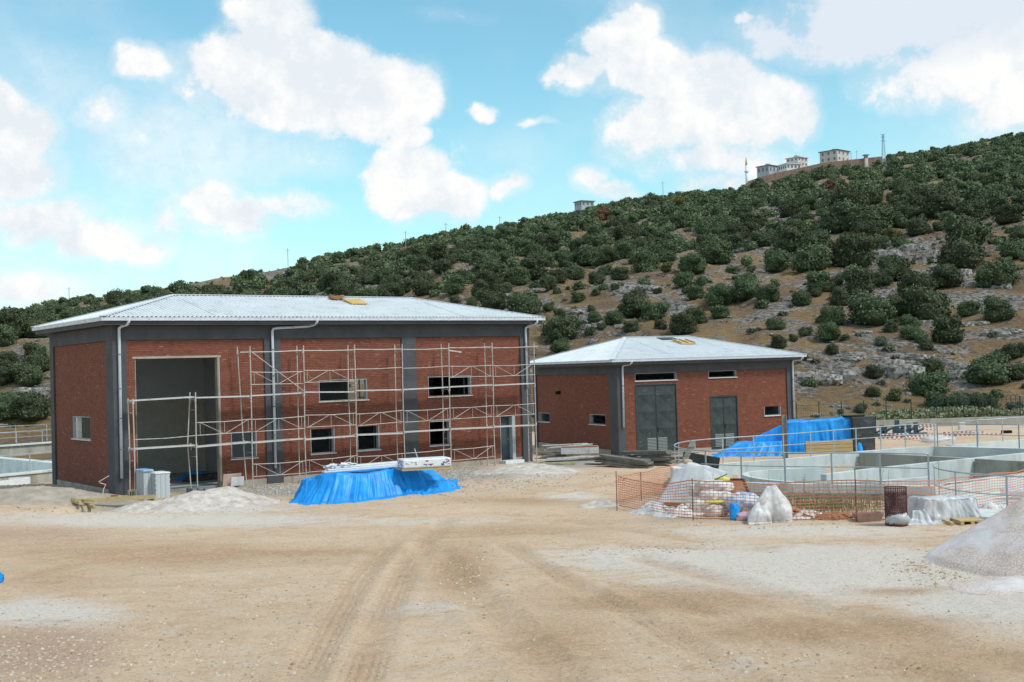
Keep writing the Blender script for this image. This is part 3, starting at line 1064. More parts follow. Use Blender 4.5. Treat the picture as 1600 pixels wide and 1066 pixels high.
def dens(px, py):  # share of ground under bushes, read off the photo
    ys = np.interp(px, [q[0] for q in SKY], [q[1] for q in SKY])
    d = py - ys
    f = 1.0 * (1 - sstep(62, 115, d)) + .09
    f = f + .75 * sstep(1080, 1250, px) * (1 - sstep(380, 450, py))
    f = f + .22 * sstep(1080, 1250, px) * (1 - sstep(470, 520, py))
    f = f + .45 * sstep(760, 500, px) * (1 - sstep(120, 150, d))
    f = f + .5 * sstep(120, 40, px) * (1 - sstep(520, 545, py))
    f = f * (1 - .85 * np.exp(-(((px - 345) / 75) ** 2 + ((py - 432) / 8) ** 2)))
    f = f * (1 - .9 * np.exp(-(((px - 1285) / 95) ** 2 + ((py - 262) / 9) ** 2)))
    f = f * (1 - .93 * ((px > 235) & (px < 475) & (d < 22)))
    f = f * (1 - .96 * ((px > 1148) & (px < 1385) & (d < 17)))
    f = f * (1 - .6 * np.exp(-(((px - 1500) / 90) ** 2 + ((py - 232) / 12) ** 2)))
    for q in ROCKP:
        f = f * (1 - .8 * np.exp(-(((px - q[0]) / q[2]) ** 2 + ((py - q[1]) / q[3]) ** 2)))
    f = f + .10 * sstep(380, 430, py) * (px > 800)
    f = f * (1 - sstep(500, 520, py) * (px < 1230)) * (1 - .55 * sstep(520, 640, py))
    return np.clip(f, 0, 1)


cell = {}


def near(x, y, r):
    k = (int(x // 6), int(y // 6))
    for i in (-1, 0, 1):
        for j in (-1, 0, 1):
            for (a, b, c) in cell.get((k[0] + i, k[1] + j), ()):
                if (a - x) ** 2 + (b - y) ** 2 < (r + c) ** 2 * .22:
                    return True
    return False


def put(x, y, r):
    cell.setdefault((int(x // 6), int(y // 6)), []).append((x, y, r))


for p in placed:
    put(p[0], p[1], p[3] / 2)
NT = 30000
ca = rng.uniform(-.47, .50, NT)
cr_ = np.sqrt(rng.uniform(118 ** 2, 640 ** 2, NT))
cx, cy = cr_ * np.sin(ca), cr_ * np.cos(ca)
cz = hill(cx, cy)
cpx, cpy = pxy(cx, cy, cz)
cd = dens(cpx, cpy)
# skip what stands beyond the crest
cDr = 400 + 260 * sstep(-.35, .4, ca)
ok = (rng.random(NT) < cd) & (cr_ < cDr + 8)
for i in np.nonzero(ok)[0]:
    wd = float(2.2 + 3.6 * rng.random() ** 1.4) * (1.15 if cpy[i] - np.interp(cpx[i], [q[0] for q in SKY], [q[1] for q in SKY]) < 120 else .55)
    if cpy[i] - np.interp(cpx[i], [q[0] for q in SKY], [q[1] for q in SKY]) < 9:
        wd *= .62
    if near(cx[i], cy[i], wd / 2):
        continue
    put(cx[i], cy[i], wd / 2)
    placed.append([float(cx[i]), float(cy[i]), float(cz[i]), wd, float(cpx[i]), float(cpy[i]), 'leaf'])
    if len(placed) > 2700:
        break
man = placed[:nman]
rest = placed[nman:]
rest.sort(key=lambda p: -p[3] / math.hypot(p[0], p[1]))
rest_vis = [p for p in rest if -20 < p[4] < 1620]
nind = max(0, 292 - nman)
indiv = man + rest_vis[:nind]
ids = set(id(p) for p in indiv)
mass = [p for p in placed if id(p) not in ids]
SPECIAL = [(940, 345, 27, CR, 'rust brown bush among dark ones high on the slope above the small roof', 'leafrust'), (881, 328, 18, CR, 'reddish bare bush on the skyline beside the far house', 'leafrust'),
           (1291, 305, 26, CR, 'rusty brown bush below the village houses', 'leafrust'), (1054, 328, 26, CY, 'yellow green bush high on the slope left of the minaret', 'leafyellow'), (1402, 377, 24, CY, 'yellowing bush standing beside the pale rock outcrop', 'leafyellow'),
           (1040, 425, 18, CY, 'small yellow green bush in the rocks over the small roof', 'leafyellow'), (1344, 645, 19, CG, 'spindly grey green sapling behind the dark crate', 'leafgrey'), (1313, 648, 12, CG, 'tiny grey green sapling behind the blue tarp', 'leafgrey'),
           (1376, 540, 20, CG, 'grey green upright bush between dark bushes on lower slope', 'leafgrey'), (1585, 655, 36, CG, 'brownish bare bush behind the razor wire by the right edge', 'leafgrey')]
for (px, py, w, me, lab, _) in SPECIAL:
    h = hillhit(px, py)
    if h:
        wd = w / FPX * h[3] * 1.1
        t = empty('oak_bush', lab, 'bush', (h[0], h[1], h[2]), random.random() * 6, 'oak bushes scattered over the hillside')
        inst(me, 'crown', (0, 0, 0), 0, (wd, wd, wd * 1.0), t)
        inst(TRUNK, 'trunk', (0, 0, 0), 0, wd, t)


def zone(px):
    for a, s_ in ZN:
        if px < a:
            return s_


def row(px, py):
    ys = np.interp(px, [q[0] for q in SKY], [q[1] for q in SKY])
    yb = 665 if px > 1230 or px < 80 else 560
    t = (py - ys) / (yb - ys)
    for a, s_ in ((.035, 'on the skyline'), (.16, 'just under the skyline'), (.32, 'on upper slope'), (.5, 'on middle slope'), (.68, 'on lower slope'), (9, 'at slope foot')):
        if t < a:
            return s_


cells = {}
for p in indiv:
    cells.setdefault((zone(p[4]), row(p[4], p[5])), []).append(p)
ORD = ['leftmost', 'second', 'third', 'fourth', 'fifth', 'sixth', 'seventh', 'eighth', 'ninth', 'tenth', 'eleventh', 'twelfth', 'thirteenth', 'fourteenth', 'fifteenth', 'sixteenth', 'seventeenth', 'eighteenth']
k = 0
for (zn, rw), ps in cells.items():
    ps.sort(key=lambda p: p[4])
    for i, p in enumerate(ps):
        wpx = p[3] / math.hypot(p[0], p[1]) * FPX
        big = 'large' if wpx > 44 else ('small' if wpx < 22 else 'rounded')
        if len(ps) == 1:
            pre = 'lone %s dark bush' % big
        elif i == 0:
            pre = 'leftmost dark %s bush' % big
        elif i == len(ps) - 1:
            pre = 'rightmost dark %s bush' % big
        else:
            pre = '%s bush from the left, %s,' % (ORD[min(i, 17)], big)
        lab = '%s %s %s' % (pre, rw, zn)
        wd = p[3]
        hh = wd * random.uniform(.85, 1.12)
        me = (CM[k % 7] if wpx > 26 else CMS[k % 5])
        t = empty('oak_bush', lab, 'bush', (p[0], p[1], p[2] - .1), random.random() * 6, 'oak bushes scattered over the hillside')
        inst(me, 'crown', (0, 0, 0), 0, (wd, wd, hh), t)
        if wpx > 30:
            inst(TRUNK, 'trunk', (0, 0, 0), 0, wd, t)
        k += 1
# the wooded upper slope that reads as one mass
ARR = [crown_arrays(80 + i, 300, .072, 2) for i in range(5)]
VV, FF, TT = [], [], []
off = 0
for i, p in enumerate(mass):
    v, f, t_ = ARR[i % 5]
    a = random.random() * 6.28
    c, s_ = math.cos(a), math.sin(a)
    w = p[3]
    h = w * random.uniform(.8, 1.1)
    q = np.empty_like(v)
    q[:, 0] = (v[:, 0] * c - v[:, 1] * s_) * w + p[0]
    q[:, 1] = (v[:, 0] * s_ + v[:, 1] * c) * w + p[1]
    q[:, 2] = v[:, 2] * h + p[2] - .15
    VV.append(q)
    FF.append(f + off)
    TT.append(np.clip(t_ + random.uniform(-.18, .3), 0, 1))
    off += len(v)
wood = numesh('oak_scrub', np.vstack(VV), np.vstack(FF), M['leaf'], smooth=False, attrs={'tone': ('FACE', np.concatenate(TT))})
tag(wood, 'dense dark green oak scrub covering the upper slope', 'scrub', kind='stuff')
# knee high shrubs and tussocks between the bushes
VV, FF, TT = [], [], []
off = 0
SMALL = [crown_arrays(180 + i, 60, .16, 1) for i in range(4)]
SMALL = [(v[:60 * 4], f[:60], t_[:60]) for v, f, t_ in SMALL]
for i in range(2600):
    a_ = rng.uniform(-.46, .48)
    r_ = math.sqrt(rng.uniform(119 ** 2, 430 ** 2))
    x, y = r_ * math.sin(a_), r_ * math.cos(a_)
    if vnoise(x * .06 + 70, y * .06) < .38 + .2 * rng.random():
        continue
    v, f, t_ = SMALL[i % 4]
    w = rng.uniform(.5, 1.5)
    q = v * np.array([w, w, w * .8]) + np.array([x, y, float(hill(x, y)) - .1])
    VV.append(q)
    FF.append(f + off)
    TT.append(t_)
    off += len(v)
lows = numesh('low_shrubs', np.vstack(VV), np.vstack(FF), M['leafgrey'], smooth=False, attrs={'tone': ('FACE', np.concatenate(TT))})
tag(lows, 'knee high grey green shrubs dotted between the bushes', kind='stuff')
print('bushes', nman, len(indiv), len(mass))


# ------------------------------------------------------------------ rocks on the hillside
def rock_mesh(seed, n=9, mt=None, flat=.6):
    r = random.Random(seed)
    b = MB()
    for i in range(n):
        cx_, cy_ = r.uniform(-.42, .42), r.uniform(-.25, .25)
        sz = r.uniform(.12, .3)
        vs = []
        N1, N2 = 5, 8
        for a in range(N1):
            th = math.pi * a / (N1 - 1)
            for c in range(N2):
                ph = 2 * math.pi * c / N2
                k_ = sz * r.uniform(.72, 1.2)
                x, y, z = math.sin(th) * math.cos(ph), math.sin(th) * math.sin(ph), math.cos(th)
                m_ = max(abs(x), abs(y), abs(z)) ** .6
                vs.append((cx_ + k_ * x / m_, cy_ + k_ * y / m_ * .8, .12 + k_ * z / m_ * flat))
        fs = [(a * N2 + c, a * N2 + (c + 1) % N2, (a + 1) * N2 + (c + 1) % N2, (a + 1) * N2 + c) for a in range(N1 - 1) for c in range(N2)]
        b.add(vs, [f[::-1] for f in fs])
    return b.mesh('outcrop', mt or M['limestone'])


RM = [rock_mesh(i, 16) for i in range(6)]
def _rp(q):
    return q


RP = [(1255, 590, 40, 17), (1285, 596, 45, 20), (1312, 588, 36, 16), (1330, 563, 30, 10), (1385, 575, 38, 22), (1412, 584, 46, 26), (1436, 562, 30, 14), (1490, 592, 36, 20), (1505, 575, 24, 12), (1375, 476, 26, 24), (1446, 505, 26, 8),
      (1500, 510, 34, 9), (1525, 507, 30, 9), (1555, 524, 32, 10), (1583, 520, 30, 10), (1478, 553, 24, 9), (1549, 558, 26, 8), (1415, 617, 12, 7), (1387, 635, 13, 6), (1368, 626, 10, 8), (1428, 392, 32, 18), (1385, 402, 36, 24),
      (1452, 403, 30, 20), (1331, 430, 34, 11), (1377, 472, 24, 18), (1500, 430, 24, 16), (980, 458, 34, 12), (1010, 452, 30, 12), (1055, 484, 36, 10), (1080, 490, 26, 10), (912, 516, 18, 16), (928, 534, 15, 9), (897, 490, 30, 10),
      (794, 464, 24, 9), (966, 513, 18, 9), (860, 440, 30, 8), (840, 455, 26, 7), (1230, 345, 22, 8), (1205, 335, 20, 7), (1160, 392, 22, 8), (1200, 390, 20, 7), (1290, 440, 20, 8), (1560, 450, 26, 12), (1590, 470, 24, 14),
      (30, 560, 26, 9), (52, 545, 22, 8), (35, 612, 30, 12), (65, 612, 22, 10), (75, 590, 20, 8), (345, 431, 16, 5), (385, 425, 18, 5), (300, 437, 14, 4), (430, 420, 22, 6), (700, 425, 18, 6), (1120, 560, 18, 8), (870, 545, 16, 8),
      (1180, 515, 18, 7), (1140, 470, 22, 8), (1330, 390, 20, 8), (1345, 520, 26, 7), (1230, 470, 22, 8), (1260, 455, 20, 8)]
GR = 'limestone outcrops on the slope'
cells = {}
for q in RP:
    h = hillhit(q[0], q[1])
    if h:
        cells.setdefault((zone(q[0]), row(q[0], q[1])), []).append((q, h))
k = 0
for (zn, rw), ps in cells.items():
    ps.sort(key=lambda p: p[0][0])
    for i, (q, h) in enumerate(ps):
        pre = 'lone grey limestone outcrop' if len(ps) == 1 else ('leftmost' if i == 0 else 'rightmost' if i == len(ps) - 1 else ORD[i] + ' from left') + ' pale limestone outcrop'
        w = q[2] / FPX * h[3] * 1.15
        hh = q[3] / FPX * h[3] * 2.2
        o = inst(RM[k % 6], 'rock_outcrop', (h[0], h[1], h[2] - hh * .15), random.uniform(-.3, .3) + math.atan2(-h[0], h[1]) * .8, (w, w * .7, hh * 1.3))
        tag(o, '%s %s %s' % (pre, rw, zn), 'rock', GR)
        k += 1
# loose small rocks
mbv, mbf, mt_ = [], [], []
me = rock_mesh(99, 3)
rv = np.array([v.co[:] for v in me.vertices])
rf = np.array([p.vertices[:] for p in me.polygons])
off = 0
for i in range(3600):
    a = rng.uniform(-.45, .47)
    r_ = math.sqrt(rng.uniform(120 ** 2, 420 ** 2))
    x, y = r_ * math.sin(a), r_ * math.cos(a)
    if vnoise(x * .05 + 9, y * .05) < .36:
        continue
    s_ = .4 + 2.2 * rng.random() ** 2.2
    z = float(hill(x, y))
    c, sn = math.cos(i), math.sin(i)
    q = np.empty_like(rv)
    q[:, 0] = (rv[:, 0] * c - rv[:, 1] * sn) * s_ + x
    q[:, 1] = (rv[:, 0] * sn + rv[:, 1] * c) * s_ + y
    q[:, 2] = rv[:, 2] * s_ * .8 + z - .05
    mbv.append(q)
    mbf.append(rf + off)
    off += len(rv)
o = numesh('loose_rocks', np.vstack(mbv), np.vstack(mbf), M['limestone'], smooth=False)
tag(o, 'loose limestone rocks strewn between the bushes', 'rocks', kind='stuff')
#PART2
# ------------------------------------------------------------------ buildings
def wall_boxes(b, x0, x1, z0, z1, t0, t1, holes, swap=False, m=1):
    """solid wall with rectangular holes; swap=True builds it along depth"""
    xs = sorted(set([x0, x1] + [h[0] for h in holes] + [h[1] for h in holes]))
    zs = sorted(set([z0, z1] + [h[2] for h in holes] + [h[3] for h in holes]))
    xs = [x for x in xs if x0 <= x <= x1]
    zs = [z for z in zs if z0 <= z <= z1]
    for i in range(len(xs) - 1):
        run = None
        for j in range(len(zs) - 1):
            mx, mz = (xs[i] + xs[i + 1]) / 2, (zs[j] + zs[j + 1]) / 2
            hole = any(h[0] < mx < h[1] and h[2] < mz < h[3] for h in holes)
            if hole:
                if run is not None:
                    _wb(b, xs[i], xs[i + 1], run, zs[j], t0, t1, swap)
                run = None
            elif run is None:
                run = zs[j]
        if run is not None:
            _wb(b, xs[i], xs[i + 1], run, zs[-1], t0, t1, swap)


def _wb(b, xa, xb, za, zb, t0, t1, swap):
    if swap:
        b.box(t0, t1, xa, xb, za, zb)
    else:
        b.box(xa, xb, t0, t1, za, zb)


def bricks(name, parent, x0, x1, z0, z1, face, holes, axis='x', seed=0):
    """running bond of clay bricks standing proud of the mortar; face = outer plane, bricks 12 mm proud of it"""
    r = random.Random(seed)
    b = MB()
    ph, pl, j = .0765, .205, .015
    n = int((z1 - z0) / ph)
    ph = (z1 - z0) / n
    cl = fbm
    for i in range(n):
        za, zb = z0 + i * ph + j * .5, z0 + (i + 1) * ph - j * .5
        zm = (za + zb) / 2
        iv = [(x0, x1)]
        for h in holes:
            if h[2] < zm < h[3]:
                nv = []
                for a, c in iv:
                    if h[1] <= a or h[0] >= c:
                        nv.append((a, c))
                    else:
                        if h[0] > a:
                            nv.append((a, h[0]))
                        if h[1] < c:
                            nv.append((h[1], c))
                iv = nv
        for a, c in iv:
            k0 = math.floor((a - x0) / pl) - 1
            x = x0 + k0 * pl + (i % 2) * pl / 2
            while x < c:
                p, q = max(x + j / 2, a + .002), min(x + pl - j / 2, c - .002)
                if q - p > .03:
                    d = .010 + r.uniform(-.003, .004)
                    b.tone = min(1, max(0.01, 0.5 + r.gauss(0, .17) + .2 * float(fbm(x * .6 + seed, zm * .8, 3)) + (.5 if r.random() < .012 else 0)))
                    if axis == 'x':
                        y0, y1 = face - d, face
                        vs = [(p, y1, za), (q, y1, za), (q, y1, zb), (p, y1, zb), (p, y0, za), (q, y0, za), (q, y0, zb), (p, y0, zb)]
                        fs = [(4, 5, 6, 7), (0, 1, 5, 4), (1, 2, 6, 5), (2, 3, 7, 6), (3, 0, 4, 7)]
                    else:
                        y0, y1 = face - d, face
                        vs = [(y1, p, za), (y1, q, za), (y1, q, zb), (y1, p, zb), (y0, p, za), (y0, q, za), (y0, q, zb), (y0, p, zb)]
                        fs = [(7, 6, 5, 4), (4, 5, 1, 0), (5, 6, 2, 1), (6, 7, 3, 2), (7, 4, 0, 3)]
                    b.add(vs, fs)
                x += pl
    b.tone = 0
    o = b.build(name, M['brick'], parent)
    o['kind'] = 'stuff'
    return o


def hip_roof(parent, x0, x1, y0, y1, ze, zr, rx0, rx1, ym, pitch=.2):
    """four ribbed sheets, ridge from rx0 to rx1 at depth ym"""
    th = .05
    prof = [(0, 0), (.22, 0), (.44, 1), (.70, 1), (.92, 0)]

    def face(A, B, C, D, nm):
        # A,B eave ends; C above B, D above A (C may equal D)
        A, B, C, D = map(Vector, (A, B, C, D))
        e = (B - A)
        Lx = e.length
        e.normalize()
        nrm = e.cross((D - A)).normalized()
        if nrm.z < 0:
            nrm = -nrm
        up = nrm.cross(e)
        if up.z < 0:
            up = -up
        cu, cvv = (C - A).dot(e), (C - A).dot(up)
        du, dv = (D - A).dot(e), (D - A).dot(up)
        b = MB()
        n = int(Lx / pitch)
        us = []
        for i in range(n + 1):
            for q, hh in prof:
                u = (i + q) * pitch
                if u <= Lx:
                    us.append((u, hh))
        # make sure that the corners of the face are sample points
        for u0 in (du, cu):
            us.append((u0, 0))
        us.append((0, 0))
        us.append((Lx, 0))
        us.sort()

        def vmax(u):
            if u < du:
                return dv * u / max(du, 1e-6)
            if u > cu:
                return cvv * (Lx - u) / max(Lx - cu, 1e-6)
            return dv
        vs = []
        for u, hh in us:
            v = vmax(u)
            o_ = nrm * (hh * th)
            vs += [A + e * u + o_, A + e * u + up * v * .5 + o_, A + e * u + up * v + o_]
        fs = []
        for i in range(len(us) - 1):
            if us[i + 1][0] - us[i][0] < 1e-5:
                continue
            for k in (0, 1):
                fs.append((i * 3 + k, i * 3 + 3 + k, i * 3 + 4 + k, i * 3 + 1 + k))
        b.add(vs, fs)
        o = b.build(nm, M['roof'], parent)
        return o
    E = [(x0, y0, ze), (x1, y0, ze), (x1, y1, ze), (x0, y1, ze)]
    R0, R1 = (rx0, ym, zr), (rx1, ym, zr)
    fs = [face(E[0], E[1], R1, R0, 'roof_sheet'), face(E[1], E[2], R1, R1, 'roof_sheet'), face(E[2], E[3], R0, R1, 'roof_sheet'), face(E[3], E[0], R0, R0, 'roof_sheet')]
    for a, c in ((E[0], R0), (E[1], R1), (E[2], R1), (E[3], R0), (R0, R1)):
        b = MB()
        a, c = Vector(a), Vector(c)
        b.bar(a + Vector((0, 0, .055)), c + Vector((0, 0, .055)), .26, .03)
        b.build('ridge_cap', M['gutter'], parent)


def eave(parent, x0, x1, y0, y1, z0, z1, gut=.13, seams=1.0):
    b = MB()
    b.box(x0 + .07, x1 - .07, y0 + .07, y1 - .07, z0 + .02, z0 + .08)      # soffit slab
    b.build('soffit', M['fascia'], parent)
    for i, (a, c, d, e) in enumerate(((x0 + .05, x1 - .05, y0 + .05, y0 + .10), (x0 + .05, x1 - .05, y1 - .10, y1 - .05), (x0 + .05, x0 + .10, y0 + .101, y1 - .101), (x1 - .10, x1 - .05, y0 + .101, y1 - .101))):
        b = MB()
        b.box(a, c, d, e, z0, z1)
        b.build('fascia', M['fascia'], parent)
    for (a, c, d, e) in ((x0 - .07, x1 + .07, y0 - .07, y0 + .07), (x0 - .07, x1 + .07, y1 - .07, y1 + .07), (x0 - .07, x0 + .07, y0 + .071, y1 - .071), (x1 - .07, x1 + .07, y0 + .071, y1 - .071)):
        b = MB()
        b.box(a, c, d, e, z1 - .015, z1 + gut - .02)
        b.box(a - .012, c + .012, d - .012, e + .012, z1 + gut - .02, z1 + gut)
        lx, ly = c - a, e - d
        n = int(max(lx, ly) / seams)
        for i in range(1, n):
            if lx > ly:
                b.box(a + lx * i / n - .012, a + lx * i / n + .012, d - .02, e + .01, z1 - .03, z1 + gut - .025)
            else:
                b.box(a - .02, c + .01, d + ly * i / n - .012, d + ly * i / n + .012, z1 - .03, z1 + gut - .025)
        b.build('gutter', M['gutter'], parent)


def downpipe(parent, pts, clamps, r=.062):
    b = MB()
    b.tube(pts, r, 12)
    o = b.build('downpipe', M['pipe'], parent, smooth=True)
    for c in clamps:
        b = MB()
        b.tube([(c[0], c[1], c[2] - .02), (c[0], c[1], c[2] + .02)], r + .014, 12)
        b.box(c[0] - .11, c[0] + .11, c[1] + .01, c[1] + .03, c[2] - .012, c[2] + .012)
        b.build('pipe_clamp', M['louvre'], o)


def opening(parent, h, face, depth, mull=None, axis='x', sill=True, glass=None, pane_side='r', nm='window'):
    """lining, frame post and marble sill of one window opening h=(x0,x1,z0,z1)"""
    x0, x1, z0, z1 = h
    t = .03
    b = MB()

    def bx(a, c, d, e, f, g):
        if axis == 'x':
            b.box(a, c, d, e, f, g)
        else:
            b.box(d, e, a, c, f, g)
    y0, y1 = face + .01, face + depth
    bx(x0 - .001, x0 + t, y0, y1, z0, z1)
    bx(x1 - t, x1 + .001, y0, y1, z0, z1)
    bx(x0 + t, x1 - t, y0, y1, z1 - t, z1)
    bx(x0 + t, x1 - t, y0, y1, z0, z0 + t)
    o = b.build(nm, M['jamb'], parent)
    if sill:
        b = MB()
        bx(x0 - .06, x1 + .06, face - .07, y1 + .02, z0 - .045, z0 + .001)
        b.build('sill', M['sill'], o)
    if glass:
        b = MB()
        bx(glass[0], glass[1], y1 - .08, y1 - .03, z0 + t, z1 - t)
        b.build('window_frame', M['frame'], o)
    return o


# --- main building
b1 = empty('main_building', 'long two storey red brick hall with grey columns and white hipped roof', 'building', (X1, Y1, 0), A1)
W1, D1 = 22.1, 9.1
BAYS = [(.6, 6.92), (7.73, 14.22), (15.04, 21.49)]
ZB, ZT = .27, 6.6
WIN1 = [(5.25, 6.47, 1.24, 2.42), (9.68, 12.26, 3.63, 4.63), (9.18, 10.43, 1.2, 2.38), (11.66, 12.86, 1.2, 2.38), (15.74, 18.34, 3.62, 4.62), (15.73, 16.96, 1.18, 2.39)]
DOOR1 = (.98, 4.71, -.3, 5.79)
MAND = (20.1, 21.06, .17, 2.42)
HOLES = WIN1 + [DOOR1, MAND]
for bi, (a, c) in enumerate(BAYS):
    hs = [h for h in HOLES if a < (h[0] + h[1]) / 2 < c]
    b = MB()
    wall_boxes(b, a, c, -.6, ZT, .09, .33, hs)
    b.build('wall', M['mortar'], b1)
    bh = list(hs)
    if bi == 0:
        bh = bh + [(.86, 4.85, 5.79, 5.90)]
    bricks('brickwork', b1, a, c, ZB, ZT - .02, .09, bh, seed=bi)
    # concrete plinth strip under the bricks
    b = MB()
    xs = [a]
    for h in hs:
        if h[2] < .2:
            xs += [h[0], h[1]]
    xs.append(c)
    for i in range(0, len(xs), 2):
        b = MB()
        b.box(xs[i], xs[i + 1], .05, .089, -.6, ZB - .005)
        b.build('plinth', M['concrete'], b1)
for a, c in ((0, .6), (6.92, 7.73), (14.22, 15.04), (21.49, W1)):
    b = MB()
    b.box(a, c, 0, .4, -.6, ZT)
    b.build('column', M['render'], b1, bevel=.006)
b = MB()
b.box(0, W1, 0, .4, ZT + .001, 7.22)
b.box(0, .4, .401, D1, ZT + .001, 7.22)
b.box(W1 - .4, W1, .401, D1, ZT + .001, 7.22)
b.box(.401, W1 - .401, D1 - .4, D1, ZT + .001, 7.22)
b.build('ring_beam', M['render'], b1)
# side wall facing left
SWIN = (3.4, 5.98, 2.3, 3.32)
for a, c in ((.401, .9), (8.55, D1)):
    b = MB()
    b.box(0, .4, a, c, -.9, ZT)
    b.build('column', M['render'], b1, bevel=.006)
b = MB()
wall_boxes(b, .9, 8.55, -.9, ZT, .09, .33, [SWIN], swap=True)
b.build('wall', M['mortar'], b1)
bricks('brickwork', b1, .9, 8.5, ZB, ZT - .02, .09, [SWIN], axis='y', seed=5)
b = MB()
b.box(.05, .089, .9, 8.55, -.9, ZB - .005)
b.build('plinth', M['concrete'], b1)
o = opening(b1, SWIN, .08, .25, axis='y', glass=None)
b = MB()
b.box(.10, .30, 5.35, 5.50, 2.33, 3.29)
b.build('window_post', M['sill'], o)
# right side and rear walls
b = MB()
b.box(W1 - .4, W1, .401, D1, -.9, ZT)
b.build('wall', M['render'], b1)
RW = [(9.7, 12.3, 3.5, 4.62), (16.1, 18.9, 3.42, 4.64)]
b = MB()
wall_boxes(b, .401, W1 - .401, -.9, ZT, D1 - .3, D1, RW)
b.build('wall', M['inner'], b1)
# interior: block wall, cross walls, floor, ceiling
b = MB()
b.box(.42, 7.6, D1 - .34, D1 - .305, .0, 3.78)
for i in range(18):
    for j in range(19):
        x = .45 + j * .4 + (i % 2) * .2 - .2
        xa, xb = max(x + .006, .43), min(x + .394, 7.59)
        if xb - xa > .05:
            b.box(xa, xb, D1 - .352, D1 - .341, .03 + i * .207, .03 + i * .207 + .197, skip='k')
o = b.build('block_wall', M['block'], b1)
o['kind'] = 'stuff'
for s_, y1_ in ((7.62, D1 - .31), (14.6, 3.4)):
    b = MB()
    b.box(s_, s_ + .2, .41, y1_, 0, 6.58)
    b.build('partition_wall', M['inner'], b1)
b = MB()
b.box(.41, W1 - .41, .34, D1 - .31, -.25, .12)
b.build('floor', M['floor'], b1)
b = MB()
b.box(7.85, W1 - .41, .34, D1 - .31, 3.0, 3.2)
b.build('upper_floor', M['floor'], b1)
b = MB()
b.box(.41, W1 - .41, .41, D1 - .41, 6.61, 6.8)
b.build('ceiling', M['inner'], b1)
for h in WIN1:
    opening(b1, h, .08, .26, glass=(h[1] - .34, h[1] - .29) if h[2] > 3 else (h[1] - .2, h[1] - .16))
# doorway lintel and lining
b = MB()
b.box(.86, 4.85, .06, .0885, 5.80, 5.89)
b.build('lintel', M['concrete'], b1)
b = MB()
b.box(4.68, 4.71, .075, .36, 0, 5.79)
b.build('doorway_lining', M['concrete'], b1)
b = MB()
b.box(4.7105, 4.78, .06, .0885, .28, 5.795)
b.build('doorway_edge', M['concrete'], b1)
b = MB()
b.box(.98, 1.01, .10, .36, 0, 5.79)
b.build('doorway_lining', M['concrete'], b1)
# slate grey man door standing in its white lining
b = MB()
b.box(20.86, 21.06, .07, .42, .17, 2.42)
b.box(20.10, 20.14, .10, .42, .17, 2.42)
o = b.build('door_frame', M['jamb'], b1)
b = MB()
b.box(20.14, 20.88, .36, .42, .19, 2.40)
d = b.build('door', M['greydoor'], b1, bevel=.006)
b = MB()
b.box(20.72, 20.80, .31, .36, 1.15, 1.30)
b.build('handle', M['louvre'], d)
b = MB()
b.box(20.0, 21.2, -.45, .35, -.2, .16)
b.build('door_step', M['white'], b1)
eave(b1, -.56, W1 + .56, -.56, D1 + .56, 7.22, 7.42)
hip_roof(b1, -.62, W1 + .62, -.62, D1 + .62, 7.54, 8.83, 4.45, W1 - 4.45, D1 / 2, .2)
downpipe(b1, [(.52, -.6, 7.5), (.52, -.6, 7.36), (.48, -.5, 7.24), (.33, -.2, 7.18), (.27, -.1, 7.1), (.27, -.09, 6.9), (.25, -.09, .78)], [(.265, -.09, z) for z in (6.0, 4.55, 3.3, 2.0)])
downpipe(b1, [(9.32, -.6, 7.5), (9.32, -.6, 7.34), (9.28, -.42, 7.22), (9.15, -.12, 7.16), (9.0, -.09, 7.15), (7.5, -.09, 7.08), (7.34, -.09, 7.05), (7.29, -.09, 6.92), (7.29, -.09, .7)], [(7.29, -.09, z) for z in (6.1, 4.9, 3.5, 2.2)] + [(8.3, -.09, 7.11)])
downpipe(b1, [(22.2, -.6, 7.5), (22.2, -.6, 7.3), (22.15, -.42, 7.2), (21.95, -.15, 7.12), (21.83, -.09, 7.04), (21.8, -.09, 6.9), (21.8, -.09, 3.95)], [(21.8, -.09, z) for z in (6.2, 5.0)])

# --- small building
b2 = empty('small_building', 'single storey red brick transformer house with green steel doors and white hipped roof', 'building', (X2, Y2, Z2), A2)
W2, D2 = 12.97, 12.5
ZB2, ZT2 = .13, 4.92
D1D, D2D = (1.26, 4.21, -.1, 4.24), (6.6, 8.66, -.1, 3.33)
TW = [(1.30, 4.23, 4.46, 4.92), (6.57, 8.64, 4.5, 4.92), (10.68, 11.95, 1.93, 2.55)]
hs = [D1D, D2D] + TW
b = MB()
wall_boxes(b, .4, 12.45, -.7, ZT2, .09, .33, hs)
b.build('wall', M['mortar'], b2)
bricks('brickwork', b2, .5, 12.45, ZB2, ZT2 - .02, .09, hs, seed=9)
b = MB()
for a, c in ((.4, 1.26), (4.21, 6.6), (8.66, 12.45)):
    b = MB()
    b.box(a, c, .05, .089, -.7, ZB2 - .005)
    b.build('plinth', M['concrete'], b2)
for a, c in ((0, .5), (12.45, W2)):
    b = MB()
    b.box(a, c, 0, .4, -.7, ZT2)
    b.build('column', M['render'], b2, bevel=.006)
SW2 = [(10.05, 11.85, 1.7, 2.32), (1.8, 4.02, 1.77, 2.4)]
b = MB()
b.box(0, .4, .401, 1.1, -.7, ZT2)
b.build('column', M['render'], b2)
b = MB()
b.box(0, .4, 12.0, D2, -.7, ZT2)
b.build('column', M['render'], b2)
b = MB()
wall_boxes(b, 1.1, 12.0, -.7, ZT2, .09, .33, SW2, swap=True)
b.build('wall', M['mortar'], b2)
bricks('brickwork', b2, 1.1, 12.0, ZB2 + .13, ZT2 - .02, .09, SW2, axis='y', seed=12)
b = MB()
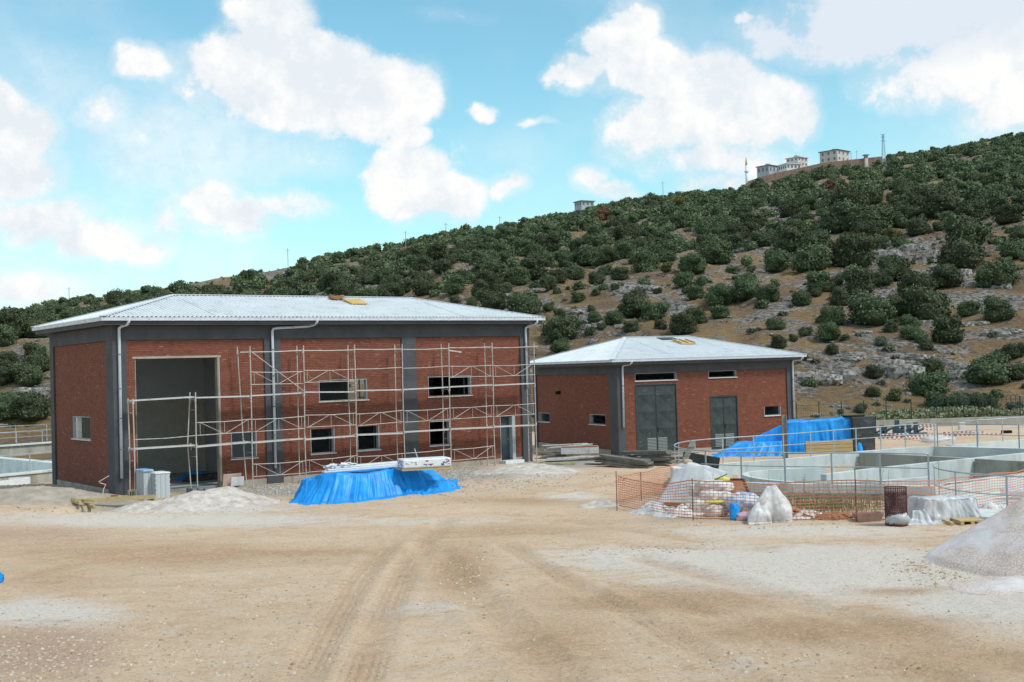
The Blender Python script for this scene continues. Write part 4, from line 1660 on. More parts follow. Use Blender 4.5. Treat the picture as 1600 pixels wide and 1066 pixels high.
b.box(.05, .089, 1.1, 12.0, -.7, ZB2 + .12)
b.build('plinth', M['concrete'], b2)
b = MB()
b.box(0, W2, 0, .4, ZT2 + .001, 5.47)
b.box(0, .4, .401, D2, ZT2 + .001, 5.47)
b.box(W2 - .4, W2, .401, D2, ZT2 + .001, 5.47)
b.build('ring_beam', M['render'], b2)
b = MB()
b.box(W2 - .4, W2, .401, D2, -.7, ZT2)
b.box(.401, W2 - .401, D2 - .3, D2, -.7, ZT2)
b.box(.34, W2 - .41, .34, D2 - .31, -.3, 0)
b.box(.34, W2 - .41, .34, D2 - .31, 4.93, 5.1)
b.build('inner_shell', M['inner'], b2)
for h in TW:
    opening(b2, h, .08, .26)
for h in SW2:
    opening(b2, h, .08, .26, axis='y')
b = MB()
b.tube([(.1, 8.3, 3.75), (-.22, 8.3, 3.72)], .11, 12)
b.build('duct_stub', M['black'], b2)


def steel_door(parent, x0, x1, z0, z1, rows):
    xm = (x0 + x1) / 2
    b = MB()
    b.box(x0, x0 + .06, .06, .2, z0, z1)
    b.box(x1 - .06, x1, .06, .2, z0, z1)
    b.box(x0 + .06, x1 - .06, .06, .2, z1 - .06, z1)
    b.build('door_frame', M['door'], parent)
    for a, c in ((x0 + .065, xm - .008), (xm + .008, x1 - .065)):
        b = MB()
        b.box(a, c, .12, .16, z0, z1 - .065)
        lz = z0 + .95
        ph = (z1 - .12 - lz - .03) / rows
        for i in range(rows):
            za, zb = lz + .03 + i * ph, lz + .03 + (i + 1) * ph - .03
            m = .03
            # crossed pyramid panel: four raised triangular facets
            cx_, cz_ = (a + c) / 2, (za + zb) / 2
            vs = [(a + m, .119, za), (c - m, .119, za), (c - m, .119, zb), (a + m, .119, zb), (cx_, .045, cz_), (cx_, .118, za), (c - m, .118, cz_), (cx_, .118, zb), (a + m, .118, cz_)]
            b.add(vs, [(5, 6, 4), (6, 7, 4), (7, 8, 4), (8, 5, 4), (0, 5, 8), (5, 1, 6), (6, 2, 7), (7, 3, 8)])
        b.box(a, a + .03, .10, .119, z0, z1 - .065)
        b.box(c - .03, c, .10, .119, z0, z1 - .065)
        o = b.build('door_leaf', M['door'], parent)
        inner = (xm - .70, xm - .06) if a < xm - .1 else (xm + .06, xm + .70)
        for k in range(9):
            zz = z0 + .12 + k * .09
            lb = MB()
            lb.add([(inner[0], .118, zz + .06), (inner[1], .118, zz + .06), (inner[1], .085, zz), (inner[0], .085, zz), (inner[0], .118, zz - .004), (inner[1], .118, zz - .004)], [(3, 2, 1, 0), (4, 5, 2, 3)])
            lb.build('louvre', M['louvre'], o)
        if a > xm - .1:
            hb = MB()
            hb.box(a + .06, a + .09, .05, .12, z0 + 1.25, z0 + 1.55)
            hb.build('handle', M['frame'], o)


steel_door(b2, 1.26, 4.21, .02, 4.24, 3)
steel_door(b2, 6.6, 8.66, .02, 3.33, 2)
eave(b2, -.56, W2 + .56, -.56, D2 + .56, 5.47, 5.67, .12)
hip_roof(b2, -.62, W2 + .62, -.62, D2 + .62, 5.77, 7.28, 4.04, 8.88, D2 / 2, .2)
downpipe(b2, [(.72, -.6, 5.75), (.72, -.6, 5.6), (.68, -.45, 5.5), (.45, -.15, 5.45), (.36, -.09, 5.38), (.35, -.09, 5.2), (.32, -.09, 1.68)], [(.34, -.09, z) for z in (4.2, 2.8)])
downpipe(b2, [(13.3, -.6, 5.75), (13.3, -.6, 5.6), (13.25, -.45, 5.5), (13.0, -.15, 5.45), (12.88, -.09, 5.38), (12.87, -.09, 5.2), (12.85, -.09, 1.74)], [(12.86, -.09, z) for z in (4.2, 2.8)])


def on(A, X, Y, x, y, z=0.0):
    return (X + x * math.cos(A) - y * math.sin(A), Y + x * math.sin(A) + y * math.cos(A), z)


# boards lying on the two roofs
sl1 = math.atan2(8.83 - 7.54, D1 / 2 + .62)
zroof1 = lambda t: 7.54 + (t + .62) * math.tan(sl1)
t = empty('roof_board', 'yellow board and packing lying near the ridge of the main roof', 'board', on(A1, X1, Y1, 13.3, 2.95, zroof1(2.95) + .05), A1)
t.rotation_euler = (sl1, 0, A1)
t.scale = (.62, .9, 1)
for i in range(4):
    b = MB()
    b.box(-.75 + i * .02, .75 + i * .03, -.62 + i * .31, -.33 + i * .31, .03 + .008 * i, .09 + .008 * i)
    b.build('board', M['ylboard'], t)
b = MB()
b.box(-.72, .70, -.5, -.4, -.01, .028)
b.box(-.72, .70, .35, .45, -.01, .028)
b.build('batten', M['wood'], t)
t = empty('packing_scrap', 'crumpled brown packing behind the yellow board on the main roof', 'packaging', on(A1, X1, Y1, 12.75, 3.75, zroof1(3.75) + .05), A1)
b = MB()
r = random.Random(4)
for i in range(7):
    b.obox((r.uniform(-.5, .5), r.uniform(-.15, .15), .1 + r.uniform(-.04, .06)), (1, r.uniform(-.5, .5), r.uniform(-.2, .3)), (0, 1, .1), (0, 0, 1), r.uniform(.12, .3), .12, r.uniform(.02, .08))
b.build('packing', M['card'], t)
sl2 = math.atan2(7.28 - 5.77, D2 / 2 + .62)
zr2 = lambda t: Z2 + 5.77 + (t + .62) * math.tan(sl2)
t = empty('roof_board', 'yellow timber frame lying on the front slope of the small roof', 'board', on(A2, X2, Y2, 7.2, 4.0, zr2(4.0) + .05), A2)
t.rotation_euler = (sl2, 0, A2)
t.scale = (.62, .7, 1)
for i in range(3):
    b = MB()
    b.box(-.9, .9, -.9 + i * .62, -.35 + i * .62, .02 + .01 * i, .07 + .01 * i)
    b.build('board', M['ylboard'], t)
for x in (-.8, 0, .8):
    b = MB()
    b.box(x - .05, x + .05, -.9, .9, .095, .15)
    b.build('batten', M['wood'], t)
b = MB()
b.box(-.62, .62, -.35, .35, 0, .05)
b.box(-.5, .5, -.26, .26, .05, .055)
o = b.build('roof_hatch', [M['dark']], None)
o.location = on(A2, X2, Y2, 6.75, 5.35, zr2(5.35) + .04)
o.rotation_euler = (sl2, 0, A2)
tag(o, 'dark open hatch piece near the ridge of the small roof', 'hatch')

# ------------------------------------------------------------------ scaffold
sc = empty('scaffold', 'weathered tube scaffold standing along the front of the main building', 'scaffold', (X1, Y1, 0), A1)
PS = [.5, 3.2, 5.76, 8.36, 11.02, 13.62, 16.3, 18.95, 21.63]
TO, TI = -.98, -.33
rs = random.Random(11)
for i, s_ in enumerate(PS):
    top = 4.12 if i == 0 else 4.3 if i == 1 else 6.25
    for j, tt in enumerate((TI, TO)):
        b = MB()
        gx, gy, _ = on(A1, X1, Y1, s_, tt)
        z0 = min(gzs(gx, gy), .15)
        lean = (-.1 if (i == 2 and j == 0) else 0)
        nseg = 3 if top > 5 else 2
        pts = [(s_ + rs.uniform(-.02, .02), tt + rs.uniform(-.02, .02), z0 - .02)]
        for q in range(1, nseg + 1):
            zz = top * q / nseg
            pts.append((s_ + rs.uniform(-.03, .03) + lean * q, tt + rs.uniform(-.02, .02), zz))
        if i == 1 and j == 0:
            pts[1] = (s_ - .14, tt, 2.05)
        b.tube(pts, .027, 7)
        b.tube([(pts[0][0], pts[0][1], z0 - .03), (pts[0][0], pts[0][1], z0 + .05)], .07, 8)
        o = b.build('standard', M['scaf'], sc)
        for q in range(1, nseg + 1):
            zz = 2.0 * q
            if zz < top - .1:
                cb = MB()
                cb.tube([(s_ + lean * q, tt, zz - .09), (s_ + lean * q, tt, zz + .09)], .04, 7)
                cb.bar((s_ + lean * q, tt, zz - .22), (s_ + lean * q, tt + (.12 if j else -.12), zz - .06), .03, .03)
                cb.build('coupler', M['scaf'], o)
    lv = 3 if i > 1 else 2
    for q in range(1, lv + 1):
        zz = 2.0 * q - .02
        b = MB()
        b.tube([(s_, TI, zz), (s_, TO, zz)], .022, 6)
        b.build('cross_tube', M['scaf'], sc)
        b = MB()
        b.tube([(s_, TI, zz - .45), (s_, TO, zz - .45)], .014, 5)
        b.build('cross_tube', M['scaf'], sc)


def truss(i, z, kind):
    a, c = PS[i] + .03, PS[i + 1] - .03
    m = (a + c) / 2
    y = TO - .03
    j0, j1 = rs.uniform(-.04, .04), rs.uniform(-.04, .04)
    b = MB()
    if kind in 'LV^':
        b.tube([(a, y, z + 1.03 + j0), (m, y - .01, z + 1.01 + (j0 + j1) / 2 - .01), (c, y, z + 1.03 + j1)], .018, 6)
    if kind in 'V^':
        b.tube([(a, y, z + .48 + j0), (c, y, z + .48 + j1)], .016, 6)
        p = a + .15, c - .15
        jm = (j0 + j1) / 2
        for x in (a + .14, m, c - .14):
            b.tube([(x, y, z + .48 + jm), (x, y, z + 1.02 + jm)], .011, 5)
        if kind == 'V':
            b.tube([(p[0], y, z + 1.02 + j0), (m - .05, y, z + .49 + jm)], .012, 5)
            b.tube([(m + .05, y, z + .49 + jm), (p[1], y, z + 1.02 + j1)], .012, 5)
        else:
            b.tube([(p[0], y, z + .49 + j0), (m - .05, y, z + 1.01 + jm)], .012, 5)
            b.tube([(m + .05, y, z + 1.01 + jm), (p[1], y, z + .49 + j1)], .012, 5)
    if kind == 'M':
        b.tube([(a, y, z + .42), (m, y - .02, z + .40), (c, y, z + .44)], .016, 6)
    b.build('guard_rail', M['scaf'], sc)


#        lift 0 (ground)   lift 1      lift 2
TR = [('', 'M', ''), ('', 'V', ''), ('V', '^', 'V'), ('V', '^', '^'), ('^', '^', 'L'), ('L', 'V', 'L'), ('V', '^', '^'), ('', '^', 'V')]
for i, (k0, k1, k2) in enumerate(TR):
    if k0:
        truss(i, 0.0, k0)
    if k1:
        truss(i, 2.0, k1)
    if k2:
        truss(i, 4.06, k2)
for i in range(8):
    for lv, z in ((1, 1.98), (2, 4.08)):
        a, c = PS[i] + (.0 if i else -.05), PS[i + 1] - .02
        dz0, dz1 = rs.uniform(-.05, .05), rs.uniform(-.05, .05)
        w = .27
        for k in range(2):
            b = MB()
            y = TO + .08 + k * .31 + w / 2 - .06
            b.bar((a + rs.uniform(-.03, .06), y, z + dz0 + rs.uniform(-.006, .006)), (c + rs.uniform(-.05, .03), y, z + dz1 + rs.uniform(-.006, .006)), w, .055)
            b.build('deck_board', M['plank'], sc)
# top rail runs from the third post to beyond the last
for i in range(2, 8):
    b = MB()
    z0_, z1_ = 6.0 + rs.uniform(-.04, .04), 6.0 + rs.uniform(-.04, .04)
    b.tube([(PS[i] - (.45 if i == 2 else 0), TO + .03, z0_), ((PS[i] + PS[i + 1]) / 2, TO + .03, (z0_ + z1_) / 2 - .02), (PS[i + 1] + (.3 if i == 7 else 0), TO + .03, z1_)], .024, 6)
    b.build('top_rail', M['scaf'], sc)
b = MB()
b.tube([(PS[2] + .05, TO - .05, 6.0), (PS[3], TO - .05, 4.15)], .022, 6)
b.build('brace', M['scaf'], sc)
b = MB()
b.bar((PS[6], TO, 5.9), (PS[6] + .75, TO - .02, 5.8), .05, .06)
b.build('spare_tube', M['plank'], sc)

# ------------------------------------------------------------------ draped sheets and heaps
def resample(ring, n):
    P_ = np.array([list(p) + [0] * (3 - len(p)) for p in ring], float)
    P_ = np.vstack([P_, P_[:1]])
    d = np.r_[0, np.cumsum(np.linalg.norm(np.diff(P_, axis=0), axis=1))]
    t_ = np.linspace(0, d[-1], n, endpoint=False)
    return np.stack([np.interp(t_, d, P_[:, k]) for k in range(3)], 1)


def drape(name, top, bottom, mt, seed=0, n=220, m=16, amp=.14, freq=2.4, skirt=.35, sag=.05, parent=None, wr=.04, bulge=.0, thick=True):
    """sheet over a load: top edge ring (x,y,z), foot ring (x,y); folds deepen towards the foot"""
    B_ = resample([(p[0], p[1], 0) for p in bottom], n)
    Td = resample(top, 1500)

    def wang(Q):
        q_ = Q[:, :2] - Q[:, :2].mean(0)
        Wm = np.linalg.inv(np.linalg.cholesky(np.cov(q_.T)))
        q_ = q_ @ Wm.T
        return np.arctan2(q_[:, 1], q_[:, 0])
    ta_, ba_ = wang(Td), wang(B_)
    od = np.argsort(ta_)
    T = np.stack([np.interp(ba_, ta_[od], Td[od, k_], period=2 * math.pi) for k_ in range(3)], 1)
    cen_ = T.mean(0)
    d = np.r_[0, np.cumsum(np.linalg.norm(np.diff(B_, axis=0), axis=1))]
    per = d[-1] + np.linalg.norm(B_[0] - B_[-1])
    ang = d / per * 2 * math.pi
    cx_, sx_ = np.cos(ang) * per / 6.28, np.sin(ang) * per / 6.28

    def F(fr, o_):
        return fbm(cx_ * fr + seed * 7.7 + o_, sx_ * fr + seed * 3.1, 3) * 2
    fold = np.abs(F(freq, 0)) * 1.4 - .3 + .5 * F(freq * 2.6, 9)
    foot = F(1.1, 30)
    nv = B_ - cen_
    nv[:, 2] = 0
    # outward normals of the foot ring
    tg = np.roll(B_, -1, 0) - np.roll(B_, 1, 0)
    nv = np.stack([tg[:, 1], -tg[:, 0], 0 * tg[:, 0]], 1)
    nv /= np.linalg.norm(nv, axis=1)[:, None] + 1e-9
    if ((B_ - B_.mean(0)) * nv).sum() < 0:
        nv = -nv
    rows = []
    for k in range(1, 8):
        f = k / 7
        P_ = cen_ + (T - cen_) * f
        P_[:, 2] = (cen_[2] * (1 - f) + T[:, 2] * f) - sag * math.sin(f * math.pi) + wr * fbm(P_[:, 0] * 2 + seed, P_[:, 1] * 2, 3) * 2
        rows.append(P_)
    zg = gz(B_[:, 0], B_[:, 1])
    for k in range(1, m + 1):
        w = k / m
        P_ = T * (1 - w ** 1.15) + B_ * w ** 1.15
        P_ = P_ + nv * (amp * fold * w ** .8 + bulge * math.sin(w * math.pi))[:, None]
        x_ = F(freq * 1.3, w * 1.2)
        P_ = P_ + nv * (amp * .35 * x_)[:, None]
        P_[:, 2] = T[:, 2] * (1 - w) + (zg + .03) * w
        P_[:, 2] += wr * fbm(cx_ * 3 + w * 5, sx_ * 3 + seed, 2)
        rows.append(P_)
    last = rows[-1]
    for k, q in enumerate((.33, .66, 1.0)):
        P_ = last + nv * (skirt * (.55 + 1.1 * foot) * q)[:, None]
        P_[:, 2] = gz(P_[:, 0], P_[:, 1]) + (.09 * np.abs(fbm(cx_ * 4 + k * 3, sx_ * 4, 3)) * 2 + .02 if q < 1 else .004)
        rows.append(P_)
    R_ = np.array(rows)
    nr_, nn_ = R_.shape[:2]
    Vv = np.vstack([R_.reshape(-1, 3), [[cen_[0], cen_[1], cen_[2]]]])
    I_ = np.arange(nr_ * nn_).reshape(nr_, nn_)
    J_ = np.roll(I_, -1, 1)
    Q_ = np.stack([I_[:-1], J_[:-1], J_[1:], I_[1:]], -1).reshape(-1, 4)
    me_ = bpy.data.meshes.new(name)
    fs = [tuple(q) for q in Q_.tolist()] + [(nr_ * nn_, int(I_[0, k]), int(J_[0, k])) for k in range(nn_)]
    me_.from_pydata([tuple(v) for v in Vv.tolist()], [], fs)
    me_.polygons.foreach_set('use_smooth', [True] * len(me_.polygons))
    me_.materials.append(mt)
    me_.update()
    o = bpy.data.objects.new(name, me_)
    COL.objects.link(o)
    if parent:
        o.parent = parent
    return o


def boxring(c, u, hx, hy, z):
    ux, uy = math.cos(u), math.sin(u)
    return [(c[0] + ux * a * hx - uy * b_ * hy, c[1] + uy * a * hx + ux * b_ * hy, z) for a, b_ in ((-1, -1), (1, -1), (1, 1), (-1, 1))]


def heap(name, c, rx, ry, h, mt, rz=0, seed=0, n=72, m=26, p=1.3, rough=.12, peaks=None, parent=None):
    # a slumped, uneven heap of loose material
    vs, fs = [], []
    for k in range(m + 1):
        r_ = (k / m)
        for j in range(n):
            a = 2 * math.pi * j / n
            e = 1 + .22 * float(fbm(math.cos(a) * 1.3 + seed, math.sin(a) * 1.3, 2)) * 2
            x, y = math.cos(a) * rx * r_ * e, math.sin(a) * ry * r_ * e
            X_, Y_ = c[0] + x * math.cos(rz) - y * math.sin(rz), c[1] + x * math.sin(rz) + y * math.cos(rz)
            vs.append((X_, Y_, r_))
    V_ = np.array(vs)
    r_ = V_[:, 2]
    prof = np.clip(1 - r_, 0, 1) ** p
    prof = prof * (1 - .35 * np.exp(-(r_ / .18) ** 2))
    z = h * prof
    if peaks:
        for (dx, dy, hh, w) in peaks:
            z = z + hh * np.exp(-(((V_[:, 0] - c[0] - dx) ** 2 + (V_[:, 1] - c[1] - dy) ** 2) / w ** 2)) * np.clip(1.2 - r_, 0, 1)
    z = z + .06 * fbm(V_[:, 0] * 5 + seed, V_[:, 1] * 5, 4, .6) * np.clip((1 - r_) * 4, 0, 1) + rough * h * fbm(V_[:, 0] * 1.6 + seed, V_[:, 1] * 1.6, 5, .6) * np.clip((1 - r_) * 3, 0, 1)
    zg = gz(V_[:, 0], V_[:, 1])
    V_[:, 2] = zg + z - .05 * (r_ > .97) + .01
    I_ = np.arange((m + 1) * n).reshape(m + 1, n)
    J_ = np.roll(I_, -1, 1)
    Q_ = np.stack([I_[:-1], J_[:-1], J_[1:], I_[1:]], -1).reshape(-1, 4)[:, ::-1]
    o = numesh(name, V_, Q_, mt)
    return o


# blue tarpaulin over a load in front of the main building
t = empty('covered_load', 'long low load under a bright blue tarpaulin in front of the scaffold', 'tarpaulin', (-5.6, 48.6, 0))
t_inv = Vector((5.6, -48.6, 0))


def adopt(o, t_):
    o.parent = t_
    o.matrix_parent_inverse = Matrix.Translation(-Vector(t_.location))
    return o


topL = [(-8.0, 47.75, .82), (-7.5, 47.3, 1.0), (-6.9, 47.05, 1.06), (-5.9, 47.4, 1.0), (-5.0, 48.1, 1.08), (-4.7, 48.7, 1.02), (-5.3, 50.6, 1.0), (-7.9, 49.6, .9)]
botL = [(-8.6, 47.4), (-8.0, 46.6), (-7.0, 46.2), (-5.9, 46.6), (-4.9, 47.5), (-4.3, 48.6), (-5.2, 51.3), (-8.3, 50.2)]
adopt(drape('tarpaulin', topL, botL, M['tarp'], 1, n=360, amp=.24, freq=3.1, skirt=.2, sag=.04, wr=.07), t)
topR = [(-4.9, 48.75, 1.0), (-4.0, 49.1, .98), (-3.6, 49.7, 1.02), (-3.7, 51.3, 1.0), (-5.0, 50.7, 1.0)]
botR = [(-4.9, 48.6), (-4.2, 48.3), (-3.3, 48.9), (-2.8, 49.9), (-2.8, 51.2), (-3.5, 52.2), (-5.4, 51.0)]
adopt(drape('tarpaulin', topR, botR, M['tarp'], 3, n=300, amp=.22, freq=3.0, skirt=.25, sag=.04, wr=.08), t)
adopt(drape('tarpaulin', [(-3.6, 49.0, .42), (-2.9, 49.3, .5), (-2.4, 50.0, .42), (-2.8, 50.4, .45), (-3.5, 49.8, .5)], [(-4.3, 48.2), (-3.4, 48.2), (-2.8, 48.8), (-2.4, 49.8), (-2.6, 50.8), (-3.6, 50.2)], M['tarp'], 8, n=240, amp=.24, freq=3.4, skirt=.22, sag=.1, wr=.22), t)
adopt(drape('tarpaulin', [(-8.5, 48.2, .72), (-8.2, 47.7, .8), (-7.9, 49.0, .85), (-8.3, 49.5, .8)], [(-8.75, 47.9), (-8.4, 47.2), (-7.8, 46.9), (-7.6, 49.8), (-8.6, 49.9)], M['tarp'], 5, n=200, amp=.16, freq=2.6, skirt=.2, sag=.05, wr=.12), t)
# white panels on it
t = empty('panel_bundle', 'long thin white insulation panels lying on the blue tarpaulin', 'panels', (0, 0, 0), 0)
pa, pb = Vector((-7.55, 47.75, 1.09)), Vector((-4.75, 49.1, 1.14))
for k in range(3):
    b = MB()
    b.bar(pa + Vector((.12 * k, .15 * k, .07 * k)), pb + Vector((.05 * k - .1, .25 * k, .06 * k)), .42, .05)
    b.build('panel', M['white'], t)
b = MB()
rr = random.Random(2)
for q in range(10):
    f = rr.random() * .4
    p_ = pa.lerp(pb, f) + Vector((0, .1, .22))
    b.obox(p_, (1, rr.uniform(-1, 1), rr.uniform(-.4, .4)), (0, 1, rr.uniform(-.4, .4)), (0, 0, 1), rr.uniform(.08, .25), .1, .015)
o = b.build('torn_wrap', M['white'], t)
# printed white pack
t = empty('wrapped_pack', 'white shrink wrapped pack with red and blue print on the blue tarpaulin', 'package', G(663, 733, 1.02), .33)
b = MB()
b.box(-.98, .98, -.5, .5, .1, .44)
o = b.build('pack', M['white'], t, bevel=.05)
pr = mat('pack_print_red', (.5, .05, .06), None)
pb_ = mat('pack_print_blue', (.06, .12, .4), None)
rr = random.Random(8)
b, bb = MB(), MB()
for k in range(26):
    x = rr.choice([rr.uniform(-.92, -.45), rr.uniform(-.2, .2), rr.uniform(.6, .92)])
    z = rr.uniform(.16, .38)
    q = b if rr.random() < .5 else bb
    q.box(x - rr.uniform(.02, .08), x + rr.uniform(.02, .08), -.506, -.501, z - rr.uniform(.006, .02), z + rr.uniform(.006, .03))
for k in range(12):
    y, z = rr.uniform(-.4, .4), rr.uniform(.16, .38)
    (b if k % 2 else bb).box(-.986, -.981, y - .05, y + .05, z - .02, z + .02)
b.build('red_print', pr, t)
bb.build('blue_print', pb_, t)
b = MB()
for y in (-.4, 0, .4):
    b.box(-1.0, 1.0, y - .05, y + .05, .0, .1)
b.build('pallet_base', M['wood'], t)
b = MB()
b.tube([(-.25, .6, 0), (-.32, .62, .45), (-.42, .62, .78)], .02, 6)
o = b.build('rod', M['plank'], None)
o.location = G(663, 733, 1.02)
tag(o, 'thin upright rod sticking out behind the printed white pack', 'rod')

# sand and plaster heaps
o = heap('sand_heap', (-12.1, 47.6), 2.9, 1.9, .72, M['sand'], .5, 2, p=1.1, rough=.35, peaks=[(.9, .6, .2, .8), (-1.6, -.9, .12, 1)])
tag(o, 'wide pale sand heap before the tall doorway', 'sand heap')
o = heap('sand_heap', (-14.0, 46.7), 1.6, 1.2, .42, M['sand'], .4, 5, p=1.1, rough=.3)
tag(o, 'low whitish sand heap beside the block pallet and timber beam', 'sand heap')
o = heap('plaster_spoil', (.4, 57.6), 2.3, 2.6, .45, M['sand'], .5, 9, p=1.0, rough=.4)
tag(o, 'spilled white plaster spoil before the grey door corner', 'spoil heap')
o = heap('plaster_spoil', (2.9, 43.3), .8, .7, .22, M['sand'], .5, 12, p=1.0, rough=.7)
tag(o, 'small broken white lump beside the barrier net', 'spoil heap')
o = heap('gravel_heap', (14.1, 29.0), 4.3, 4.2, 2.55, M['gravel'], 0, 4, n=160, m=70, p=1.0, rough=.07)
tag(o, 'tall pinkish white gravel heap at the right edge', 'gravel heap')
o = heap('gravel_heap', (10.9, 25.8), 2.0, 1.2, .22, M['gravel'], .3, 7, n=100, m=40, p=1.1, rough=.15)
tag(o, 'low pale gravel spill at the foot of the tall gravel heap', 'gravel heap')
o = heap('dirt_bank', (-19.4, 49.6), 3.4, 1.9, .5, mat('rubbly_dirt', (.30, .26, .22), (.44, .38, .31), 2.0, .95, .04, 12, dirt=(.42, .32, .22), dscale=1.2), .2, 3, p=.9, rough=.5)
tag(o, 'low bank of rubbly dirt by the left wall', kind='structure')

# pallet of grey blocks
def blockpallet():
    t = empty('block_pallet', 'pallet of pale grey blocks capped with blue sheet at the tall doorway', 'pallet', (-14.55, 50.35, gzs(-14.55, 50.35)), A1)
    b = MB()
    for y in (-.45, 0, .45):
        b.box(-.6, .6, y - .05, y + .05, 0, .09)
    o = b.build('pallet', M['wood'], t)
    for k in range(6):
        pb2 = MB()
        pb2.box(-.6 + k * .205, -.6 + k * .205 + .17, -.5, .5, .09, .115)
        pb2.build('slat', M['wood'], o)
    bm_ = MB()
    bm_.box(-.095, .095, -.145, .145, 0, .095)
    me_ = bm_.mesh('block', mat('pale_grey_block', (.36, .38, .40), (.5, .52, .54), 3, .9, .003, 40))
    for i in range(3):
        for j in range(3):
            for k in range(10):
                inst(me_, 'block', (-.42 + i * .2 + (.02 if k % 2 else 0), -.3 + j * .3, .116 + k * .098), 0, 1, t)
    for i in range(2):
        for j in range(3):
            for k in range(12):
                inst(me_, 'block', (-.74 + i * .2, .16 + j * .3, .02 + k * .098), 0, 1, t)
    b = MB()
    b.box(-.53, .12, -.47, .47, 1.10, 1.16)
    b.build('cap_sheet', M['white'], t, bevel=.02)
    b = MB()
    b.box(-.87, -.42, -.04, .94, 1.19, 1.28)
    b.build('cap_sheet', mat('light_blue_sheet', (.2, .38, .58), (.3, .48, .66), 4, .5), t, bevel=.03)


blockpallet()
t = empty('wrapped_tiles', 'low stack of wrapped tiles on a pallet beside the grey blocks', 'tiles', (-13.2, 51.35, gzs(-13.2, 51.35)), A1)
b = MB()
b.box(-.75, .75, -.5, .5, .07, .12)
for y in (-.45, 0, .45):
    b.box(-.75, .75, y - .05, y + .05, -.03, .07)
b.build('pallet', M['wood'], t)
rr = random.Random(6)
for k in range(5):
    b = MB()
    b.box(-.6 + k * .27, -.6 + k * .27 + .22, -.35, .35, .125, .3 + rr.uniform(-.06, .04))
    b.build('tile_pack', M['louvre'], t, bevel=.02)
g0 = on(A1, X1, Y1, .55, -.75)
t = empty('hollow_block', 'upright hollow concrete block at the foot of the corner column', 'block', G(205, 781, gzs(*G(205, 781)[:2])), A1)
b = MB()
for (a, c, z0, z1) in ((-.11, .11, 0, .05), (-.11, .11, .34, .40), (-.11, -.08, .05, .34), (.08, .11, .05, .34), (-.02, .02, .05, .34)):
    b.box(a, c, -.09, .09, z0, z1)
b.build('block_body', M['concrete'], t)
o = MB().obox((0, 0, .1), (1, .2, 0), (-.2, 1, 0), (0, 0, 1), .14, .1, .1).build('clay_block', mat('red_clay', (.28, .09, .06), (.34, .13, .09), 5, .9), None, bevel=.02)
o.location = G(179, 781, gzs(*G(179, 781)[:2]))
tag(o, 'red clay block lying beside the hollow concrete block', 'block')
zc = gzs(-15, 49)
t = empty('timber_beam', 'long yellow formwork beam lying before the left corner', 'beam', (0, 0, 0))
b = MB()
b.bar(G(118, 783, .22), G(244, 776, .22), .1, .16)
b.build('beam', M['yellowwood'], t)
t = empty('timber_beam', 'short yellow beam lying askew at the end of the long one', 'beam', (0, 0, 0))
b = MB()
b.bar(G(100, 780, .12), G(126, 786, .18), .1, .12)
b.bar(G(133, 787, .05), G(148, 793, .0), .1, .12)
b.build('beam', M['yellowwood'], t)
t = empty('timber_plank', 'thin yellow plank leaning behind the long formwork beam', 'plank', (0, 0, 0))
b = MB()
b.bar(G(100, 778, .2), G(150, 783, .3), .08, .04)
b.build('board', M['wood'], t)
b = MB()
b.prism([G(*q)[:2] for q in ((124, 795), (160, 804), (190, 798), (178, 790), (140, 788))], -.62, -.34)
o = b.build('puddle', M['water'], None)
tag(o, 'grey water standing in the small pit before the corner', kind='structure')
b = MB()
p0 = Vector(G(158, 781, 0))
b.tube([p0 + Vector(v) for v in ((0, 0, -.1), (.12, 0, .45), (.2, .02, .62), (0, .02, .68), (-.08, 0, .74), (.35, 0, .98))], .018, 6)
o = b.build('bent_cable', M['sill'], None)
tag(o, 'bent pale cable end rising from the rubble at the left corner', 'cable')
b = MB()
b.tube([G(-40, 774, -.55), G(0, 768, -.45), G(30, 764.5, -.4), G(50, 762, -.35), G(70, 761, -.3)], .09, 8)
o = b.build('pipe', M['blueprint'], None)
tag(o, 'dark blue pipe lying on the ground at the left edge', 'pipe')
# things at the doorway
o = heap('blue_rag_heap', on(A1, X1, Y1, 5.2, 4.3)[:2], .9, .6, .5, M['tarp'], .3, 31, n=40, m=12, p=.9, rough=.8)
o.location.z = .12
tag(o, 'crumpled blue sheet inside the tall doorway', 'sheet')
t = empty('timber_offcuts', 'dark red and black boards piled on the hall floor by the blue sheet', 'boards', on(A1, X1, Y1, 5.0, 3.2, .13), A1)
for k in range(5):
    b = MB()
    b.bar((-.9 + k * .1, -.2 + .1 * k, .05 + .05 * k), (1.0 + .05 * k, .1 * k, .06 + .05 * k), .16, .05)
    b.build('board', M['rust'] if k % 2 else M['dark'], t)
o = MB().obox((0, 0, .22), (1, 0, 0), (0, 1, .25), (0, -.25, 1), .3, .015, .2).build('white_board', M['white'], None)
o.location = on(A1, X1, Y1, 5.35, -.25, .05)
o.rotation_euler = (0, 0, A1)
tag(o, 'small white board leaning at the wall right of the doorway', 'board')
o = MB().obox((0, 0, .3), (1, 0, 0), (0, 1, .25), (0, -.25, 1), .42, .015, .27).build('pink_board', mat('pinkish_board', (.52, .36, .3), (.6, .45, .38), 4, .9), None)
o.location = on(A1, X1, Y1, 5.15, -.12, .05)
o.rotation_euler = (0, 0, A1)
tag(o, 'pinkish board leaning behind the small white one by the doorway', 'board')
#PART3
# ------------------------------------------------------------------ concrete tanks at the right
TZ = .5


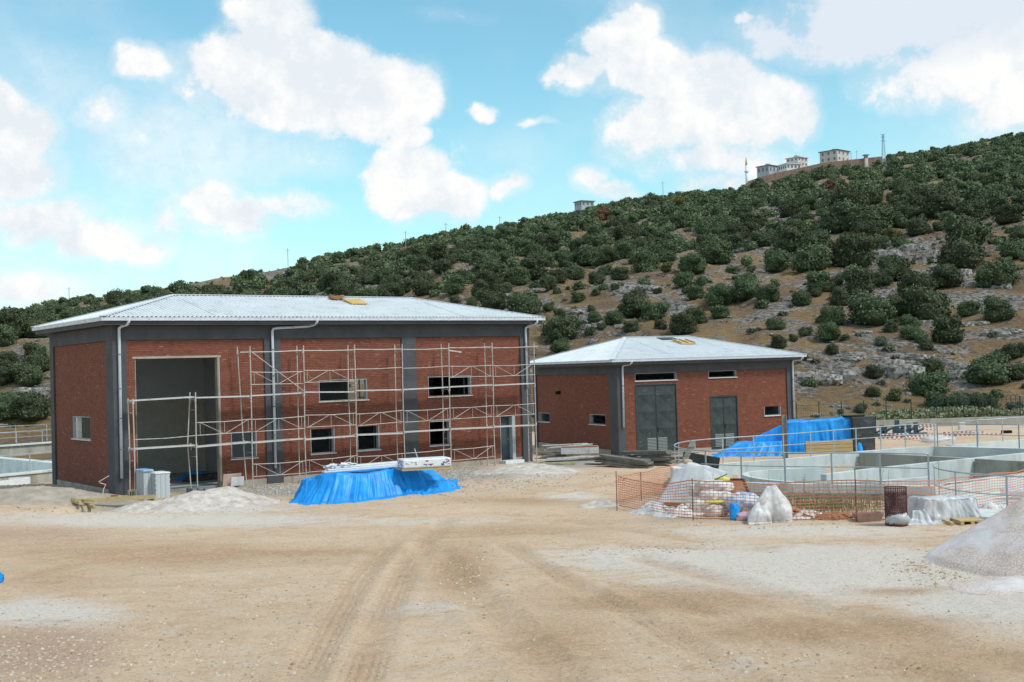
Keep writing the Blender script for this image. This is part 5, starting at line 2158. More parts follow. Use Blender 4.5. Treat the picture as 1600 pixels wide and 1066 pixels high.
def strip_wall(name, pts, th, z0, z1, mt, parent=None, closed=False):
    b = MB()
    n = len(pts)
    P_ = [Vector((p[0], p[1])) for p in pts]
    Lf, Rt = [], []
    for i in range(n):
        a = P_[i - 1] if (i > 0 or closed) else P_[i]
        c = P_[(i + 1) % n] if (i < n - 1 or closed) else P_[i]
        d = (c - a).normalized()
        nrm = Vector((-d.y, d.x))
        Lf.append(P_[i] + nrm * th / 2)
        Rt.append(P_[i] - nrm * th / 2)
    m = n if closed else n - 1
    for i in range(m):
        j = (i + 1) % n
        vs = [(*Lf[i], z0), (*Lf[j], z0), (*Rt[j], z0), (*Rt[i], z0), (*Lf[i], z1), (*Lf[j], z1), (*Rt[j], z1), (*Rt[i], z1)]
        fs = [(0, 1, 5, 4), (2, 3, 7, 6), (7, 6, 5, 4)]
        if not closed and i == 0:
            fs.append((3, 0, 4, 7))
        if not closed and i == m - 1:
            fs.append((1, 2, 6, 5))
        b.add(vs, fs)
    return b.build(name, mt, parent)


def smooth_line(pts, n=6):
    """Catmull-Rom through the points"""
    P_ = [Vector(p) for p in pts]
    out_ = []
    for i in range(len(P_) - 1):
        p0, p1, p2, p3 = P_[max(i - 1, 0)], P_[i], P_[i + 1], P_[min(i + 2, len(P_) - 1)]
        for k in range(n):
            t_ = k / n
            out_.append(tuple(.5 * ((2 * p1) + (p2 - p0) * t_ + (2 * p0 - 5 * p1 + 4 * p2 - p3) * t_ ** 2 + (3 * p1 - p0 - 3 * p2 + p3) * t_ ** 3)))
    out_.append(tuple(P_[-1]))
    return out_


def railing(label, pts, zb, name='tank_railing', h=1.1, step=1.65, off=0.0):
    t = empty(name, label, 'railing', (pts[0][0], pts[0][1], zb), 0, 'railings round the concrete tanks')
    base = Vector((pts[0][0], pts[0][1], zb))
    P_ = np.array(pts, float)
    for nm, z, r_ in (('handrail', h, .026), ('mid_rail', h * .55, .02)):
        b = MB()
        b.tube([Vector((p[0], p[1], zb + z)) - base for p in P_], r_, 7)
        b.build(nm, M['rail'], t, smooth=True)
    d = np.r_[0, np.cumsum(np.linalg.norm(np.diff(P_, axis=0), axis=1))]
    n = max(2, int(round(d[-1] / step)) + 1)
    pm = MB()
    pm.box(-.03, .03, -.012, .012, -.16, h - .01)
    pm.box(-.06, .06, -.02, .02, -.17, -.03)
    me_ = pm.mesh('post', M['rail'])
    for q in np.linspace(.02, d[-1] - .02, n):
        x, y = np.interp(q, d, P_[:, 0]), np.interp(q, d, P_[:, 1])
        i = min(np.searchsorted(d, q), len(P_) - 1)
        dx, dy = P_[i] - P_[i - 1]
        inst(me_, 'post', Vector((x, y, zb)) - base, math.atan2(dy, dx) + math.pi / 2 * 0, 1, t)
    return t


ta = empty('concrete_tank', 'long open concrete treatment tank with rounded end and inner dividing walls', 'tank', (0, 0, 0))
TANKF = smooth_line([(14.05, 41.45), (12.4, 42.6), (10.4, 43.5), (8.3, 44.75), (7.0, 46.3), (6.45, 48.2), (6.6, 50.2), (7.4, 51.9), (8.7, 53.0), (10.3, 53.8)], 6) + [(13.0, 55.2), (16.0, 57.5), (18.8, 59.2), (20.6, 59.75)]
OUT = TANKF + [(29.0, 50.9)]
strip_wall('tank_wall', OUT, .35, -4, TZ, M['tank'], ta, closed=True)
# lower ledge outside the near wall
strip_wall('ledge', [(p[0] - .12 * 0, p[1]) for p in TANKF[:38]], .62, -1.2, TZ - .28, M['tankdark'], ta)
strip_wall('divider_wall', [(11.84, 46.93), (14.35, 48.9), (19.6, 52.3), (26.5, 56.6)], .28, -4, TZ - .01, M['tank'], ta)
strip_wall('cross_wall', [(16.25, 57.3), (19.55, 52.5)], .25, -4, TZ - .02, M['tankdark'], ta)  # darker concrete than the divider: shade of this face put into its colour
strip_wall('cross_wall', [(19.7, 52.1), (22.6, 47.6)], .25, -4, TZ - .02, M['tankdark'], ta)  # same darker tone, shaded face painted in
strip_wall('baffle_wall', smooth_line([(15.6, 46.0), (13.2, 45.0), (10.9, 45.3), (9.7, 46.6), (9.2, 48.6), (9.6, 50.1), (10.8, 50.9), (13.0, 51.3)], 6), .22, -4, TZ - .12, M['tank'], ta)
b = MB()
b.prism([(p[0], p[1]) for p in OUT], -3.6, -3.4)
b.build('tank_floor', M['tankdark'], ta)
b = MB()
c0, c1 = Vector(G(1470, 707, 0)), Vector(G(1502, 710, 0))
b.box(-.9, .9, -.04, .04, -.18, .05)
o = b.build('overflow_slot', M['black'], ta)
o.location = (21.35, 58.72, -.05)
o.rotation_euler = (0, 0, math.atan2(50.9 - 59.75, 29 - 20.6))
railing('galvanised railing curving round the near side of the big tank', TANKF[:34], TZ, step=1.7)
railing('galvanised railing along the far side of the big tank', TANKF[33:], TZ, step=1.62)
railing('galvanised railing on the right back wall of the big tank', [(20.65, 59.6), (23.6, 56.5), (29, 50.8)], TZ, step=2.1)
# neighbouring tank behind
tb_ = empty('concrete_tank', 'second concrete tank rim behind the big tank at the right', 'tank', (0, 0, 0))
strip_wall('tank_wall', [(21.6, 60.7), (26.4, 63.3), (34, 67.5)], .35, -3, TZ - .05, M['tank'], tb_)
strip_wall('tank_wall', [(22.3, 60.2), (30, 52.2)], .3, -3, TZ - .1, M['tank'], tb_)
b = MB()
b.prism([(22.5, 60.9), (30, 53), (38, 60), (34, 67.3)], -.6, -.35)
b.build('tank_floor', M['tank'], tb_)
railing('short galvanised railing on the rear tank by the right edge', [(21.8, 60.7), (26.4, 63.2), (33, 66.8)], TZ, step=1.9)
# apron of the nearest tank
tcn = empty('concrete_apron', 'pale concrete apron with curved edge behind the right barrier net', 'apron', (0, 0, 0))
APR = smooth_line([(14.3, 41.1), (13.55, 39.6), (13.3, 38.0), (13.7, 36.4), (14.8, 35.0), (17.2, 33.0)], 5)
b = MB()
b.prism(APR + [(32, 44), (30.4, 51.2), (16.0, 42.4)], -.9, .12)
b.build('slab', M['tank'], tcn)
strip_wall('kerb', [(14.6, 42.0), (18.9, 45.0), (29.3, 50.4)], .4, .13, .5, M['tank'], tcn)
railing('galvanised railing bending towards the camera behind the barrier net', APR[1:], .12, step=1.9, h=1.25)

# left tanks behind the main building
tl = empty('concrete_tank', 'large concrete tank with railed rims left of the main building', 'tank', (0, 0, 0))
strip_wall('near_wall', [(-34.5, 66.5), (-30.6, 71.9), (-25.5, 79)], .5, -3.0, -.5, M['tankdark'], tl)
strip_wall('near_rim', [(-34.5, 66.7), (-30.6, 72.1), (-25.5, 79.2)], .9, -.58, -.47, M['tank'], tl)
strip_wall('far_wall', [(-48.5, 101), (-44.2, 105.5), (-36, 116)], .5, -3.6, -.5, M['tankdark'], tl)
strip_wall('far_rim', [(-48.5, 101.2), (-44.2, 105.7), (-36, 116.2)], 1.1, -.56, -.45, M['tank'], tl)
strip_wall('dividing_wall', [(-48, 97.5), (-40.5, 92), (-30.9, 81.9), (-27, 78)], .9, -3.5, -.5, M['tank'], tl)
b = MB()
b.prism([(-60, 88), (-34.7, 66.4), (-25, 78.8), (-34, 117), (-50, 118)], -3.4, -2.2)
b.build('tank_floor', M['tank'], tl)
railing('galvanised railing on the nearer rim of the left tank', [(-34.5, 66.5), (-30.6, 71.9), (-25.5, 79)], -.47, step=2.2, h=1.1)
railing('galvanised railing on the farther rim of the left tank', [(-48.5, 101), (-44.2, 105.5), (-36, 116)], -.45, step=2.6, h=1.1)
railing('rail end farthest behind the left tank near the slope', [(-50, 108), (-43, 112)], -.3, step=2.6, h=1.3)
tw = empty('curved_wall', 'low white curved concrete wall before the left tank', 'wall', (0, 0, 0))
strip_wall('wall_body', smooth_line([(-31.6, 66.6), (-30.2, 67.9), (-29.0, 69.6), (-28.45, 70.9), (-28.9, 71.4), (-29.6, 71.1)], 6), .3, -2.4, -.62, M['white'], tw)

# ------------------------------------------------------------------ load under the blue tarp by the small building
def P(px, py, Y):
    d = ray(px, py)
    k = Y / d[1]
    return (d[0] * k, Y, HCAM + d[2] * k)


t = empty('covered_crates', 'high stack under a blue tarpaulin with bare timber base by the small house', 'tarpaulin', P(1250, 700, 66))
hi = [P(1229, 659, 64.8), P(1280, 656, 65), P(1338, 652, 65), P(1340, 650, 67), P(1230, 656, 67.4)]
hb = [P(1229, 700, 64.5)[:2], P(1280, 695, 64.7)[:2], P(1344, 692, 64.7)[:2], P(1346, 690, 67)[:2], P(1228, 690, 67.6)[:2]]
hi = [(p[0], p[1], p[2]) for p in hi]
o = drape('tarpaulin', hi, hb, M['tarp'], 12, n=260, amp=.24, freq=2.3, skirt=.05, sag=.02)
adopt(o, t)
lo_ = [P(1150, 692, 63.6), P(1224, 690, 63.6), P(1226, 688, 66), P(1152, 690, 66)]
lb = [P(1116, 716, 63.2)[:2], P(1226, 716, 63.2)[:2], P(1230, 700, 66.4)[:2], P(1122, 700, 66.6)[:2]]
adopt(drape('tarpaulin', lo_, lb, M['tarp'], 14, n=220, amp=.2, freq=2.0, skirt=.2, sag=.02), t)
wd_ = [P(1180, 683, 65.6), P(1228, 662, 65.4), P(1230, 660, 67), P(1182, 682, 67.2)]
wb_ = [P(1150, 700, 65.3)[:2], P(1230, 700, 65.1)[:2], P(1232, 700, 67.4)[:2], P(1150, 700, 67.6)[:2]]
adopt(drape('tarpaulin', wd_, wb_, M['tarp'], 16, n=200, amp=.12, freq=2.2, skirt=.15, sag=.02), t)
p0, p1 = Vector(P(1258, 690, 64.15)), Vector(P(1331, 688, 64.15))
for k in range(4):
    b = MB()
    q0, q1 = p0.copy(), p1.copy()
    q0.z = q1.z = .52 - k * .19
    b.bar(q0, q1, .35, .175)
    o = b.build('timber_board', M['wood'], None)
    adopt(o, t)
b = MB()
b.bar(P(1245, 657, 66.2), P(1312, 651, 66.2), .35, .06)
adopt(b.build('timber_board', M['oldwood'], None), t)
c = P(1345, 690, 65.2)
t = empty('dark_crate', 'tall dark grey panelled crate at the end of the blue tarp', 'crate', (c[0], c[1], gzs(c[0], c[1])), .1)
z0_ = -.4
zt_ = P(1345, 651, 65.2)[2] - gzs(c[0], c[1])
b = MB()
b.box(-.60, .60, -.5, .9, z0_, zt_)
b.build('side_panel', M['dark'], t, bevel=.02)
b = MB()
b.box(-.8, .15, -.2, .5, zt_, zt_ + .07)
b.build('lid_board', M['black'], t)
c = P(1227, 712, 61)
b = MB()
b.box(-.12, .12, -.02, .02, -1.2, 2.05)
b.box(-.12, -.09, -.1, .1, -1.2, 2.05)
b.box(.09, .12, -.1, .1, -1.2, 2.05)
o = b.build('steel_post', mat('old_steel', (.2, .18, .17), (.3, .27, .25), 3, .7), None)
o.location = c
tag(o, 'lone grey steel beam post standing before the blue tarpaulin', 'post')

# ------------------------------------------------------------------ panel and plank stacks before the small building
PM = MB()
PM.box(-1.25, 1.25, -.3, -.24, 0, .09)
PM.box(-1.25, 1.25, .24, .3, 0, .09)
for x in np.linspace(-1.22, 1.22, 7):
    PM.box(x - .03, x + .03, -.24, .24, 0.005, .085)
PM.box(-1.24, 1.24, -.24, .24, .06, .075)
panel_me = PM.mesh('formwork_panel', M['oldwood'])
PK = MB()
PK.box(-1.6, 1.6, -.1, .1, 0, .05)
plank_me = PK.mesh('plank', M['oldwood'])
PKG = MB()
PKG.box(-1.6, 1.6, -.12, .12, 0, .05)
plank_g = PKG.mesh('plank', M['plank'])
rr = random.Random(21)


def stack(me_, name, px, py, ang, n, dz, label, cat, group, jx=.15, ja=.05, sc_=1, z0=0, first=None, base=None, tilt=0):
    g = G(px, py, -.25)
    zz = gzs(g[0], g[1]) + z0
    for k in range(n):
        o = inst(me_, name, (g[0] + rr.uniform(-jx, jx), g[1] + rr.uniform(-jx, jx) * .6, zz + k * dz), 0, sc_, rot=(rr.uniform(-.02, .02), tilt + rr.uniform(-.02, .02), ang + rr.uniform(-ja, ja)))
        lb_ = label
        if k == n - 1:
            lb_ = 'topmost ' + label
        elif k == 0:
            lb_ = 'bottom ' + label
        else:
            lb_ = ORD[k] + ' from the bottom, ' + label
        tag(o, lb_, cat, group)


stack(panel_me, 'formwork_panel', 1013, 735, -.55, 7, .10, 'grey formwork panel in the stack before the green doors', 'panel', 'stacked formwork panels', tilt=-.03)
stack(panel_me, 'formwork_panel', 978, 738, -.6, 5, .10, 'grey formwork panel in the low left stack by the net', 'panel', 'stacked formwork panels', tilt=.08)
stack(plank_me, 'plank', 1035, 733, .25, 8, .06, 'weathered plank in the pile beside the tank railing', 'plank', 'weathered planks in piles', jx=.3, ja=.25, z0=.1)
stack(plank_me, 'plank', 965, 735, -.5, 7, .055, 'weathered plank at the left of the panel stacks', 'plank', 'weathered planks in piles', jx=.4, ja=.18)
stack(plank_g, 'plank', 900, 728, .05, 4, .055, 'grey plank low beside the white spoil', 'plank', 'planks by the brick side wall', jx=.3, ja=.1)
stack(plank_g, 'plank', 888, 721, .42, 4, .07, 'pale plank high on the stack at the side wall', 'plank', 'planks by the brick side wall', jx=.25, ja=.12, z0=.62, sc_=.85)
stack(plank_me, 'plank', 876, 724, .35, 7, .055, 'dark plank low on the stack at the side wall', 'plank', 'planks by the brick side wall', jx=.25, ja=.25, z0=.1, sc_=.75)
g = G(906, 723, -.2)
t = empty('metal_tray', 'open grey metal tray with a red inner edge on the plank stack', 'tray', (g[0], g[1], gzs(g[0], g[1]) + .34), .02)
b = MB()
b.box(-1.0, 1.0, -.35, -.32, 0, .32)
b.box(-1.0, 1.0, .32, .35, 0.05, .38)
b.box(-1.0, -.97, -.319, .319, 0, .34)
b.box(.97, 1.0, -.319, .319, 0, .34)
b.box(-.969, .969, -.319, .319, 0, .02)
b.build('tray_body', M['plank'], t)
b = MB()
b.box(-.96, .96, .28, .319, .1, .36)
b.build('red_edge', M['redwhite'], t)
o = inst(plank_me, 'plank', G(875, 729, -.1), .0, (.5, 1.4, 1))
o.data = o.data.copy()
o.data.materials[0] = M['yellowwood']
o.location.z = gzs(o.location.x, o.location.y) + .04
tag(o, 'short yellow plank lying before the plank stack', 'plank')

# ------------------------------------------------------------------ barrier net
def net(name, label, base, hts, posts, cols=.14, rows=13):
    t = empty(name, label, 'barrier net', (0, 0, 0))
    P_ = np.array([(p[0], p[1]) for p in base], float)
    d = np.r_[0, np.cumsum(np.linalg.norm(np.diff(P_, axis=0), axis=1))]
    q = np.arange(0, d[-1], cols)
    x, y = np.interp(q, d, P_[:, 0]), np.interp(q, d, P_[:, 1])
    wob = .05 * fbm(q * .7, q * 0, 3) * 2
    h0 = np.interp(q, d, [h[0] for h in hts]) + wob * .6
    h1 = np.interp(q, d, [h[1] for h in hts]) + .07 * fbm(q * .5 + 9, q * 0, 3) * 2
    zg = gz(x, y)
    bow = .10 * fbm(q * .4, q * 0 + 4, 2) * 2
    tx = np.gradient(x)
    ty = np.gradient(y)
    l_ = np.hypot(tx, ty)
    nx_, ny_ = -ty / l_, tx / l_
    b = MB()
    hw, vw = .0095, .006
    pts = []
    for r_ in range(rows):
        f = r_ / (rows - 1)
        z = zg + h0 + (h1 - h0) * f
        ox = bow * math.sin(f * 3.1)
        pts.append(np.stack([x + nx_ * ox, y + ny_ * ox, z], 1))
    n = len(q)
    for r_ in range(rows):
        w = hw * (1.8 if r_ in (0, rows - 1) else 1)
        pp = pts[r_]
        vs = []
        for i in range(n):
            vs += [(pp[i][0], pp[i][1], pp[i][2] - w), (pp[i][0], pp[i][1], pp[i][2] + w)]
        b.add(vs, [(2 * i, 2 * i + 2, 2 * i + 3, 2 * i + 1) for i in range(n - 1)])
        for i in range(n):
            c_ = pp[i]
            ux, uy = tx[i] / l_[i], ty[i] / l_[i]
            a = .03
            b.add([(c_[0] - ux * a, c_[1] - uy * a, c_[2]), (c_[0], c_[1], c_[2] - .02), (c_[0] + ux * a, c_[1] + uy * a, c_[2]), (c_[0], c_[1], c_[2] + .02)], [(0, 1, 2, 3)])
    for i in range(n):
        ux, uy = tx[i] / l_[i] * vw, ty[i] / l_[i] * vw
        for r_ in range(rows - 1):
            a_, c_ = pts[r_][i], pts[r_ + 1][i]
            b.add([(a_[0] - ux, a_[1] - uy, a_[2]), (a_[0] + ux, a_[1] + uy, a_[2]), (c_[0] + ux, c_[1] + uy, c_[2]), (c_[0] - ux, c_[1] - uy, c_[2])], [(0, 1, 2, 3)])
    o = b.build('mesh_strands', M['net'], t)
    o['kind'] = 'stuff'
    for (px_, py_, hh) in posts:
        g_ = G(px_, py_)
        b = MB()
        b.tube([(g_[0], g_[1], -.2), (g_[0] + .01, g_[1], hh)], .016, 6)
        b.build('post', M['rust'], t)
    return t


NB = [(968, 792), (1000, 797), (1040, 805), (1085, 811), (1150, 812), (1210, 812), (1275, 811), (1340, 812), (1385, 813), (1420, 811), (1470, 806), (1530, 800), (1600, 790), (1700, 776)]
net('barrier_net', 'red plastic barrier net strung round the waste heap before the tank', [G(*q) for q in NB],
    [(.1, 1.1), (.02, .95), (.02, 1.0), (.03, 1.22), (.04, 1.2), (.04, 1.15), (.04, 1.18), (.04, 1.22), (.06, 1.15), (.08, 1.15), (.12, 1.12), (.15, 1.14), (.2, 1.2), (.2, 1.2)],
    [(964, 797, 1.32), (1083, 812, 1.3), (1338, 814, 1.55)])
net('barrier_net', 'sagging red barrier net running back beside the plank stacks', [G(965, 792), G(985, 786), G(1005, 780), G(1030, 774), G(1060, 768)], [(.2, 1.12), (.2, 1.0), (.2, .95), (.2, 1.0), (.2, 1.1)], [(1002, 781, 1.0)])


# ------------------------------------------------------------------ waste heap behind the net
def lump(name, loc, rx, ry, rz_, mt, seed=0, label=None, cat=None, group=None, parent=None, ang=0, wr=.16, pw=.75, res=28):
    vs, fs = [], []
    n1, n2 = res * 2 // 3, res
    for i in range(n1):
        th = math.pi * i / (n1 - 1)
        for j in range(n2):
            ph = 2 * math.pi * j / n2
            x, y, z = math.sin(th) * math.cos(ph), math.sin(th) * math.sin(ph), math.cos(th)
            sx_, sy_, sz_ = (math.copysign(abs(v) ** pw, v) for v in (x, y, z))
            vs.append((sx_, sy_, sz_, x, y, z))
    A_ = np.array(vs)
    k_ = 1 + wr * (fbm(A_[:, 3] * 2.2 + seed * 3, A_[:, 4] * 2.2 + A_[:, 5] * 1.7, 4, .6) * 2) + wr * .8 * np.abs(fbm(A_[:, 3] * 4 + seed, A_[:, 5] * 4 + A_[:, 4] * 3, 3))
    V_ = A_[:, :3] * k_[:, None] * np.array([rx, ry, rz_])
    V_[:, 2] = np.maximum(V_[:, 2], -rz_ * .8)
    I_ = np.arange(n1 * n2).reshape(n1, n2)
    J_ = np.roll(I_, -1, 1)
    Q_ = np.stack([I_[:-1], J_[:-1], J_[1:], I_[1:]], -1).reshape(-1, 4)[:, ::-1]
    o = numesh(name, V_, Q_, mt)
    o.location = (loc[0], loc[1], loc[2] + rz_ * .78)
    o.rotation_euler = (0, 0, ang)
    if parent:
        adopt(o, parent)
    if label:
        tag(o, label, cat, group)
    return o


def gl(px, py, dz=0):
    g_ = G(px, py)
    return (g_[0], g_[1], gzs(g_[0], g_[1]) + dz)


t = empty('plastic_covered_pallet', 'milky plastic sheet draped over a pallet with a stone on top', 'plastic sheet', gl(1070, 796))
c = gl(1078, 788)
adopt(drape('plastic_sheet', [(c[0] - .55, c[1] - .35, 1.15), (c[0] - .1, c[1] - .5, 1.5), (c[0] + .5, c[1] - .45, 1.4), (c[0] + 1.25, c[1] - .2, 1.12), (c[0] + 1.2, c[1] + .5, 1.1), (c[0] - .3, c[1] + .5, 1.4)], [(c[0] - 1.35, c[1] - .8), (c[0] - .2, c[1] - .95), (c[0] + .7, c[1] - .85), (c[0] + 1.45, c[1] - .4), (c[0] + 1.5, c[1] + .8), (c[0] - 1.1, c[1] + .9)], M['plastic'], 41, n=220, amp=.15, freq=1.1, skirt=.3, sag=-.06, wr=.09), t)
for k, (x, y, z, hx, hy, hz, mm) in enumerate([(-.45, 0, .3, .3, .4, .3, 'card'), (.3, .1, .38, .4, .4, .38, 'dark'), (0, 0, 1.0, .6, .4, .3, 'sack'), (.6, -.3, .1, .3, .1, .1, 'card')]):
    b = MB()
    b.box(c[0] + x - hx, c[0] + x + hx, c[1] + y - hy, c[1] + y + hy, c[2] + z - hz, c[2] + z + hz)
    adopt(b.build('carton', M[mm], None, bevel=.03), t)
b = MB()
b.bar((c[0] - 1.0, c[1] - .9, c[2] + .15), (c[0] - .3, c[1] - 1.0, c[2] + .1), .18, .06)
o = b.build('timber_scrap', M['card'], None)
tag(o, 'brown board scrap at the foot of the plastic sheet', 'board')
lump('stone', (c[0] - .05, c[1] - .1, 1.42), .16, .12, .09, mat('tan_stone', (.4, .3, .2), (.5, .4, .28), 3, .9), 3, 'tan stone weighing down the milky plastic sheet', 'stone')
# white sacks
SK = [(1098, 802, 0, .42, .3, .24), (1118, 806, 0, .4, .3, .22), (1108, 800, .38, .42, .3, .2), (1128, 800, .3, .42, .3, .22), (1112, 798, .72, .45, .32, .18), (1094, 797, .5, .36, .3, .22), (1134, 797, .62, .3, .26, .18)]
for k, (px, py, dz, rx, ry, rz_) in enumerate(SK):
    lab = ['leftmost low white sack in the heap', 'low white sack at the heap front', 'middle white sack of the heap', 'right hand white sack in the heap', 'topmost white sack of the heap', 'upper left white sack near the plastic sheet', 'white sack under the yellow bag'][k] + ' behind the net'
    lump('sack', gl(px, py, dz), rx, ry, rz_, M['sack'], k, lab, 'sack', 'white sacks in the waste heap', ang=k * .7, wr=.32, pw=.8, res=40)
lump('yellow_bag', gl(1130, 796, .92), .26, .14, .09, M['yellowsheet'], 11, 'yellow plastic bag on top of the white sacks', 'bag')
lump('yellow_bag', gl(1122, 806, .42), .42, .1, .05, M['yellowsheet'], 12, 'flat yellow plastic strip lying across the sacks', 'bag')
lump('printed_bag', gl(1160, 806, .2), .52, .3, .3, M['sackblue'], 13, 'blue and white printed bag beside the big white bag', 'bag', ang=.2, wr=.3)
lump('printed_bag', gl(1148, 812, 0), .16, .14, .3, M['tarp'], 14, 'small blue bag standing at the foot of the printed bag', 'bag', wr=.35)
lump('pink_bag', gl(1162, 812, 0), .3, .2, .14, mat('pink_plastic', (.5, .25, .36), (.66, .5, .56), 6, .6), 15, 'pinkish plastic bag under the blue printed one', 'bag', wr=.4)
c = gl(1206, 814)
o = drape('big_bag', [(c[0] - .24, c[1] - .15, .92), (c[0] + .14, c[1] - .2, 1.08), (c[0] + .36, c[1] + .05, .84), (c[0] - .1, c[1] + .25, 1.0)], [(c[0] - .42, c[1] - .32), (c[0] + .5, c[1] - .36), (c[0] + .62, c[1] + .1), (c[0] + .3, c[1] + .5), (c[0] - .4, c[1] + .4)],
          M['sack'], 63, n=180, m=18, amp=.12, freq=1.5, skirt=.03, sag=-.08, wr=.05, bulge=.16)
tag(o, 'big bulging white bag pressing through the net', 'bag')
c = gl(1186, 816)
o = drape('big_bag', [(c[0] - .1, c[1] - .1, .52), (c[0] + .15, c[1] - .1, .6), (c[0] + .2, c[1] + .15, .5), (c[0] - .1, c[1] + .15, .5)], [(c[0] - .34, c[1] - .22), (c[0] + .34, c[1] - .26), (c[0] + .36, c[1] + .3), (c[0] - .3, c[1] + .3)], M['sack'], 67, n=160, m=14, amp=.1, freq=1.9, skirt=.03, sag=-.05, wr=.07, bulge=.09)
tag(o, 'smaller white bag at the left foot of the big one', 'bag')
t = empty('cardboard', 'crumpled brown cardboard lying right of the big white bag', 'cardboard', gl(1245, 806))
for k in range(5):
    b = MB()
    g_ = gl(1232 + k * 9, 803 + k, .25 - k * .05)
    b.obox(g_, (1, .2 * (k % 3 - 1), -.35), (0, 1, .3 * (k % 2)), (.3, 0, 1), .3, .22, .012)
    adopt(b.build('card_sheet', M['card'], None), t)
t = empty('leaning_frame', 'brown plywood sheet in a rusty frame leaning behind the sacks', 'board', gl(1152, 796))
a0, a1 = Vector(gl(1136, 794, .95)), Vector(gl(1163, 794, .95))
a2, a3 = Vector(gl(1178, 800, .25)), Vector(gl(1150, 800, .25))
b = MB()
b.add([a0, a1, a2, a3, a0 + Vector((0, .03, 0)), a1 + Vector((0, .03, 0)), a2 + Vector((0, .03, 0)), a3 + Vector((0, .03, 0))], [(3, 2, 1, 0), (4, 5, 6, 7), (0, 1, 5, 4), (1, 2, 6, 5), (2, 3, 7, 6), (3, 0, 4, 7)])
adopt(b.build('plywood', M['card'], None), t)
for p_, q_ in ((a0, a1), (a1, a2), (a3, a0)):
    b = MB()
    b.bar(p_ + Vector((0, -.03, 0)), q_ + Vector((0, -.03, 0)), .06, .06)
    adopt(b.build('frame_bar', M['rust'], None), t)
b = MB()
b.bar(Vector(gl(1118, 797, 1.0)), Vector(gl(1138, 797, 1.2)), .03, .03)
tag(b.build('stick', M['dark'], None), 'dark stick poking up behind the yellow bag', 'stick')
# panel and plank by the rail
b = MB()
q0, q1 = Vector(P(1067, 714, 46.5)), Vector(P(1124, 724, 46.0))
b.bar(q0, q1, .04, .42)
tag(b.build('dark_board', M['dark'], None), 'long dark board sloping against the tank railing', 'board')
b = MB()
b.bar(P(1069, 722, 45.6), P(1083, 690, 45.9), .05, .2, up=(1, 0, 0))
tag(b.build('timber_plank', M['oldwood'], None), 'light timber plank leaning on the rounded railing end', 'plank')
# basket like wire drum
c = gl(1401, 820)
t = empty('wire_drum', 'rusty mesh drum standing at the net, clear plastic at its foot', 'drum', c)
b = MB()
for k in range(30):
    a = 2 * math.pi * k / 30
    b.tube([(.31 * math.cos(a), .31 * math.sin(a), 0), (.31 * math.cos(a), .31 * math.sin(a), 1.12)], .011, 4)
o = b.build('upright_wires', M['rust'], t)
o['kind'] = 'stuff'
for k in range(9):
    z = .04 + k * .135
    b = MB()
    b.tube([(.32 * math.cos(a), .32 * math.sin(a), z) for a in np.linspace(0, 2 * math.pi, 25)], .016 if k in (0, 8) else .01, 5)
    b.build('hoop', M['rust'], t)
b = MB()
b.tube([(0, 0, .0), (0, 0, .5), (0, 0, 1.0)], .285, 20)
b.build('wrapped_core', mat('maroon_wrap', (.10, .045, .045), (.20, .13, .13), 5, .7, dirt=(.4, .38, .36), dscale=5, dlo=.6), t, smooth=True)
lump('plastic_foot', (0, 0, 0), .36, .36, .26, M['plastic'], 23, parent=None, wr=.3, pw=1.0).parent = t
# plastic covered pallet at right
t = empty('plastic_covered_pallet', 'crumpled clear plastic over a low pallet right of the wire drum', 'plastic sheet', gl(1475, 818))
c = gl(1474, 812)
adopt(drape('plastic_sheet', boxring((c[0], c[1]), .15, .85, .45, .68), [(p[0], p[1]) for p in boxring((c[0], c[1]), .15, 1.05, .6, 0)], M['plastic'], 51, n=220, amp=.26, freq=2.6, skirt=.3, sag=-.04, wr=.1), t)
for k, (x, z, hx, hz, mm) in enumerate([(-.4, .3, .35, .22, 'card'), (.35, .28, .4, .2, 'sack')]):
    b = MB()
    b.box(c[0] + x - hx, c[0] + x + hx, c[1] - .35, c[1] + .35, c[2] + z - hz, c[2] + z + hz)
    adopt(b.build('carton', M[mm], None, bevel=.02), t)
b = MB()
g_ = gl(1517, 818)
for k in (-1, 0, 1):
    b.box(g_[0] - .4 + k * .3, g_[0] - .3 + k * .3, g_[1] - .3, g_[1] + .5, g_[2], g_[2] + .09)
b.box(g_[0] - .42, g_[0] + .32, g_[1] - .3, g_[1] + .5, g_[2] + .091, g_[2] + .12)
adopt(b.build('pallet', M['wood'], None), t)
c = gl(1436, 818)
o = drape('clear_sheet', [(c[0] - .2, c[1] - .05, .34), (c[0] + .15, c[1] - .1, .4), (c[0] + .2, c[1] + .2, .3), (c[0] - .15, c[1] + .2, .36)], [(c[0] - .4, c[1] - .22), (c[0] + .4, c[1] - .25), (c[0] + .42, c[1] + .3), (c[0] - .36, c[1] + .3)], M['plastic'], 29, n=140, m=10, amp=.2, freq=2.2, skirt=.15, wr=.12)
tag(o, 'loose clear plastic lying between drum and covered pallet', 'plastic sheet')
g_ = gl(1356, 812)
t = empty('mixing_tub', 'low pinkish mortar tub lying left of the wire drum', 'tub', g_)
b = MB()
R1_, R0_ = [(.42, .28), (.42, -.28), (-.42, -.28), (-.42, .28)], [(.33, .2), (.33, -.2), (-.33, -.2), (-.33, .2)]
vs = [(x, y, .0) for x, y in R0_] + [(x, y, .26) for x, y in R1_] + [(x * .93, y * .9, .26) for x, y in R1_] + [(x * .95, y * .92, .03) for x, y in R0_]
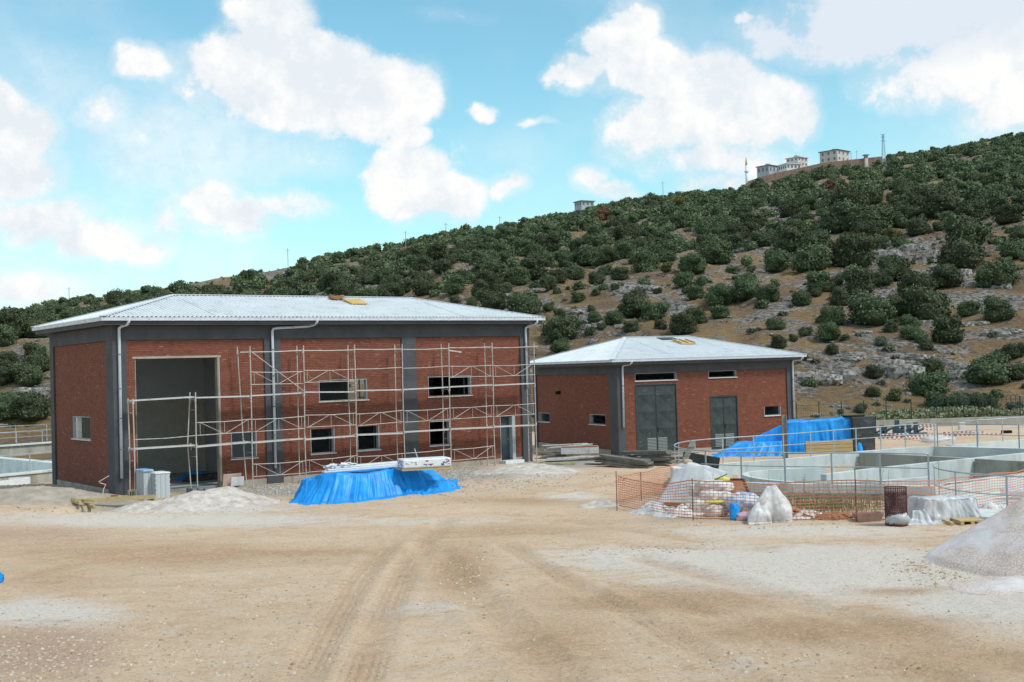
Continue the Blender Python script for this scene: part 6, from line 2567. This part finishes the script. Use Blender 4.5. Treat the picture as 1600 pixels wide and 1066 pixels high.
fs = [(i, (i + 1) % 4, 4 + (i + 1) % 4, 4 + i) for i in range(4)] + [(4 + i, 4 + (i + 1) % 4, 8 + (i + 1) % 4, 8 + i) for i in range(4)] + [(8 + i, 8 + (i + 1) % 4, 12 + (i + 1) % 4, 12 + i) for i in range(4)] + [(12, 13, 14, 15), (3, 2, 1, 0)]
b.add(vs, fs)
b.build('tub_body', mat('pink_tub', (.34, .2, .17), (.42, .3, .26), 5, .8), t)
lump('white_sheet', gl(1592, 785, .25), .5, .3, .14, M['plastic'], 33, 'white plastic lying at the net by the right edge', 'plastic sheet', wr=.4)
for k_, (px_, py_, wx_, hh_, mt_k, lab_) in enumerate([(1022, 799, .75, .3, 'plastic', 'low crumpled clear plastic at the left end of the net'), (1062, 804, .7, .26, 'sack', 'flattened pale wrapping before the plastic covered pallet'),
                                                   (1262, 806, .5, .25, 'sack', 'crumpled white wrapping right of the cardboard'), (1300, 808, .6, .16, 'card', 'torn brown paper lying on the soil by the tank'), (1440, 806, .6, .5, 'plastic', 'crumpled sheet against the net beside the drum'),
                                                   (1555, 800, .7, .3, 'sack', 'flattened white wrapping by the right end of the net')]):
    c = gl(px_, py_)
    o = drape('wrapping_sheet', [(c[0] - wx_ * .5, c[1] - .1, hh_ * .8 + c[2]), (c[0], c[1] - .2, hh_ + c[2]), (c[0] + wx_ * .5, c[1], hh_ * .7 + c[2]), (c[0], c[1] + .25, hh_ + c[2])], [(c[0] - wx_, c[1] - .25), (c[0], c[1] - .4), (c[0] + wx_, c[1] - .2), (c[0] + wx_ * .8, c[1] + .45), (c[0] - wx_ * .8, c[1] + .45)],
              M[mt_k], 90 + k_, n=160, m=10, amp=.24, freq=3.0, skirt=.2, wr=.16)
    tag(o, lab_, 'sheet')
# thin weeds along the tank wall
rr = random.Random(31)
b = MB()
for k in range(750):
    px_ = rr.choice([rr.gauss(1240, 45), rr.gauss(1300, 30), rr.uniform(1150, 1390), rr.gauss(1120, 14)])
    py_ = rr.uniform(786, 800)
    g_ = gl(px_, py_)
    h_ = rr.uniform(.1, .5) * (2.6 if rr.random() < .06 else 1)
    lx_, ly_ = rr.gauss(0, .09), rr.gauss(0, .09)
    x, y, z = g_
    b.tone = rr.random()
    w = .006 + .006 * rr.random()
    b.add([(x - w, y, z), (x + w, y, z), (x + lx_ * h_ * 2 + w * .3, y + ly_ * h_, z + h_), (x + lx_ * h_ * 2 - w * .3, y + ly_ * h_, z + h_)], [(0, 1, 2, 3)])
    for q in range(6):
        f = rr.uniform(.15, 1)
        p_ = Vector((x + lx_ * h_ * 2 * f, y + ly_ * h_ * f, z + h_ * f))
        d_ = Vector((rr.gauss(0, 1), rr.gauss(0, 1), rr.gauss(.3, .6))).normalized() * rr.uniform(.03, .08)
        e_ = Vector((rr.gauss(0, 1), rr.gauss(0, 1), rr.gauss(0, 1))).normalized() * .012
        b.add([p_ - e_, p_ + d_ * .5 - e_ * 1.5, p_ + d_, p_ + d_ * .5 + e_ * 1.5], [(0, 1, 2, 3)])
b.tone = 0
tag(b.build('weeds', M['weed'], None), 'thin green and dry weeds along the tank wall', kind='stuff')

# ------------------------------------------------------------------ yard behind: wall, fence, steel parts, barriers
b = MB()
t = empty('retaining_wall', 'low grey concrete wall closing the yard before the fence', 'wall', (0, 0, 0))
w0, w1 = P(1340, 659, 106), P(1720, 655, 106)
strip_wall('wall_body', [w0[:2], w1[:2]], .3, -2.2, -.55, M['tankdark'], t)
ft = empty('mesh_fence', 'dark green wire mesh fence below the hillside', 'fence', (0, 0, 0))
FP = [1245, 1280, 1315, 1350, 1385, 1424, 1464, 1506, 1549, 1594, 1638, 1682]
FX = []
for k, px_ in enumerate(FP):
    p_ = P(px_, 0, 112)
    az_ = (px_ - 800) / FPX
    zb_ = -1.35
    x_ = topx
    # solve x so that the post foot falls at px_
    X_ = 112 * (px_ - 800) / FPX * 1.0
    for it in range(5):
        X_ += (px_ - topx((X_, 112, zb_ + 1))[0]) * 112 / FPX
    FX.append(X_)
    b = MB()
    b.tube([(X_, 112, zb_ - .3), (X_, 112, 1.0)], .045, 6)
    b.build('fence_post', M['fence'], ft)
for i in range(len(FX) - 1):
    b = MB()
    for k in range(9):
        z = -1.3 + k * .25
        b.tube([(FX[i], 112, z), (FX[i + 1], 112, z)], .006 if 0 < k < 8 else .014, 3, cap=False)
    n = int((FX[i + 1] - FX[i]) / .2)
    for k in range(1, n):
        x_ = FX[i] + k * (FX[i + 1] - FX[i]) / n
        b.tube([(x_, 112, -1.3), (x_, 112, .7)], .005, 3, cap=False)
    o = b.build('mesh_panel', M['fence'], ft)
    o['kind'] = 'stuff'
b = MB()
x0_, x1_ = FX[5] + 1.3, FX[9] + .2
pts = []
n = int((x1_ - x0_) / .42 * 12)
for k in range(n):
    a = k / 12 * 2 * math.pi
    pts.append((x0_ + (x1_ - x0_) * k / n, 112 + .3 * math.cos(a), .85 + .32 * math.sin(a)))
b.tube(pts, .018, 3)
b.build('razor_coil', M['fence'], ft)
# scrub strip behind the fence
rr = random.Random(41)
b = MB()
for k in range(11000):
    x = rr.uniform(FX[2], FX[-1] + 4)
    y = rr.uniform(112.6, 116.5)
    z = -1.38
    s_ = rr.uniform(.08, .2)
    h_ = rr.uniform(0, 1.15) * (.5 + .8 * float(vnoise(x * .4, y * .4)))
    b.tone = rr.random()
    n_ = Vector((rr.gauss(0, 1), rr.gauss(0, 1), rr.gauss(0, 1))).normalized()
    a_ = n_.cross(Vector((0, 0, 1))).normalized() * s_
    c_ = n_.cross(a_).normalized() * s_
    p_ = Vector((x, y, z + h_))
    b.add([p_ - a_, p_ - c_, p_ + a_, p_ + c_], [(0, 1, 2, 3)])
b.tone = 0
tag(b.build('green_scrub', M['scrub'], None), 'pale green scrub strip behind the fence', kind='stuff')
# steel parts
t = empty('steel_parts', 'dark blue steel machine parts laid out beyond the tank', 'steel parts', P(1400, 678, 88))
z_ = P(1400, 676, 88)[2]
for k, px_ in enumerate((1366, 1378, 1383, 1402, 1411, 1420, 1431, 1398)):
    p_ = P(px_, 676, 88 + (k % 3))
    hh_ = (1.0, .5, .4, .9, .45, .5, .7, .35)[k]
    b = MB()
    b.box(p_[0] - .14, p_[0] + .14, p_[1] - .1, p_[1] + .1, z_ - .3, z_ + hh_)
    b.obox((p_[0] + .3, p_[1], z_ + .1), (1, 0, .5), (0, 1, 0), (-.5, 0, 1), .3, .1, .06)
    adopt(b.build('bracket', M['steelblue'], None), t)
for k in range(3):
    b = MB()
    b.bar(P(1362, 679 + k * 3, 87 - k), P(1448 - k * 8, 677 + k * 3, 87 - k), .3, .12)
    adopt(b.build('beam', M['dark'] if k else M['steelblue'], None), t)
# red and white barrier sections
bar_me = MB()
for k in range(14):
    bar_me.mi = k % 2
    bar_me.box(-1.05 + k * .15, -.9 + k * .15, -.04, .04, .08, .16)
bme = bar_me.mesh('barrier_section', [M['redwhite'], M['white']])
rr = random.Random(51)
ct = 0
for (px_, py_, n, Y_) in ((1385, 689, 2, 82), (1415, 687, 2, 82), (1436, 690, 3, 80), (1440, 672, 3, 92), (1496, 684, 3, 84), (1520, 684, 3, 84), (1545, 683, 2, 84), (1395, 683, 2, 85), (1425, 684, 2, 85), (1508, 679, 2, 88)):
    p_ = P(px_, py_, Y_)
    for k in range(n):
        o = inst(bme, 'barrier_section', (p_[0] + rr.uniform(-.2, .2), p_[1] + rr.uniform(-.2, .2), p_[2] + k * .17 - .1), rr.uniform(-.15, .15) + (0 if Y_ > 80 else .3), (1, 1, 1))
        tag(o, ('topmost ' if k == n - 1 else ('bottom ', 'second lowest ', 'third lowest ')[k]) + 'striped red and white bar ' + {1385: 'behind the dark crate', 1415: 'before the steel parts', 1436: 'left of the white plastic', 1440: 'in the far stack', 1496: 'under the cream cabinet', 1520: 'right of the cabinet', 1545: 'before the black box', 1395: 'by the steel brackets', 1425: 'at the steel parts end', 1508: 'farthest behind the cabinet'}[px_], 'barrier', 'striped barrier pieces stacked beyond the tank')
lump('white_sheet', (P(1466, 694, 78)[0], 78, P(1466, 694, 78)[2] - .1), 1.0, .7, .34, M['plastic'], 61, 'white plastic heap beyond the far tank railing', 'plastic sheet', wr=.35)
o = MB().obox((0, 0, .2), (1, 0, 0), (0, 1, 0), (0, 0, 1), .32, .2, .18).build('black_box', M['black'], None, bevel=.02)
o.location = P(1573, 681, 86)
tag(o, 'small black box on the far tank rim at the right', 'box')
o = MB().obox((0, 0, .45), (1, 0, 0), (0, 1, 0), (0, 0, 1), .22, .2, .45).build('cabinet', M['sill'], None, bevel=.02)
o.location = P(1503, 678, 96)
tag(o, 'small cream cabinet beyond the tank railings', 'cabinet')

# blue scrap cut by the left edge
lump('blue_scrap', gl(-6, 912), .17, .16, .15, M['tarp'], 71, 'crumpled blue sheet piece at the left edge of the yard', 'sheet', wr=.4)

# ------------------------------------------------------------------ village, minaret, pylons on the crest
def face_from(pa_, pb_, dist_a, dist_b):
    return P(*pa_, dist_a), P(*pb_, dist_b)


def house(label, px0, px1, ytop, ybot, Y_, mt, floors=2, yaw=.6, roof=True, nwin=3, tank=True, depth=9):
    c_ = P((px0 + px1) / 2, ybot, Y_)
    wd = (px1 - px0) / FPX * Y_
    hgt = (ybot - ytop) / FPX * Y_
    a_ = wd / (math.cos(yaw) + math.sin(yaw) * .9)
    dd = a_ * .9
    t = empty('village_house', label, 'house', c_, yaw, 'houses on the crest')
    b = MB()
    b.box(-a_ / 2, a_ / 2, -dd / 2, dd / 2, -3.5, hgt)
    b.build('wall', mt, t)
    b = MB()
    b.box(-a_ / 2 - .5, a_ / 2 + .5, -dd / 2 - .5, dd / 2 + .5, hgt + .001, hgt + .3)
    b.build('roof', M['louvre'] if roof else mt, t)
    fh = hgt / floors
    for f in range(floors):
        for k in range(nwin):
            x = -a_ / 2 + a_ * (k + .5) / nwin
            for q in range(2):
                b = MB()
                if q == 0:
                    b.box(x - .55, x + .55, -dd / 2 - .03, -dd / 2 + .02, f * fh + fh * .35, f * fh + fh * .8)
                else:
                    yv = -dd / 2 + dd * (k + .5) / nwin
                    b.box(a_ / 2 - .02, a_ / 2 + .03, yv - .5, yv + .5, f * fh + fh * .35, f * fh + fh * .8)
                    b.box(-a_ / 2 - .03, -a_ / 2 + .02, yv - .5, yv + .5, f * fh + fh * .35, f * fh + fh * .8)
                b.build('window', M['louvre'], t)
    if tank:
        b = MB()
        b.box(-1, 1, -.8, .8, hgt + .3, hgt + 1.5)
        b.build('roof_tank', M['plaster2'], t)
    return t


house('pale two storey house with flat roof, highest of the village', 1281, 1328, 238, 256, 560, M['plaster'], 2, .75)
house('cream house with roof parapet in the middle of the village row', 1229, 1262, 248, 262, 575, M['plaster'], 2, .7, roof=False)
house('blue grey low house nearest to the minaret', 1183, 1218, 261, 274, 580, M['plaster2'], 1, .7)
house('long white low house between the cream and blue ones', 1218, 1250, 258, 268, 572, M['white'], 1, .35, roof=False, nwin=4, tank=False)
house('dark far house peeping over the wooded crest', 898, 928, 316, 325, 520, M['plaster2'], 1, .5, tank=False)
house('tiny pale hut on the crest right of the village', 1350, 1356, 243, 250, 540, M['plaster'], 1, .3, nwin=1, tank=False)
tw = empty('terrace_wall', 'long brown dry stone terrace wall under the village', 'wall', (0, 0, 0))
wp = [(1168, 283), (1192, 275), (1216, 269), (1250, 262), (1281, 255), (1330, 249), (1378, 244)]
b = MB()
vs = []
for px_, py_ in wp:
    a_, c_ = P(px_, py_ + .5, 540), P(px_, py_ + .5, 544)
    vs += [(a_[0], a_[1], a_[2] - 7), (a_[0], a_[1], a_[2]), (c_[0], c_[1], a_[2]), (c_[0], c_[1], a_[2] - 9)]
fs = []
for i in range(len(wp) - 1):
    for k in range(3):
        fs.append((4 * i + k, 4 * i + 4 + k, 4 * i + 5 + k, 4 * i + 1 + k))
b.add(vs, fs)
b.build('wall_body', M['stonewall'], tw)
c = P(1167, 285, 600)
t = empty('minaret', 'slim white minaret with a brass coloured cone on the crest', 'minaret', c)
u = 600 / FPX
b = MB()
b.tube([(0, 0, -8), (0, 0, 27 * u)], [2.3 * u, 1.9 * u], 12)
b.build('shaft', M['white'], t, smooth=True)
b = MB()
b.tube([(0, 0, 15 * u), (0, 0, 16 * u), (0, 0, 18 * u), (0, 0, 19 * u)], [1.9 * u, 3.4 * u, 3.4 * u, 1.9 * u], 12)
b.build('balcony', M['white'], t)
b = MB()
b.tube([(0, 0, 27 * u), (0, 0, 40 * u)], [2.0 * u, .15 * u], 12)
b.build('cone', M['gold'], t)
c = P(1381, 250, 520)
u = 520 / FPX
t = empty('lattice_pylon', 'pale blue lattice power pylon on the crest', 'pylon', c)
for sx_, sy_ in ((-1, -1), (1, -1), (1, 1), (-1, 1)):
    b = MB()
    b.tube([(sx_ * 3 * u, sy_ * 3 * u, -4), (sx_ * .8 * u, sy_ * .8 * u, 40 * u)], .08, 4)
    b.build('leg', M['bluesteel'], t)
b = MB()
for k in range(8):
    z0, z1 = k * 5 * u, (k + 1) * 5 * u
    w0_, w1_ = (3 - 2.2 * k / 8) * u, (3 - 2.2 * (k + 1) / 8) * u
    for s_ in (-1, 1):
        b.tube([(-w0_ * s_, -w0_, z0), (w1_ * s_, -w1_, z1)], .05, 3)
        b.tube([(-w0_, -w0_ * s_, z0), (-w1_, w1_ * s_, z1)], .05, 3)
o = b.build('bracing', M['bluesteel'], t)
o['kind'] = 'stuff'
for z in (30, 36, 40):
    b = MB()
    b.bar((-3.6 * u, 0, z * u), (3.6 * u, 0, z * u), .2, .2)
    b.build('cross_arm', M['bluesteel'], t)
for px_, y0_, y1_, Y_, lab, mm in ((1036, 297, 284, 500, 'thin power pole with crossbar on the crest left of the minaret', 'pole'), (697, 366, 348, 430, 'thin pole on the wooded crest over the ridge end', 'pole'), (634, 381, 361, 420, 'thin grey pole on the crest above the main roof', 'pole'),
                                  (450, 412, 388, 400, 'thin pole beside the pale rocks on the left crest', 'pole'), (108, 466, 449, 390, 'leftmost thin pole on the low left crest', 'pole'), (781, 350, 338, 450, 'short pale blue pole on the crest', 'bluesteel'),
                                  (1339, 250, 235, 540, 'thin pole right of the highest village house', 'pole'), (1330, 250, 238, 540, 'short pole close to the highest village house', 'pole')):
    c = P(px_, y0_, Y_)
    hh_ = (y0_ - y1_) / FPX * Y_
    t = empty('power_pole', lab, 'pole', c)
    b = MB()
    b.tube([(0, 0, -4), (0, 0, hh_)], .11, 5)
    b.build('pole_shaft', M[mm], t)
    b = MB()
    b.bar((-.8, 0, hh_ * .85), (.8, 0, hh_ * .85), .08, .08)
    b.build('cross_arm', M[mm], t)

# ------------------------------------------------------------------ loose stones and rubble
def scatter(name, n, sampler, smin, smax, mt, label, seed, flat=.7, pw=3.0):
    r_ = np.random.default_rng(seed)
    X_, Y_ = sampler(r_, n)
    n = len(X_)
    s_ = smin + (smax - smin) * r_.random(n) ** pw
    base = np.array([(1, 0, -.1), (.3, .9, -.1), (-.8, .55, -.1), (-.8, -.5, -.1), (.35, -.9, -.1), (.5, .25, .62), (-.35, .35, .7), (0, -.45, .66)])
    F_ = np.array([(0, 1, 5), (1, 6, 5), (1, 2, 6), (2, 3, 6), (3, 7, 6), (3, 4, 7), (4, 5, 7), (4, 0, 5), (5, 6, 7)])
    jit = 1 + .5 * (r_.random((n, 8, 3)) - .5)
    a_ = r_.random(n) * 6.28
    V_ = base[None] * jit * s_[:, None, None]
    V_[:, :, 2] *= flat
    c_, sn = np.cos(a_)[:, None], np.sin(a_)[:, None]
    x_ = V_[:, :, 0] * c_ - V_[:, :, 1] * sn
    y_ = V_[:, :, 0] * sn + V_[:, :, 1] * c_
    Z_ = gz(X_, Y_)
    W_ = np.stack([x_ + X_[:, None], y_ + Y_[:, None], V_[:, :, 2] + Z_[:, None] + s_[:, None] * .02], -1).reshape(-1, 3)
    Q_ = (F_[None] + (np.arange(n) * 8)[:, None, None]).reshape(-1, 3)
    tone = np.repeat(r_.random(n) * .98 + .01, 9)
    o = numesh(name, W_, Q_, mt, smooth=False, attrs={'tone': ('FACE', tone)}, tri=True)
    tag(o, label, kind='stuff')


def samp_px(spots):
    def f(r_, n):
        w = np.array([s_[4] for s_ in spots], float)
        k = r_.choice(len(spots), n, p=w / w.sum())
        S_ = np.array(spots)[k]
        px_ = S_[:, 0] + r_.normal(size=n) * S_[:, 2]
        py_ = np.clip(S_[:, 1] + r_.normal(size=n) * S_[:, 3], 700, 1066)
        g_ = np.array([G(a, b_, 0)[:2] for a, b_ in zip(px_, py_)])
        u = (g_[:, 0] - X1) * math.cos(A1) + (g_[:, 1] - Y1) * math.sin(A1)
        v = -(g_[:, 0] - X1) * math.sin(A1) + (g_[:, 1] - Y1) * math.cos(A1)
        ok_ = ~((u > -.05) & (v > -.05)) & (g_[:, 1] < 75)
        return g_[ok_, 0], g_[ok_, 1]
    return f


def samp_uni(r_, n):
    Y_ = 17 + (58 - 17) * r_.random(n) ** 1.5
    X_ = (r_.random(n) - .5) * (Y_ * .95) + .5
    u = (X_ - X1) * math.cos(A1) + (Y_ - Y1) * math.sin(A1)
    v = -(X_ - X1) * math.sin(A1) + (Y_ - Y1) * math.cos(A1)
    k_ = vnoise(X_ * .35, Y_ * .7) > .30 + .4 * r_.random(n)
    ok_ = ~((u > 0) & (v > -.1)) & k_ & ~((X_ > 7) & (Y_ > 43))
    return X_[ok_], Y_[ok_]


scatter('pebbles', 15000, samp_uni, .006, .032, M['pebble'], 'small loose stones scattered over the dirt yard', 1, pw=4)
scatter('pebbles', 5200, samp_px([(80, 1010, 120, 22, 3), (30, 1040, 80, 20, 2), (730, 895, 30, 26, 1.5), (380, 940, 120, 20, 1.2), (1230, 1040, 90, 16, 1), (1020, 858, 60, 5, 1), (440, 905, 120, 16, 1), (1350, 800, 200, 8, 2), (240, 990, 200, 26, 1.6), (300, 1040, 160, 16, 1), (1440, 888, 26, 7, 1.4), (1470, 905, 40, 9, 1.4), (1480, 870, 12, 8, .8), (300, 800, 70, 5, .8), (1130, 820, 70, 5, .7), (1330, 818, 90, 5, .7)]),
        .008, .055, M['pebble'], 'patches of larger stones in the foreground dirt', 2, pw=2.5)
scatter('rubble', 9000, samp_px([(120, 765, 60, 9, 3), (60, 780, 60, 12, 1.5), (430, 762, 35, 7, 2.5), (560, 752, 60, 8, 1), (730, 738, 40, 6, 3), (770, 752, 50, 8, 1.6), (300, 770, 60, 10, .6), (690, 765, 40, 8, .8), (860, 715, 30, 5, 1), (900, 752, 60, 8, .8), (400, 752, 20, 5, 1)]),
        .012, .075, M['rubble'], 'grey building rubble along the foot of the walls', 3, pw=2.5)
rr = random.Random(77)
cells_ = [(600, 1000), (1130, 538 + 500)]
